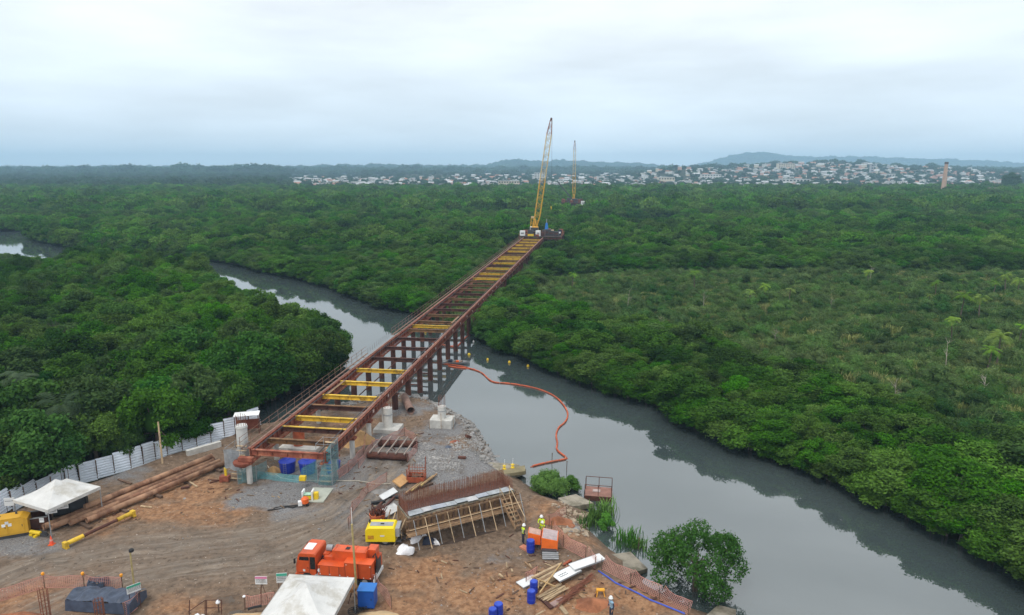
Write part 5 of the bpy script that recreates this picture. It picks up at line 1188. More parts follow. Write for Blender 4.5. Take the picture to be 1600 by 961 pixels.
# ---- scrap and timber left of the formwork
for i, (x0, y0, x1, y1, w, h, m_, lab) in enumerate([(585, 800, 612, 770, .2, .2, rustd, 'dark steel beam, left one of the pair below the white panel'), (592, 804, 620, 775, .2, .2, rustd, 'dark steel beam, right one of the pair below the white panel'), (580, 788, 602, 785, .3, .2, black, 'short black steel section left of the beam pair'), (598, 776, 624, 779, .25, .2, black, 'black steel section behind the white panel')]):
    plank(x0, y0, x1, y1, w, h, lab, m_, .02, 'beam', 'steel_beam')
def panel(px, py, L_, w, th, rz, tilt, m_, label, z=.35, name='white_board'):
    p = gp(px, py); q = MB(); q.box((0, 0, 0), (L_, w, th)); q.box((0, w*.5+.02, 0), (L_, .03, th*1.6)); q.box((0, -w*.5-.02, 0), (L_, .03, th*1.6)); o = q.build(name, m_); o.location = p+Vector((0, 0, z)); o.rotation_euler = (tilt, 0, rz); return tag(o, label, 'panel')
panel(607, 777, 2.0, .55, .08, 1.0, .5, white, 'narrow white panel propped on the scrap heap'); panel(609, 803, 1.9, .9, .1, .95, .35, mat('pale_grey_panel', (.5, .5, .49)), 'pale grey panel leaning at the left end of the formwork')
panel(627, 759, 1.7, .95, .12, 1.15, .5, mat('plywood_orange', (.52, .30, .13), .8, .2, 2), 'orange plywood sheet standing behind the scrap heap', .55, 'plywood_sheet')
for k, (px, py) in enumerate(((643, 768), (648, 765), (653, 763), (658, 761), (663, 757), (668, 755), (673, 752))):
    p = gp(px, py); q = MB(); q.beam((-.5, -1.1, 0), (.5, 1.1, 0), .16, .12); o = q.build('timber_plank', [wood, woodd, mat('fresh_timber', (.5, .36, .14), .8, .2, 2)][k % 3]); o.location = p+Vector((0, 0, .28)); tag(o, 'loose timber plank in the row behind the rebar of the formwork', 'plank', 'planks behind the formwork')
q = MB(); q.beam(gp(640, 769)+Vector((0, 0, .12)), gp(676, 757)+Vector((0, 0, .12)), .25, .2); o = q.build('timber_bearer', woodd); tag(o, 'dark bearer under the row of loose planks', 'timber')
p = gp(590, 815); t = thing('rubble_bucket', 'orange rusty bucket filled with scrap beside the compressor', 'bucket', p); q = MB(); q.rings([(.55, 0), (.7, .55), (.72, .8), (.66, .8), (.6, .5)], 12); q.build('tub', mat('orange_rust', (.5, .13, .05), .8, .3, 2), t)
q = MB()
for k in range(40): a = random.uniform(0, 6.28); r_ = random.uniform(0, .6); q.beam((r_*math.cos(a), r_*math.sin(a), .6), (r_*math.cos(a)+random.uniform(-.5, .5), r_*math.sin(a)+random.uniform(-.5, .5), 1.0+random.uniform(0, .35)), .07, .05)
q.build('scrap', rustd, t, kind='stuff')
heap(594, 796, .9, .7, .6, rustd, 'heap of dark rusty clamps above the orange bucket', 'clamp_heap', seed=11)
# ---- rusty steel basket
p = gp(651, 752); t = thing('steel_basket', 'open rusty red steel basket on the gravel', 'basket', p, -.05); q = MB()
for x in (-.85, .85):
    for y in (-.55, .55): q.tube((x, y, 0), (x, y, 1.5+(.9 if (x > 0 and y > 0) else 0)), .05, n=5)
for z in (.9, 1.25):
    for y in (-.55, .55): q.tube((-.85, y, z), (.85, y, z), .035, n=5)
    for x in (-.85, .85): q.tube((x, -.55, z), (x, .55, z), .035, n=5)
for k in range(7): q.tube((-.75+k*.25, .55, .5), (-.75+k*.25, .55, 1.6), .025, n=4)
q.build('frame', rust, t); q = MB()
q.box((0, -.56, .4), (1.7, .05, .55)); q.box((0, .56, .4), (1.7, .05, .55)); q.box((.86, 0, .4), (.05, 1.1, .55)); q.box((-.86, 0, .4), (.05, 1.1, .55)); q.box((0, 0, .14), (1.68, 1.06, .05)); q.build('side_plate', mat('red_oxide', (.30, .07, .03), .8, .3, 2), t)
q = MB()
for k in range(14): q.beam((random.uniform(-.7, .7), -.4, .35+random.random()*.2), (random.uniform(-.7, .7), .4, .5+random.random()*.2), .08, .06)
q.build('load', woodd, t)
# ---- pipe frame with slanting beams
a, b = gp(575, 716), gp(637, 719); a2, b2 = gp(592, 697), gp(652, 699); t = thing('pipe_frame', 'two thick rusty pipes bridged by five slanting pale beams', 'frame', a, 0)
q = MB(); q.hollow(Vector((0, 0, .38)), b-a+Vector((0, 0, .38)), .38, .03, 16); q.build('pipe', rustd, t, True); q = MB(); q.hollow(a2-a+Vector((0, 0, .38)), b2-a+Vector((0, 0, .38)), .38, .03, 16); q.build('pipe', rustd, t, True)
for k in range(5): f = (k+.3)/4.6; u = a.lerp(b, f)-a; v = a2.lerp(b2, f)-a; q = MB(); q.beam(u+Vector((0, -.5, .88)), v+Vector((0.1, .6, .95)), .13, .13); q.build('cross_beam', mat('grey_brown_beam', (.26, .21, .18), .8, .25, 2), t)
# the short pipe by the riprap
a, b = gp(642, 648), gp(632, 625); pipe('steel_pipe', 'short thick pipe with its dark mouth facing the camera under the trestle', a+Vector((0, 0, .5)), b+Vector((0, 0, .5)), .5, mat('pale_rusty_pipe', (.24, .15, .12), .8, .3, 1.5), .03, 'long rusty pipes in the yard')
# ---- concrete piers
def starter(t, x, y, z, r, h, n_, m_=rebarm):
    q = MB()
    for k in range(n_): a = 6.283*k/n_; q.tube((x+r*math.cos(a), y+r*math.sin(a), z-.1), (x+r*math.cos(a)*1.05, y+r*math.sin(a)*1.05, z+h*random.uniform(.85, 1.05)), .02, n=4)
    q.build('starter_bars', m_, t)
def pier(px, py, label, cr_, ch, fw_, fh, bars, rz=-.14):
    p = gp(px, py); t = thing('concrete_pier', label, 'pier', p, rz, 'new concrete piers'); q = MB(); q.box((0, 0, fh/2-.1), (fw_[0], fw_[1], fh+.2)); q.build('footing', conc, t); q = MB(); q.tube((0, 0, fh), (0, 0, fh+ch), cr_, n=20); c = q.build('column', conc, t)
    q = MB(); q.rings([(cr_+.03, fh+ch*.62), (cr_+.03, fh+ch*.68)], 20); q.build('collar', grey, c); starter(t, 0, 0, fh+ch, cr_*.8, bars, 14); return t
pier(607, 672, 'round concrete pier on a square footing right of the trestle', .52, 2.4, (3.0, 2.4), .45, .6); pier(691, 665, 'round concrete pier on a tall block at the water edge', .50, 1.5, (2.7, 2.0), 1.0, 1.3)
for dx in (-1.4, 0, 1.45):
    pp = gp(691, 665); q = MB(); q.tube((0, 0, 0), (0, 0, 2.0), .03, n=5); o = q.build('marker_stake', wood); o.location = pp+Vector((dx, -1.2, 0)); tag(o, 'thin wooden stake in front of the tall pier block', 'stake', 'stakes round the pier')
p = BL(-HW-2.0, 2.2); p.z = Z(p.x, p.y); t = thing('concrete_pier', 'white concrete column standing left of the trestle near end', 'pier', p, BRA, 'new concrete piers'); q = MB(); q.tube((0, 0, -.2), (0, 0, 4.9), .55, n=20); c = q.build('column', mat('white_concrete', (.62, .62, .60), .85, .1, 1), t); q = MB(); q.rings([(.6, 4.6), (.6, 4.75)], 20); q.build('collar', conc, c); starter(t, 0, 0, 4.9, .45, 1.1, 12)
# orange casings and slab under the trestle
t = thing('casing_footing', 'pale slab with an open orange steel casing under the trestle', 'footing', gp(468, 700), BRA); q = MB(); q.box((.3, 0, .15), (4.4, 2.4, .5)); q.build('slab', conc, t); q = MB(); q.hollow((0, 0, .4), (0, 0, 2.1), .62, .04, 18); q.build('casing', mat('orange_rust2', (.42, .10, .04), .75, .3, 2), t)
q = MB(); q.tube((0, 0, 1.2), (0, 0, 1.9), .5, n=14); q.build('core', dark, t)
heap(560, 690, 2.4, 2.0, 1.5, mat('tan_spoil', (.36, .22, .10), .95, .25, 2, bump=.5), 'tan spoil heap behind the right trestle columns', 'spoil_heap', seed=21); heap(428, 738, 1.2, .8, .8, mat('tan_spoil', (.36, .22, .10)), 'small tan sand heap left of the blue tanks', 'sand_heap', seed=22)
# ---- blue tanks
q = MB(); q.rings([(.78, 0), (.92, 1.25), (.95, 1.3), (.95, 1.36)], 20); tkm = q.mesh('shell', blue, False); q = MB(); q.rings([(.97, 1.365), (.8, 1.45), (.3, 1.56), (.3, 1.6), (.05, 1.62)], 20); tlm = q.mesh('lid', blue)
for px, py, s, lab in ((450, 737, .9, 'round blue water tank, leftmost under the trestle'), (481, 738, .92, 'round blue water tank in the middle behind the teal net'), (521, 737, .8, 'round blue water tank at the right foot of the trestle')):
    t = thing('water_tank', lab, 'tank', gp(px, py), 0, 'blue water tanks'); t.scale = (s, s, s); link('shell', tkm, t); link('lid', tlm, t)
    q = MB()
    for z in range(6): q.tube((-.15, -1.0, .1+z*.24), (.15, -1.0, .1+z*.24), .012, n=4)
    for x in (-.15, .15): q.tube((x, -1.0, 0), (x, -1.0, 1.45), .014, n=4)
    q.build('ladder', grey, t)
# ---- stair tower with teal net, left scaffold with plastic
def netpanel(q, A, B, C, D, st=.10, w=.013):
    A, B, C, D = map(Vector, (A, B, C, D)); n_ = int((B-A).length/st)+1; m_ = int((D-A).length/st)+1
    for i in range(n_+1):
        u = i/n_; P0 = A.lerp(B, u); P1 = D.lerp(C, u); x = (B-A).normalized()*w; q.add([P0-x, P0+x, P1+x, P1-x], [(0, 1, 2, 3)])
    for j in range(m_+1):
        v = j/m_; P0 = A.lerp(D, v); P1 = B.lerp(C, v); z = (D-A).normalized()*w; q.add([P0-z, P1-z, P1+z, P0+z], [(0, 1, 2, 3)])
def tower(px, py, w, d, h, label, nets, m_, rz=-.14):
    p = gp(px, py); t = thing('stair_tower', label, 'scaffold', p, rz); q = MB()
    for x in (0, w):
        for y in (0, d): q.tube((x, y, 0), (x, y, h), .03, n=5)
    for z in (1.0, 2.0, 3.0, h-.05):
        for y in (0, d): q.tube((0, y, z), (w, y, z), .02, n=4)
        for x in (0, w): q.tube((x, 0, z), (x, d, z), .02, n=4)
    q.build('tube_frame', grey, t); q = MB()
    for n_ in nets: netpanel(q, *n_)
    q.build('net', m_, t)
    for k in range(8): b = MB(); b.box((w*.5, .15+k*(d-.3)/7, .3+k*(h-.8)/7), (w*.7, .22, .04)); b.build('stair_tread', woodp, t)
    return t
tower(497, 757, 1.5, 1.8, 4.3, 'stair tower wrapped in teal net at the front right of the trestle', [((0, 0, 0), (1.5, 0, 0), (1.5, 0, 4.4), (0.9, 0, 3.4)), ((1.5, 0, 0), (1.5, 1.8, 0), (1.5, 1.8, 4.2), (1.5, 0, 4.4)), ((-1.9, 0, .4), (0, 0, .2), (0, 0, 2.6), (-1.6, 0, 1.6))], teal)
tower(356, 752, 1.6, 1.8, 3.6, 'stair tower with grey plastic sheeting left of the trestle', [((0, 0, 1.6), (1.5, 0, 1.6), (1.4, 0, 3.5), (0, 0, 3.3))], clearsheet)
q = MB()
for a, b in (((-.1, -.05, 1.5), (1.7, .3, 1.5)),):
    q.grid(lambda u, v: Vector((-.15+1.6*u, -.12+.12*math.sin(u*8+v*3), 1.3+2.1*v+.1*math.sin(u*6))), 14, 10)
o = q.build('plastic_sheet', clearsheet, smooth=False); o.location = gp(356, 752); tag(o, 'torn grey plastic sheet hanging on the left stair tower', 'sheet')
t = thing('teal_screen', 'teal debris net hung around the base of the left trestle column', 'net', gp(372, 757), -.1); q = MB(); netpanel(q, (0, 0, 0), (1.5, .9, 0), (1.5, .9, 1.6), (0, 0, 1.5)); netpanel(q, (1.5, .9, 0), (2.0, 2.2, 0), (2.0, 2.2, 1.6), (1.5, .9, 1.6)); q.build('net', teal, t); q = MB()
for x, y in ((0, 0), (1.5, .9), (2, 2.2)): q.tube((x, y, 0), (x, y, 1.7), .03, n=5)
q.build('post', grey, t)
t = thing('teal_screen', 'low teal net lying between the front columns of the trestle', 'net', gp(400, 748), -.1); q = MB(); netpanel(q, (0, 0, 0), (4.6, -.4, 0), (4.6, .1, .5), (0, .5, .55)); q.build('net', teal, t); q = MB(); q.tube((0, .5, 0), (0, .5, .6), .03, n=5); q.tube((4.6, .1, 0), (4.6, .1, .6), .03, n=5); q.build('post', grey, t)
# white roofed hut behind the column
t = thing('roofed_shelter', 'white flat roof on thin posts behind the left end of the trestle', 'shelter', gp(388, 678), .25); q = MB(); q.box((0, 0, 2.5), (2.8, 1.5, .06)); q.build('roof', white, t)
for x in (-1.3, 1.3):
    for y in (-.65, .65): q = MB(); q.tube((x, y, 0), (x, y, 2.47), .05, n=6); q.build('post', rustd, t)
q = MB(); q.box((0, .6, 1.0), (2.5, .05, 1.2)); q.build('rail_panel', rust, t)
# ---- yellow gear at the foot of the tower
t = thing('yellow_bin', 'small yellow box on legs in front of the teal net', 'box', gp(474, 762)); q = MB(); q.box((0, 0, 1.0), (.6, .45, .42)); q.build('box', yelc, t); q = MB()
for x in (-.22, .22):
    for y in (-.15, .15): q.tube((x, y, 0), (x, y, .8), .02, n=4)
q.build('stand', grey, t)
t = thing('eye_wash_cart', 'yellow and white cart standing on the pale slab', 'cart', gp(482, 781)); q = MB(); q.box((-.45, 0, .5), (.14, .7, 1.0)); q.box((.45, 0, .55), (.14, .7, .9)); q.build('end_panel', white, t); q = MB(); q.box((0, 0, .35), (.8, .6, .3)); q.box((.75, 0, .4), (.4, .4, .75)); q.build('tray', yelc, t); q = MB(); q.box((0, 0, .62), (.75, .5, .08)); q.build('basin', mat('pale_green', (.35, .55, .42)), t)
P4 = [gp(478, 786), gp(505, 786), gp(521, 764), gp(489, 763)]; q = MB(); c = sum(P4, Vector())/4; q.add([p-c+Vector((0, 0, -.1)) for p in P4]+[p-c+Vector((0, 0, .1)) for p in P4], [(0, 1, 2, 3), (7, 6, 5, 4)]+[(i, 4+i, 4+(i+1) % 4, (i+1) % 4) for i in range(4)]); bmx = q.build('concrete_pad', mat('greenish_pad', (.40, .42, .36), .85, .15, 1.5)); bmx.location = c; tag(bmx, 'pale concrete pad under the yellow cart', 'pad')
t = thing('concrete_vibrator', 'orange motor with white drum and hoses lying on the gravel', 'machine', gp(477, 790), .3); q = MB(); q.rings([(.2, .2), (.34, .3), (.34, .7), (.18, .85)], 12); q.build('drum', orangep, t); q = MB(); q.box((-.45, 0, .3), (.35, .4, .4)); q.build('motor', white, t); q = MB(); q.path([(-.6, 0, .1), (-1.1, -.2, .05), (-1.6, .1, .05), (-2.4, -.1, .05), (-3.3, 0, .05)], .06, 5); q.path([(-.6, .1, .1), (-1.2, .2, .05), (-2.0, .35, .05), (-2.8, .2, .05)], .05, 5); q.build('hose', black, t); q = MB(); q.tube((.2, -.3, .12), (.2, .3, .12), .12, n=8); q.build('wheel', black, t)
q = MB(); q.path([gp(x, y)+Vector((0, 0, .05)) for x, y in ((418, 728), (424, 738), (440, 748), (470, 752), (520, 752), (560, 752), (590, 757), (610, 757))], .04, 5); o = q.build('pale_hose', mat('pale_hose', (.5, .45, .36))); tag(o, 'pale hose snaking from the tanks across the gravel', 'hose')
# steel rack by left tower
t = thing('welding_set', 'rusty welding set with a yellow cylinder beside the left stair tower', 'machine', gp(352, 752)); q = MB(); q.box((0, 0, .35), (.9, .6, .5)); q.tube((-.3, -.35, .1), (-.3, -.28, .1), .15, n=8); q.build('case', rust, t); q = MB(); q.tube((.1, .1, .6), (.1, .1, 1.4), .16, n=10); q.build('cylinder', yelc, t); q = MB(); q.beam((-.5, 0, .1), (-1.6, -.3, .3), .1, .1); q.beam((-.4, .2, .1), (-1.3, -.6, .1), .1, .1); q.build('drawbar', rustd, t)
# ---- blue cabinet and clutter by the foreground tent
t = thing('blue_cabinet', 'bright blue electrical cabinet right of the foreground tent', 'cabinet', gp(575, 946), -.05); q = MB(); q.box((0, 0, .75), (1.15, .95, 1.3)); c = q.build('body', mat('blue_cabinet_paint', (.01, .08, .36), .45, .1, 2), t); q = MB(); q.box((0, 0, 1.43), (1.22, 1.02, .06)); q.build('lid', bluel, c)
q = MB(); q.box((0, -.482, .75), (1.0, .012, 1.1)); d = q.build('door', mat('blue_cabinet_paint', (.01, .08, .36)), c); q = MB(); q.box((.38, -.495, .8), (.06, .02, .16)); q.build('handle', black, d)
for x in (-.4, .4): q = MB(); q.tube((x, -.4, .06), (x, .4, .06), .1, n=8); q.build('wheel', black, t)
heap(590, 965, 2.0, 1.2, .5, sandm, 'pale sand spread beside the blue cabinet', 'sand_heap', seed=31); heap(395, 968, 2.4, 1.2, .5, sandm, 'pale sand left of the foreground tent', 'sand_heap', seed=32)
t = thing('cement_mixer', 'small mixer with a brown drum behind the tent corner', 'mixer', gp(551, 938)); q = MB(); q.rings([(.15, .7), (.36, .85), (.36, 1.1), (.22, 1.35)], 12); q.build('drum', mat('brown_drum', (.35, .17, .07), .7), t); q = MB()
for a in range(3): q.tube((0, 0, .9), (.45*math.cos(a*2.1), .45*math.sin(a*2.1), 0), .03, n=5)
q.build('stand', rustd, t)
for k in range(3):
    pp = gp(552+k*8, 958-k*4); q = MB(); q.path([pp-pp+Vector((.35*math.cos(a*.5), .35*math.sin(a*.5), .05+.01*a)) for a in range(26)], .03, 5); o = q.build('cable_coil', black); o.location = pp; tag(o, 'black coil of cable on the sand by the blue cabinet', 'cable', 'cable coils by the tent')
t = thing('hand_rail_frame', 'dark pipe railing frame at the bottom edge left of the tent', 'railing', gp(322, 962)); q = MB()
for x in (-1.2, -.1, .0, 1.05): q.tube((x, 0, -.2), (x, .3, 1.0), .035, n=5)
q.build('post', rustd, t); q = MB(); q.tube((-.1, .3, 1.0), (1.05, .3, 1.0), .03, n=5); q.tube((-.1, .15, .5), (1.05, .15, .5), .03, n=5); q.tube((-.1, .3, 1.0), (-1.3, .1, .2), .03, n=5); q.build('rail', rustd, t)
sack(312, 968, .6, .4, .3, 'blue bag lying under the pipe railing frame', 9); bpy.data.objects[-1] if False else None
t = thing('white_bollard', 'small post with a white cap beside the pipe railing frame', 'post', gp(342, 957)); q = MB(); q.tube((0, 0, 0), (0, 0, .75), .05, n=6); q.build('shaft', woodd, t); q = MB(); q.rings([(.12, .72), (.16, .8), (.1, .95), (.03, 1.0)], 10); q.build('cap', foam, t)
t = thing('white_bollard', 'post with pale cap at the left end of the orange net', 'post', gp(383, 952)); q = MB(); q.tube((0, 0, 0), (0, 0, 1.0), .05, n=6); q.build('shaft', woodd, t); q = MB(); q.rings([(.09, .98), (.11, 1.05), (.03, 1.12)], 10); q.build('cap', foam, t)
p = gp(398, 958); q = MB(); q.path([(-.4, -.15, .4), (-.2, -.05, .45), (.1, .05, .46), (.45, .2, .44)], .09, 7); o = q.build('black_log', black); o.location = p; tag(o, 'short black hose piece lying on the sand', 'hose')
# ---- right corner: bin, drums, lumber, panels
t = thing('orange_bin', 'orange sloping steel bin beside the standing workers', 'bin', gp(846, 862), -.12); q = MB()
for x0, x1 in ((-1.15, -.12), (.0, 1.3)):
    prism(q, [(x0, .3), (x1, .3), (x1, 1.1), (x0, 1.3)], -.15 if x0 > -.1 else .5, 1.5)
b = q.build('hopper', mat('bin_orange', (.75, .145, .02), .5, .12, 1.5, col2=(.45, .12, .04), thr=.66), t); q = MB(); q.add([(.05, -.1, 1.305), (1.25, -.1, 1.13), (1.25, 1.45, 1.13), (.05, 1.45, 1.305)], [(0, 1, 2, 3)]); q.build('lid', mat('pinkish_lid', (.40, .32, .32), .8), b)
q = MB(); q.add([(-1.1, .55, 1.312), (-.15, .55, 1.135), (-.15, 1.45, 1.135), (-1.1, 1.45, 1.312)], [(0, 1, 2, 3)]); q.build('lid', mat('pinkish_lid2', (.5, .32, .26), .8), b)
q = MB(); q.box((.65, -.25, .22), (1.2, .5, .4)); q.build('skid', dark, t)
for k in range(4): q = MB(); q.box((.75+.02*k, -.55-.18*k, .12+.06*(3-k)), (1.3, .16, .06), rz=.1); q.build('step_bar', grey, t)
def drum(px, py, label, s=1.0):
    t = thing('blue_drum', label, 'drum', gp(px, py), 0, 'blue plastic drums'); t.scale = (s, s, s); q = MB(); q.rings([(.27, 0), (.29, .05), (.29, .3), (.305, .33), (.29, .36), (.29, .62), (.305, .65), (.29, .68), (.29, .85), (.27, .9)], 16); q.build('shell', blue, t); q = MB(); q.rings([(.25, .895), (.25, .91)], 16); q.build('lid', mat('blue_lid', (.02, .06, .42), .4), t)
drum(829, 862, 'blue drum at the left foot of the orange bin', 1.15); drum(834, 925, 'blue drum, upper one beside the lumber pile', 1.0); drum(830, 941, 'blue drum, lower one left of the stacked poles', 1.05); drum(779, 963, 'blue drum at the bottom edge on bare clay', 1.1); drum(770, 969, 'blue drum cut by the bottom edge left of another drum', 1.0)
plank(815, 855, 828, 862, .5, .15, 'orange plate lying at the feet of the left worker', mat('faded_orange', (.5, .2, .12)))
# lumber pile
LA, LB_ = gp(826, 912), gp(874, 886); ld = (LB_-LA).normalized(); lp = Vector((-ld.y, ld.x, 0)); LR_ = ang(LA, LB_)
q = MB(); q.box((0, 0, 0), (2.9, .2, .06)); lm_ = [q.mesh('lumber_board', w_) for w_ in (woodp, wood)]
for r_ in range(4):
    for k in range(5):
        p = LA.lerp(LB_, .5)+lp*(-.1-k*.23)+Vector((0, 0, .12+r_*.1)); o = link('lumber_board', lm_[(k*r_) % 2], loc=p+ld*random.uniform(-.2, .2)+Vector((0, 0, random.uniform(-.01, .01)+.0)), rz=LR_+random.uniform(-.05, .05)); tag(o, 'board in the large lumber pile left of the white panels', 'board', 'boards of the lumber pile')
q = MB(); q.tube((-1.2, 0, 0), (1.2, 0, 0), .05, n=6); plm = q.mesh('timber_pole', woodp)
for k in range(9):
    p = gp(862, 928)+Vector((0, 0, .12+.1*(k // 5)))+lp*(-.45+(k % 5)*.2); o = link('timber_pole', plm, loc=p, rz=LR_+random.uniform(-.08, .08)); tag(o, 'thin pole in the bundle below the lumber pile', 'pole', 'bundle of thin poles')
for (x0, y0, x1, y1, lab) in ((843, 938, 877, 890, 'long diagonal batten leaning across the lumber pile'), (838, 915, 868, 928, 'short batten crossing the lumber pile'), (841, 930, 842, 915, 'upright batten end at the left of the pole bundle')):
    plank(x0, y0, x1, y1, .08, .08, lab, mat('tan_batten', (.42, .28, .13)), .55)
def wpanel(px0, py0, px1, py1, w, label, z=.5, letters=True, tilt=.0):
    a, b = gp(px0, py0), gp(px1, py1); t = thing('white_board', label, 'panel', (a+b)/2+Vector((0, 0, z)), ang(a, b)); t.rotation_euler.x = tilt; ln = (b-a).length; q = MB(); q.box((0, 0, 0), (ln, w, .05)); pl = q.build('sheet', white, t); q = MB()
    for s in (-1, 1): q.box((0, s*w*.5, -.03), (ln, .05, .12)); 
    q.build('edge_strip', grey, t)
    if letters:
        q = MB()
        for r_ in range(2):
            x = -ln*.34
            while x < ln*.02: l_ = random.uniform(.05, .16); q.box((x+l_/2, .07-r_*.2, .0275), (l_, .08, .006)); x += l_+.05
        q.build('lettering', navy, pl)
    return t
wpanel(868, 912, 902, 895, .95, 'white lettered board, lower left of the two overlapping panels', .45, True, .05); wpanel(893, 898, 941, 880, .85, 'plain white board, upper right of the two overlapping panels', .62, False, .05); wpanel(812, 917, 838, 905, .9, 'white sheet under the blue drums left of the lumber', .15, False)
for (x0, y0, x1, y1, w, lab, m_) in ((844, 935, 862, 952, .3, 'dark brown beam left of the pole bundle', rustd), (862, 948, 881, 937, .5, 'pinkish plank on the beam below the pole bundle', mat('pinkish_timber', (.3, .2, .18))), (872, 945, 886, 962, .3, 'weathered board at the bottom edge under the pinkish plank', woodp), (907, 930, 918, 942, .32, 'brown board lying right of the pole bundle', wood), (820, 880, 832, 891, .12, 'thin brown stick between bin and lumber', wood), (827, 883, 830, 888, .1, 'tiny pale stick beside the brown one', woodp), (766, 903, 772, 909, .14, 'short board on the bare clay in the middle', wood), (780, 899, 786, 904, .14, 'short pale board right of the one on the clay', woodp), (876, 893, 897, 881, .12, 'red steel bar behind the white panels', rust), (872, 890, 892, 877, .2, 'dark red steel scrap behind the red bar', mat('red_oxide', (.30, .07, .03)))):
    plank(x0, y0, x1, y1, w, .12, lab, m_)
q = MB()
for k in range(60):
    f = random.random(); c = gp(880+f*38, 945-f*38)+Vector((0, 0, .1+.25*random.random())); d = Vector((1, .9, 0)).normalized()*random.uniform(.5, 1.3)+Vector((random.uniform(-.3, .3), random.uniform(-.3, .3), random.uniform(-.1, .15))); q.beam(c-d, c+d, .03, .03)
o = q.build('rebar_scrap', rebarm, kind='stuff'); tag(o, 'tangle of rusty rebar between the pole bundle and the white panels', 'rebar')
t = thing('yellow_sawhorse', 'small yellow stand on the clay right of the white panels', 'stand', gp(938, 930)); q = MB(); q.box((0, 0, .45), (.6, .3, .08)); q.build('top', mat('amber', (.75, .35, .03)), t)
for x in (-.25, .25):
    for y in (-.15, .15): q = MB(); q.tube((x*.8, y*.5, .43), (x*1.2, y*1.6, 0), .035, n=5); q.build('leg', mat('amber', (.75, .35, .03)), t)
q = MB(); q.path([gp(x, y)+Vector((0, 0, .06)) for x, y in ((935, 893), (950, 903), (962, 912), (985, 922), (1000, 930), (1015, 938), (1045, 950), (1070, 960))], .06, 6); o = q.build('blue_hose', mat('blue_hose', (.05, .09, .45), .5)); tag(o, 'blue hose running along the fallen net fence', 'hose')
# ---- concrete slabs at the water
def slab(pts, zt, th, label, m_=concd, name='concrete_slab'):
    P = [G(x, y, z) for (x, y), z in zip(pts, zt)]; c = sum(P, Vector())/len(P); n_ = len(P); q = MB(); q.add([p-c-Vector((0, 0, th)) for p in P]+[p-c for p in P], [tuple(range(n_-1, -1, -1)), tuple(range(n_, 2*n_))]+[(i, (i+1) % n_, n_+(i+1) % n_, n_+i) for i in range(n_)]); o = q.build(name, m_); o.location = c; return tag(o, label, 'slab')
slab([(735, 752), (790, 743), (822, 733), (808, 725), (760, 722), (725, 735)], [1.25, .95, .8, .8, .9, 1.2], .6, 'broad weathered slab at the shore behind the formwork'); slab([(757, 745), (821, 736), (820, 727), (756, 739)], [1.05, 1.0, 1.0, 1.05], .35, 'straight mossy quay edge with yellow bollards', mat('mossy_concrete', (.2, .17, .10), .9, .3, 1))
slab([(890, 792), (928, 786), (900, 772), (872, 778)], [.9, .5, .5, .9], .5, 'sunken slab pointing at the raft'); slab([(940, 868), (978, 898), (1012, 888), (985, 862)], [.75, .85, .35, .35], .35, 'sloping concrete slab left of the large bank tree'); slab([(1098, 966), (1150, 975), (1150, 952), (1122, 945)], [.7, .7, .4, .4], .5, 'concrete slab at the bottom edge under the bank tree')
def bollard(px, py, label):
    t = thing('mooring_bollard', label, 'bollard', G(px, py, 1.0)); q = MB(); q.rings([(.22, 0), (.2, .1), (.1, .18), (.1, .3), (.2, .36), (.12, .46)], 12); q.build('head', yelc, t); q = MB(); q.tube((0, 0, .4), (.05, 0, 1.1), .03, n=5); q.build('rod', white, t)
bollard(788, 733, 'yellow bollard, left one on the quay edge'); bollard(801, 731, 'yellow bollard with a white rod, right one on the quay edge')
# ---- raft
p = G(935, 776, 0); t = thing('rusty_raft', 'rusty square raft with railings floating off the near shore', 'raft', (p.x, p.y, 0), -.17); q = MB(); prism(q, [(-1.35, .5), (-1.2, -.2), (1.2, -.2), (1.35, .5)], -1.0, 1.0); h_ = q.build('hull', rustd, t); q = MB(); q.box((0, 0, .53), (2.7, 2.05, .06)); q.build('deck', mat('raft_deck', (.26, .13, .10), .8, .3, 1.5), t); q = MB(); q.box((-.2, .05, .6), (.75, .5, .07)); q.build('hatch', mat('hatch_pale', (.45, .36, .34)), t)
q = MB()
for y in (-.95, .95):
    for x in (-1.3, 0, 1.3): q.tube((x, y, .5), (x, y, 1.65), .035, n=5)
    q.tube((-1.3, y, 1.65), (1.3, y, 1.65), .035, n=5)
for x in (-1.3, 1.3):
    q.tube((x, .4, .5), (x, .4, 1.7), .035, n=5)
q.build('railing', rustd, t); q = MB(); q.tube((-1.42, 0, .12), (-1.34, 0, .12), .4, n=14); q.build('tyre_fender', black, t)
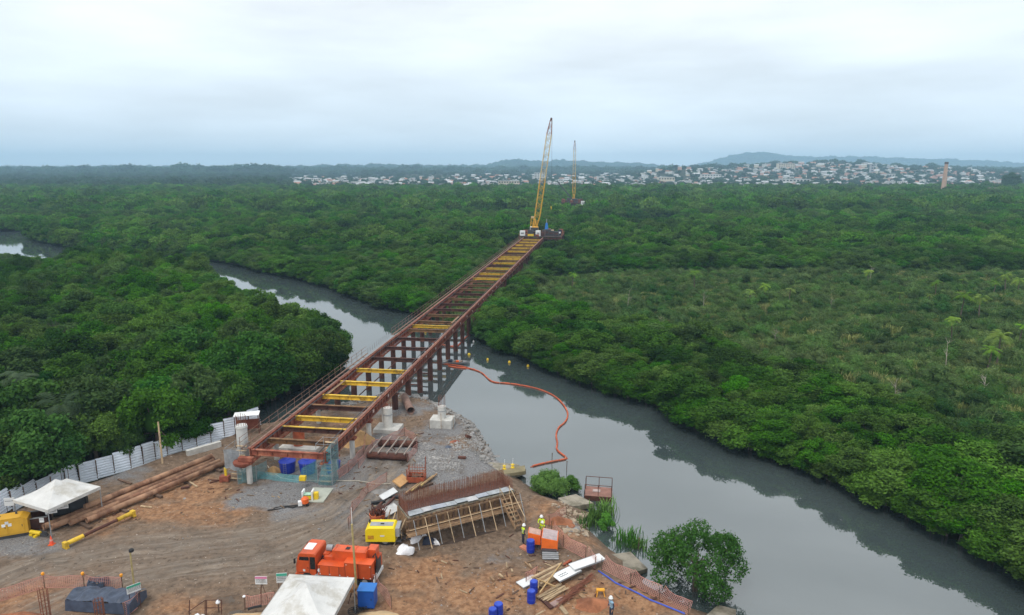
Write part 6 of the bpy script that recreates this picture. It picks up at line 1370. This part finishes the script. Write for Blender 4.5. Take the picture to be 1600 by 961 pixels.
# ---- oil boom
def boom_line(label, pts, r, name='containment_boom'):
    P = [G(x, y, .08) for x, y in pts]; sp = []
    for i in range(len(P)-1):
        p0 = P[max(i-1, 0)]; p1 = P[i]; p2 = P[i+1]; p3 = P[min(i+2, len(P)-1)]
        for k in range(6):
            u = k/6; sp.append(.5*((2*p1)+(p2-p0)*u+(2*p0-5*p1+4*p2-p3)*u*u+(3*p1-p0-3*p2+p3)*u**3))
    sp.append(P[-1]); c = Vector(sp[0]); t = thing(name, label, 'boom', c); acc = []; d0 = 0
    q = MB(); q.path([s-c+Vector((0, 0, -.06)) for s in sp], r*.55, 6); q.build('skirt_line', boomo, t)
    # floats
    tot = 0; seg = []; last = sp[0]; 
    dist = [0]
    for a, b in zip(sp[:-1], sp[1:]): dist.append(dist[-1]+(b-a).length)
    def at(s):
        for i in range(len(dist)-1):
            if dist[i+1] >= s: f = (s-dist[i])/max(1e-6, dist[i+1]-dist[i]); return sp[i].lerp(sp[i+1], f)
        return sp[-1]
    s = 0; FLT = 1.7
    while s+FLT*.9 < dist[-1]:
        a, m_, b = at(s+.06), at(s+FLT*.5), at(s+FLT-.06); q = MB(); q.path([a-c, m_-c+Vector((0, 0, random.uniform(-.01, .03))), b-c], r, 8); q.build('float', boomo, t); s += FLT
boom_line('long orange floating boom curving through the river', [(690, 568), (715, 571), (732, 575), (752, 582), (769, 596), (795, 599), (815, 602), (835, 606), (853, 612), (868, 620), (880, 632), (887, 645), (884, 658), (873, 668), (869, 680), (871, 692), (870, 702), (880, 711), (886, 716), (868, 720), (848, 724), (829, 729)], .105)
boom_line('short loose boom end floating beside the moored boat', [(700, 572), (722, 575), (742, 576)], .13)
boom_line('pale boom end looped around the trestle piles', [(668, 531), (690, 538), (712, 541), (722, 533), (731, 524)], .12)
# thin stakes in the water
for px, py, lab in ((862, 722, 'dark stake in the water behind the boom end'), (885, 735, 'dark stake in the water in front of the boom corner'), (997, 858, 'short dark stake beside the reeds')):
    p = G(px, py, 0); q = MB(); q.tube((0, 0, -.8), (.05, 0, 1.0), .045, .035, 6); q.rings([(.06, .95), (.06, 1.05), (.02, 1.1)], 6, (.05, 0, 0)); o = q.build('mooring_stake', woodd); o.location = p; tag(o, lab, 'stake')
# ---- boat
p = G(712, 568, 0); t = thing('work_boat', 'small dark work boat moored to a pile of the trestle', 'boat', p, -.05); q = MB(); n_ = 10
def hull(u, v):
    x = -2.4+4.8*u; w = .75*(1-max(0, (u-.55)/.45)**2.2); a = (v-.5)*math.pi; return Vector((x, w*math.sin(a), .42-.55*math.cos(a)+.12*max(0, u-.6)))
q.grid(hull, 16, 8); q.build('hull', grey, t, True); q = MB(); q.box((-.2, 0, .12), (3.4, 1.1, .05)); q.build('floor', dark, t)
for x in (-1.4, -.2, .9): q = MB(); q.box((x, 0, .32), (.3, 1.3, .06)); q.build('thwart', woodd, t)
q = MB(); q.box((-2.45, 0, .55), (.35, .4, .7)); q.build('outboard_motor', black, t); q = MB(); q.box((.3, .1, .35), (.5, .4, .3)); q.build('fuel_can', orangep, t); q = MB(); q.tube((1.2, 0, .3), (1.2, 0, 1.2), .03, n=5); q.box((-.9, 0, .45), (.6, .8, .4)); q.build('gear', navy, t)
for px, py, r_, lab in ((714, 548, .26, 'small yellow buoy beside the pile near the boat'), (733, 555, .34, 'largest yellow buoy right of the boat'), (740, 535, .2, 'tiny white buoy at the tree shadow'), (762, 563, .25, 'yellow buoy, third from the right off the far bank'), (796, 567, .3, 'yellow buoy, second from the right off the far bank'), (825, 573, .28, 'yellow buoy, rightmost off the far bank'), (665, 520, .26, 'yellow buoy seen between the trestle beams')):
    t = thing('buoy', lab, 'buoy', G(px, py, 0), 0, 'buoys off the far bank'); q = MB(); r_ *= .8; q.rings([(.05, -.2), (r_*.8, -.1), (r_, .08), (r_*.8, .3), (r_*.3, .4)], 12); q.build('float', yelc if 'white' not in lab else white, t, True); q = MB(); q.tube((0, 0, .38), (0, 0, .55), .04, n=6); q.build('eye', dark, t)
# ---- riprap, rubble
bm = bmesh.new(); bmesh.ops.create_icosphere(bm, subdivisions=1, radius=1); SV = [v.co.copy() for v in bm.verts]; SF = [[v.index for v in f.verts] for f in bm.faces]; bm.free()
def stones(name, spots, n_, smin, smax, label, m_, seed, cat='rocks'):
    rg = random.Random(seed); q = MB(); PT = []
    for k in range(n_):
        px, py, rx, ry = rg.choice(spots); p = G(px+rg.gauss(0, 1)*rx, py+rg.gauss(0, 1)*ry, .8); PT.append((p.x, p.y))
    ZS = height(np.array(PT))
    for (x, y), z in zip(PT, ZS):
        if z < -.5: continue
        s = rg.uniform(smin, smax)*(2.2 if rg.random() < .04 else 1); M = Matrix.Rotation(rg.uniform(0, 6), 3, 'Z') @ Matrix.Rotation(rg.uniform(-.5, .5), 3, 'X'); sc_ = (s*rg.uniform(.7, 1.4), s*rg.uniform(.7, 1.2), s*rg.uniform(.45, .8))
        q.add([M @ Vector((v.x*sc_[0]*rg.uniform(.8, 1.2), v.y*sc_[1]*rg.uniform(.8, 1.2), v.z*sc_[2]))+Vector((x, y, z+s*.15)) for v in SV], SF, 0 if rg.random() < .75 else 1)
    o = q.build(name, [m_, mat('pale_rock', (.25, .24, .235), .9, .35, 1.5)], kind='stuff'); return tag(o, label, cat)
stones('riprap', [(752, 690, 8, 14), (735, 665, 8, 8), (715, 650, 8, 5), (690, 636, 10, 4), (660, 625, 10, 3), (625, 622, 14, 3), (580, 627, 14, 3), (765, 712, 6, 8), (540, 637, 12, 3)], 1700, .07, .24, 'grey riprap stones along the shore below the trestle', gravelm, 1)
stones('gravel_patch', [(700, 738, 14, 6), (680, 728, 14, 7), (660, 712, 12, 8), (720, 705, 12, 8), (740, 690, 8, 10)], 1600, .04, .11, 'loose grey gravel between the pipe frame and the shore', gravelm, 2, 'gravel')
stones('rubble', [(893, 815, 8, 6), (905, 830, 8, 6), (890, 840, 6, 5), (915, 805, 6, 5), (880, 800, 10, 6)], 260, .06, .2, 'pale rubble on the slope behind the orange bin', mat('tan_rock', (.38, .30, .22), .95, .3, 2), 3, 'rubble')
stones('clods', [(300, 800, 160, 30), (700, 900, 140, 30), (480, 850, 160, 40), (880, 930, 70, 20), (560, 700, 60, 30)], 900, .02, .07, 'scattered clods and pebbles over the yard', mat('clod', (.24, .16, .11), .95, .3, 2), 4, 'pebbles')
heap(700, 699, .7, .5, .35, tarp, 'small black tarpaulin heap on the gravel near the shore', 'tarpaulin_heap', 'tarpaulin', 41); heap(712, 690, 1.0, .5, .3, rust, 'rusty scrap heap among the gravel near the shore', 'scrap_heap', 'scrap', 42)
plank(728, 683, 735, 684, .4, .3, 'small red steel piece on the riprap', rustd, cat='scrap', name='steel_piece'); plank(716, 716, 728, 717, .35, .2, 'red steel piece at the end of the riprap', rustd, cat='scrap', name='steel_piece')

# ================================================================ people
def person(label, px, py, pose, vest, legs_m, arm, rz, z=None, helmet=white):
    p = gp(px, py); t = thing('person', label, 'person', p, rz)
    me = bpy.data.meshes.new('body_rig'); 
    if pose == 'stand': hip = .92; kn = [(.0, .49), (.0, .49)]
    else: hip = .45; kn = [(.34, .47), (.34, .45)]
    J = {'pel': (0, 0, hip), 'waist': (0, .02, hip+.18), 'chest': (0, .04, hip+.40), 'neckb': (0, .05, hip+.56), 'neck': (0, .06, hip+.62), 'head': (0, .09, hip+.70), 'crown': (0, .09, hip+.80)}
    R_ = {'pel': .15, 'waist': .135, 'chest': .165, 'neckb': .10, 'neck': .06, 'head': .095, 'crown': .085}
    E = [('pel', 'waist'), ('waist', 'chest'), ('chest', 'neckb'), ('neckb', 'neck'), ('neck', 'head'), ('head', 'crown')]
    for s, nm in ((-1, 'l'), (1, 'r')):
        J['hip'+nm] = (s*.10, 0, hip-.05); J['kn'+nm] = (s*.12, kn[0][0]+.03, kn[0][1]); J['an'+nm] = (s*.13, 0 if pose == 'stand' else .12, .10); J['toe'+nm] = (s*.14, .17 if pose == 'stand' else .3, .05)
        for a, r_ in (('hip', .10), ('kn', .068), ('an', .05), ('toe', .045)): R_[a+nm] = r_
        E += [('pel', 'hip'+nm), ('hip'+nm, 'kn'+nm), ('kn'+nm, 'an'+nm), ('an'+nm, 'toe'+nm)]
        J['sh'+nm] = (s*.21, .04, hip+.50); R_['sh'+nm] = .07; E.append(('chest', 'sh'+nm))
        if arm == 'down': el, wr, hd = (s*.27, .0, hip+.24), (s*.27, .10, hip+.02), (s*.265, .14, hip-.08)
        else: el, wr, hd = (s*.27, .10, hip+.26), (s*.20, .32, hip+.25), (s*.17, .42, hip+.27)
        for a, c, r_ in (('el', el, .052), ('wr', wr, .038), ('hd', hd, .036)): J[a+nm] = c; R_[a+nm] = r_
        E += [('sh'+nm, 'el'+nm), ('el'+nm, 'wr'+nm), ('wr'+nm, 'hd'+nm)]
        for f, (dx, dl) in enumerate(((-.03, .075), (-.01, .09), (.01, .088), (.03, .07))):
            nm2 = 'f%d%s' % (f, nm); J[nm2] = (hd[0]+dx*.9, hd[1]+(dl*.5 if arm == 'down' else dl), hd[2]-(dl if arm == 'down' else .02)); R_[nm2] = .011; E.append(('hd'+nm, nm2))
        J['th'+nm] = (hd[0]-s*.05, hd[1]+.03, hd[2]-.02); R_['th'+nm] = .013; E.append(('wr'+nm, 'th'+nm))
    ks = list(J); me.from_pydata([J[k] for k in ks], [(ks.index(a), ks.index(b)) for a, b in E], []); o = bpy.data.objects.new('body_rig', me); COL.objects.link(o)
    md = o.modifiers.new('skin', 'SKIN'); md.use_smooth_shade = True; o.modifiers.new('sub', 'SUBSURF').levels = 1
    for i, k in enumerate(ks): me.skin_vertices[0].data[i].radius = (R_[k], R_[k]*(.72 if k in ('pel', 'waist', 'chest') else 1)); me.skin_vertices[0].data[i].use_root = (k == 'pel')
    dg = bpy.context.evaluated_depsgraph_get(); dg.update(); bme = bpy.data.meshes.new_from_object(o.evaluated_get(dg)); bpy.data.objects.remove(o)
    bme.materials.clear()
    for m_ in (vest, legs_m, skin, black): bme.materials.append(m_)
    for f in bme.polygons:
        c = f.center; z_ = c.z
        if z_ > hip+.60: mi = 2
        elif z_ < .13: mi = 3
        elif (Vector(c)-Vector(J['hdl'])).length < .13 or (Vector(c)-Vector(J['hdr'])).length < .13: mi = 2
        elif z_ < hip+.06 and abs(c.x) < .24: mi = 1
        elif abs(c.x) > .235: mi = 1
        else: mi = 0
        f.material_index = mi
    link('body', bme, t)
    q = MB(); q.rings([(.17, hip+.76), (.125, hip+.77), (.12, hip+.84), (.09, hip+.905), (.03, hip+.925)], 14, (0, .085, 0)); q.build('helmet', helmet, t, True)
    q = MB()
    for s in (-1, 1): q.box((s*.042, .186, hip+.715), (.03, .012, .012)); 
    q.build('eyes', black, t); q = MB(); q.box((0, .192, hip+.69), (.025, .03, .04)); q.box((0, .182, hip+.645), (.05, .012, .012)); q.build('nose_and_mouth', skin, t)
    q = MB(); q.rings([(.150, hip+.20), (.152, hip+.245)], 14, (0, .025, 0)); q.rings([(.168, hip+.37), (.168, hip+.41)], 14, (0, .038, 0)); o = q.build('reflective_band', grey, t); o.scale = (1, .78, 1)
    return t
person('standing worker in dark trousers and lime vest left of the orange bin', 817, 850, 'stand', vesty, navy, 'down', -1.2)
person('worker in bright lime vest standing behind the orange bin', 846, 835, 'stand', vesty, vesty, 'fwd', 2.9)
person('crouching worker in lime vest leaning over the orange bin', 848, 836, 'sit', vesty, navy, 'fwd', 2.6)
person('worker in pale blue with white helmet at the bottom edge', 955, 968, 'stand', bluecloth, navy, 'down', 2.0)

# ---- litter of the yard: offcuts, stones and sticks
rg = random.Random(77); q = MB(); PT = []
for k in range(260):
    px, py, rx, ry = rg.choice([(560, 760, 30, 18), (610, 800, 22, 20), (700, 870, 80, 14), (860, 910, 40, 20), (900, 880, 30, 20), (480, 720, 50, 16), (640, 690, 40, 20), (360, 770, 30, 10), (780, 900, 60, 25), (150, 800, 60, 12), (960, 930, 40, 14)]); p = G(px+rg.gauss(0, 1)*rx, py+rg.gauss(0, 1)*ry); PT.append((p.x, p.y))
for (x, y), z in zip(PT, height(np.array(PT))):
    if z < .5: continue
    a = rg.uniform(0, 6.28); l_ = rg.uniform(.15, .8); d = Vector((math.cos(a), math.sin(a), 0))*l_; q.beam(Vector((x, y, z+.04))-d*.5, Vector((x, y, z+.05))+d*.5, rg.uniform(.05, .14), .05, mi=rg.choice((0, 0, 1, 2, 3)))
o = q.build('offcuts', [wood, woodp, rustd, woodd], kind='stuff'); tag(o, 'small offcuts and sticks littering the yard', 'litter')
heap(930, 945, 2.2, 1.2, .55, clay, 'low red clay heap right of the yellow stand', 'clay_heap', seed=51); heap(872, 815, 1.5, 1.0, .6, clay, 'clay heap behind the workers near the bank', 'clay_heap', seed=53)
heap(596, 770, 1.3, .9, .5, gravelm, 'grey gravel heap left of the plywood sheet', 'gravel_heap', seed=54)
# ================================================================ the town
def on_ground(px, py):
    """first place along the sight line of a far photo pixel that meets the land"""
    u = (px-800)/1067.0; v = (480.5-py)/1067.0
    d = np.array([u, math.cos(PITCH)+v*math.sin(PITCH), -math.sin(PITCH)+v*math.cos(PITCH)])
    ts = np.arange(700, 5200, 12.0); X = d[0]*ts; Y = d[1]*ts; z = EYE+d[2]*ts; g = far_height(X, Y)
    k = np.argmax(z < g+2.5)
    return (float(X[k]), float(Y[k]), float(g[k])) if z[k] < g[k]+2.5 else None
walls = [mat('house_white', (.60, .60, .58), .8, .08, .2, objvar=.12), mat('house_cream', (.62, .55, .44), .8, .08, .2, objvar=.15), mat('house_grey', (.42, .42, .43), .8, .1, .2, objvar=.2), mat('house_pink', (.58, .36, .30), .8, .1, .2, objvar=.15)]
roofs = [mat('roof_pale', (.44, .45, .46), .7, .1, .2, objvar=.2), mat('roof_tile', (.36, .17, .11), .85, .15, .3, objvar=.25), mat('roof_grey', (.25, .25, .26), .8, .1, .3, objvar=.2)]
def house_mesh(w, d, h, gable, wm_, rm_):
    q = MB(); q.box((0, 0, h/2-1), (w, d, h+2), mi=0)
    if gable:
        r = d*.24; e_ = .5
        q.add([(-w/2-e_, -d/2-e_, h-.15), (w/2+e_, -d/2-e_, h-.15), (w/2+e_, 0, h+r), (-w/2-e_, 0, h+r), (-w/2-e_, d/2+e_, h-.15), (w/2+e_, d/2+e_, h-.15)], [(0, 1, 2, 3), (3, 2, 5, 4), (0, 3, 4), (1, 5, 2)], 1)
    else: q.box((0, 0, h+.25), (w+.4, d+.4, .5), mi=1); q.box((w*.2, 0, h+1.1), (w*.25, d*.3, 1.4), mi=0)
    for k in range(max(2, int(w/3))):
        x = -w/2+1.2+k*(w-2.4)/max(1, int(w/3)-1)
        for f in range(max(1, int(h/3))): q.box((x, -d/2-.03, 1.6+f*3), (1.2, .06, 1.2), mi=2)
    return q.mesh('house', [wm_, rm_, glassm])
HM = [house_mesh(*a) for a in ((9, 8, 3.4, True, walls[0], roofs[1]), (11, 8, 6.2, False, walls[0], roofs[0]), (8, 7, 3.2, True, walls[1], roofs[0]), (12, 9, 6.4, True, walls[0], roofs[0]), (10, 8, 3.3, True, walls[2], roofs[1]), (14, 9, 5, True, walls[0], roofs[2]), (9, 9, 6.6, False, walls[3], roofs[0]), (16, 10, 4.5, True, walls[2], roofs[0]), (9, 8, 3.4, True, walls[3], roofs[1]), (12, 10, 9.2, False, walls[0], roofs[2]))]
rg = random.Random(12); cnt = 0; tried = 0; houses = []
while cnt < 290 and tried < 6000:
    tried += 1; px = rg.uniform(440, 1600)
    if px < 640: lo, hi = 279, 293
    elif px < 900: lo, hi = 277, 296
    elif px < 1100: lo, hi = 270, 298
    elif px < 1300: lo, hi = 258, 299
    else: lo, hi = 255, 298
    py = rg.uniform(lo, hi) if rg.random() < .7 else rg.triangular(lo, hi, hi-6)
    if px < 640 and rg.random() < .35: continue
    r_ = on_ground(px, py)
    if r_ is None or r_[1] > 3900: continue
    x, y, z = r_
    if any((x-a)**2+(y-b)**2 < (15+y*.004)**2 for a, b in houses): continue
    houses.append((x, y)); o = link('town_house', HM[rg.randrange(len(HM))], loc=(x, y, z), rz=rg.choice((0, 0, .3, -.4, 1.57, .8)))
    s = 1.0+max(0, (y-1500)/3500); o.scale = (s, s, s)
    side = 'left of the near crane' if px < 830 else ('right of the near crane' if px < 1130 else 'on the right, around the tall chimney')
    tag(o, 'small pale house in the hazy town '+side, 'house', 'town houses '+side); cnt += 1
# the farther and smaller roofs that nobody could count
q = MB(); tried = 0; more = 0
while more < 850 and tried < 12000:
    tried += 1; px = rg.uniform(430, 1640); lo, hi = (278, 291) if px < 700 else ((274, 294) if px < 1000 else ((264, 295) if px < 1150 else (254, 295)))
    r_ = on_ground(px, rg.uniform(lo, hi))
    if r_ is None: continue
    x, y, z = r_
    if any((x-a)**2+(y-b)**2 < (13+y*.004)**2 for a, b in houses): continue
    houses.append((x, y)); more += 1; s = 1.0+max(0, (y-1500)/3500); w = rg.uniform(7, 15)*s; d = rg.uniform(6, 9)*s; h = rg.choice((3.2, 3.4, 6.2))*s; r = d*.24; rz = rg.choice((0, .3, -.4, 1.57)); k = rg.randrange(3)
    q.box((x, y, z+h/2-1), (w, d, h+2), rz, mi=k); M = Matrix.Rotation(rz, 3, 'Z'); V_ = [M @ Vector(v)+Vector((x, y, z)) for v in ((-w/2-.5, -d/2-.5, h-.15), (w/2+.5, -d/2-.5, h-.15), (w/2+.5, 0, h+r), (-w/2-.5, 0, h+r), (-w/2-.5, d/2+.5, h-.15), (w/2+.5, d/2+.5, h-.15))]
    q.add(V_, [(0, 1, 2, 3), (3, 2, 5, 4), (0, 3, 4), (1, 5, 2)], 3+rg.choice((0, 0, 1, 2)))
o = q.build('distant_houses', [walls[0], walls[1], walls[3]]+roofs, kind='stuff'); tag(o, 'countless tiny pale houses filling the hazy town', 'houses')
def block(name, label, px, py, w, d, h, wm_, floors, cols, roof_m=roofs[0], group=None, rz=0):
    r_ = on_ground(px, py); x, y, z = r_; t = thing(name, label, 'building', (x, y, z), rz, group); q = MB(); q.box((0, 0, h/2-1), (w, d, h+2)); wl_ = q.build('wall', wm_, t); q = MB(); q.box((0, 0, h+.3), (w+.8, d+.8, .6)); q.build('roof', roof_m, t)
    q = MB(); ww = w/cols*.55; wh = h/floors*.45; q.box((0, 0, 0), (ww, .1, wh)); wmsh = q.mesh('window', glassm)
    for f in range(floors):
        for c in range(cols): link('window', wmsh, wl_, loc=(-w/2+(c+.5)*w/cols, -d/2-.04, (f+.55)*h/floors))
    return t
block('long_building', 'long three storey pale building left of the near crane boom', 795, 293, 34, 14, 13, walls[1], 3, 8)
block('long_building', 'long bright white industrial block in the right half of the town', 1238, 287, 62, 20, 11, walls[0], 2, 9)
block('apartment_block', 'large pale apartment block high on the hill behind the white industrial block', 1227, 263, 46, 18, 15, walls[1], 3, 7, group=None)
block('apartment_block', 'white block showing right behind the near crane boom', 843, 282, 24, 14, 20, walls[0], 4, 4)
block('apartment_block', 'narrow white tower block between the two cranes', 876, 291, 7, 7, 14, walls[0], 4, 2)
block('long_building', 'cream hall with pale roof right of the distant crane', 1040, 285, 34, 16, 13, walls[1], 2, 6)
block('long_building', 'long pale low hall below the wooded knoll', 1110, 278, 46, 16, 10, walls[0], 2, 7)
block('long_building', 'white hall left of the chimney among trees', 1395, 276, 40, 16, 9, walls[0], 1, 6)
block('long_building', 'white flat hall right before the chimney', 1430, 292, 46, 18, 7, walls[0], 1, 6)
block('long_building', 'pale low hall on the far left of the town', 560, 288, 26, 12, 7, walls[0], 1, 5)
block('apartment_block', 'white house cluster tower at the left end of the town', 495, 287, 18, 12, 12, walls[0], 3, 4)
block('church_tower', 'slim grey tower left of the chimney in the town', 1361, 272, 8, 8, 26, walls[2], 4, 1)
block('apartment_block', 'pink block in the middle of the town left of the cranes', 718, 292, 10, 10, 10, walls[3], 3, 3)
# chimney
p = G(1473, 304, 2); t = thing('brick_chimney', 'tall tapering brick chimney on the right of the town', 'chimney', (p.x, p.y, .5)); q = MB(); q.rings([(3.2, -1), (3.0, 3), (1.9, 38), (1.9, 38.01)], 20); q.build('shaft', mat('chimney_brick', (.44, .29, .22), .9, .15, .3), t); q = MB(); q.rings([(2.0, 38.0), (2.2, 38.6), (2.1, 40.4), (1.8, 40.6)], 20); q.build('crown', mat('sooty_brick', (.10, .07, .065), .9), t); q = MB(); q.box((0, 0, 1), (8, 8, 4)); q.build('plinth', mat('chimney_brick', (.44, .29, .22)), t)
# old house on the right edge
p = G(1568, 306, 1); t = thing('old_shed', 'old pale shed with a dark pitched roof at the right edge before the town', 'building', (p.x, p.y, .4), .1)
q = MB(); q.box((0, 0, 3), (40, 14, 8)); w_ = q.build('wall', walls[2], t); q = MB(); q.add([(-21, -8, 6.9), (21, -8, 6.9), (21, 0, 10.5), (-21, 0, 10.5), (-21, 8, 6.9), (21, 8, 6.9)], [(0, 1, 2, 3), (3, 2, 5, 4), (0, 3, 4), (1, 5, 2)]); q.build('roof', mat('old_roof', (.14, .12, .115), .9, .2, .3), t)
for x in (-14, -4, 6, 15): q = MB(); q.box((x, -7.06, 4), (2.4, .12, 3)); q.build('window', glassm, w_)
# tall lone trees that stand out on the skyline
for px, py, s, lab in ((1578, 300, 2.6, 'tall dark tree on the skyline at the right edge'), (1540, 303, 1.6, 'dark round tree left of the old shed'), (270, 0, 0, '')):
    if not s: continue
    p = G(px, py, 1); plant('tall_tree', p.x, p.y, (s*1.2, s*1.2, s*1.3), px, lab, 'tall trees before the town', BPROTO[1])
# ---------------------------------------------------------------- the air
q = MB(); q.box((0, 3640, 130), (12900, 7500, 268))
q.v = [(x, y, (-4.0 if z < 130 else HAZE_TOP)) for x, y, z in q.v]
hm = bpy.data.materials.new('haze_air'); hm.use_nodes = True; hm.node_tree.nodes.remove(hm.node_tree.nodes['Principled BSDF'])
pv = hm.node_tree.nodes.new('ShaderNodeVolumePrincipled'); pv.inputs['Color'].default_value = (0.50, 0.77, 1.0, 1); pv.inputs['Density'].default_value = 0.00020; pv.inputs['Anisotropy'].default_value = 0.0
hm.node_tree.links.new(pv.outputs[0], hm.node_tree.nodes['Material Output'].inputs['Volume'])
o = q.build('haze', hm, kind='stuff'); tag(o, 'pale blue haze over the plain and the far town', 'haze')
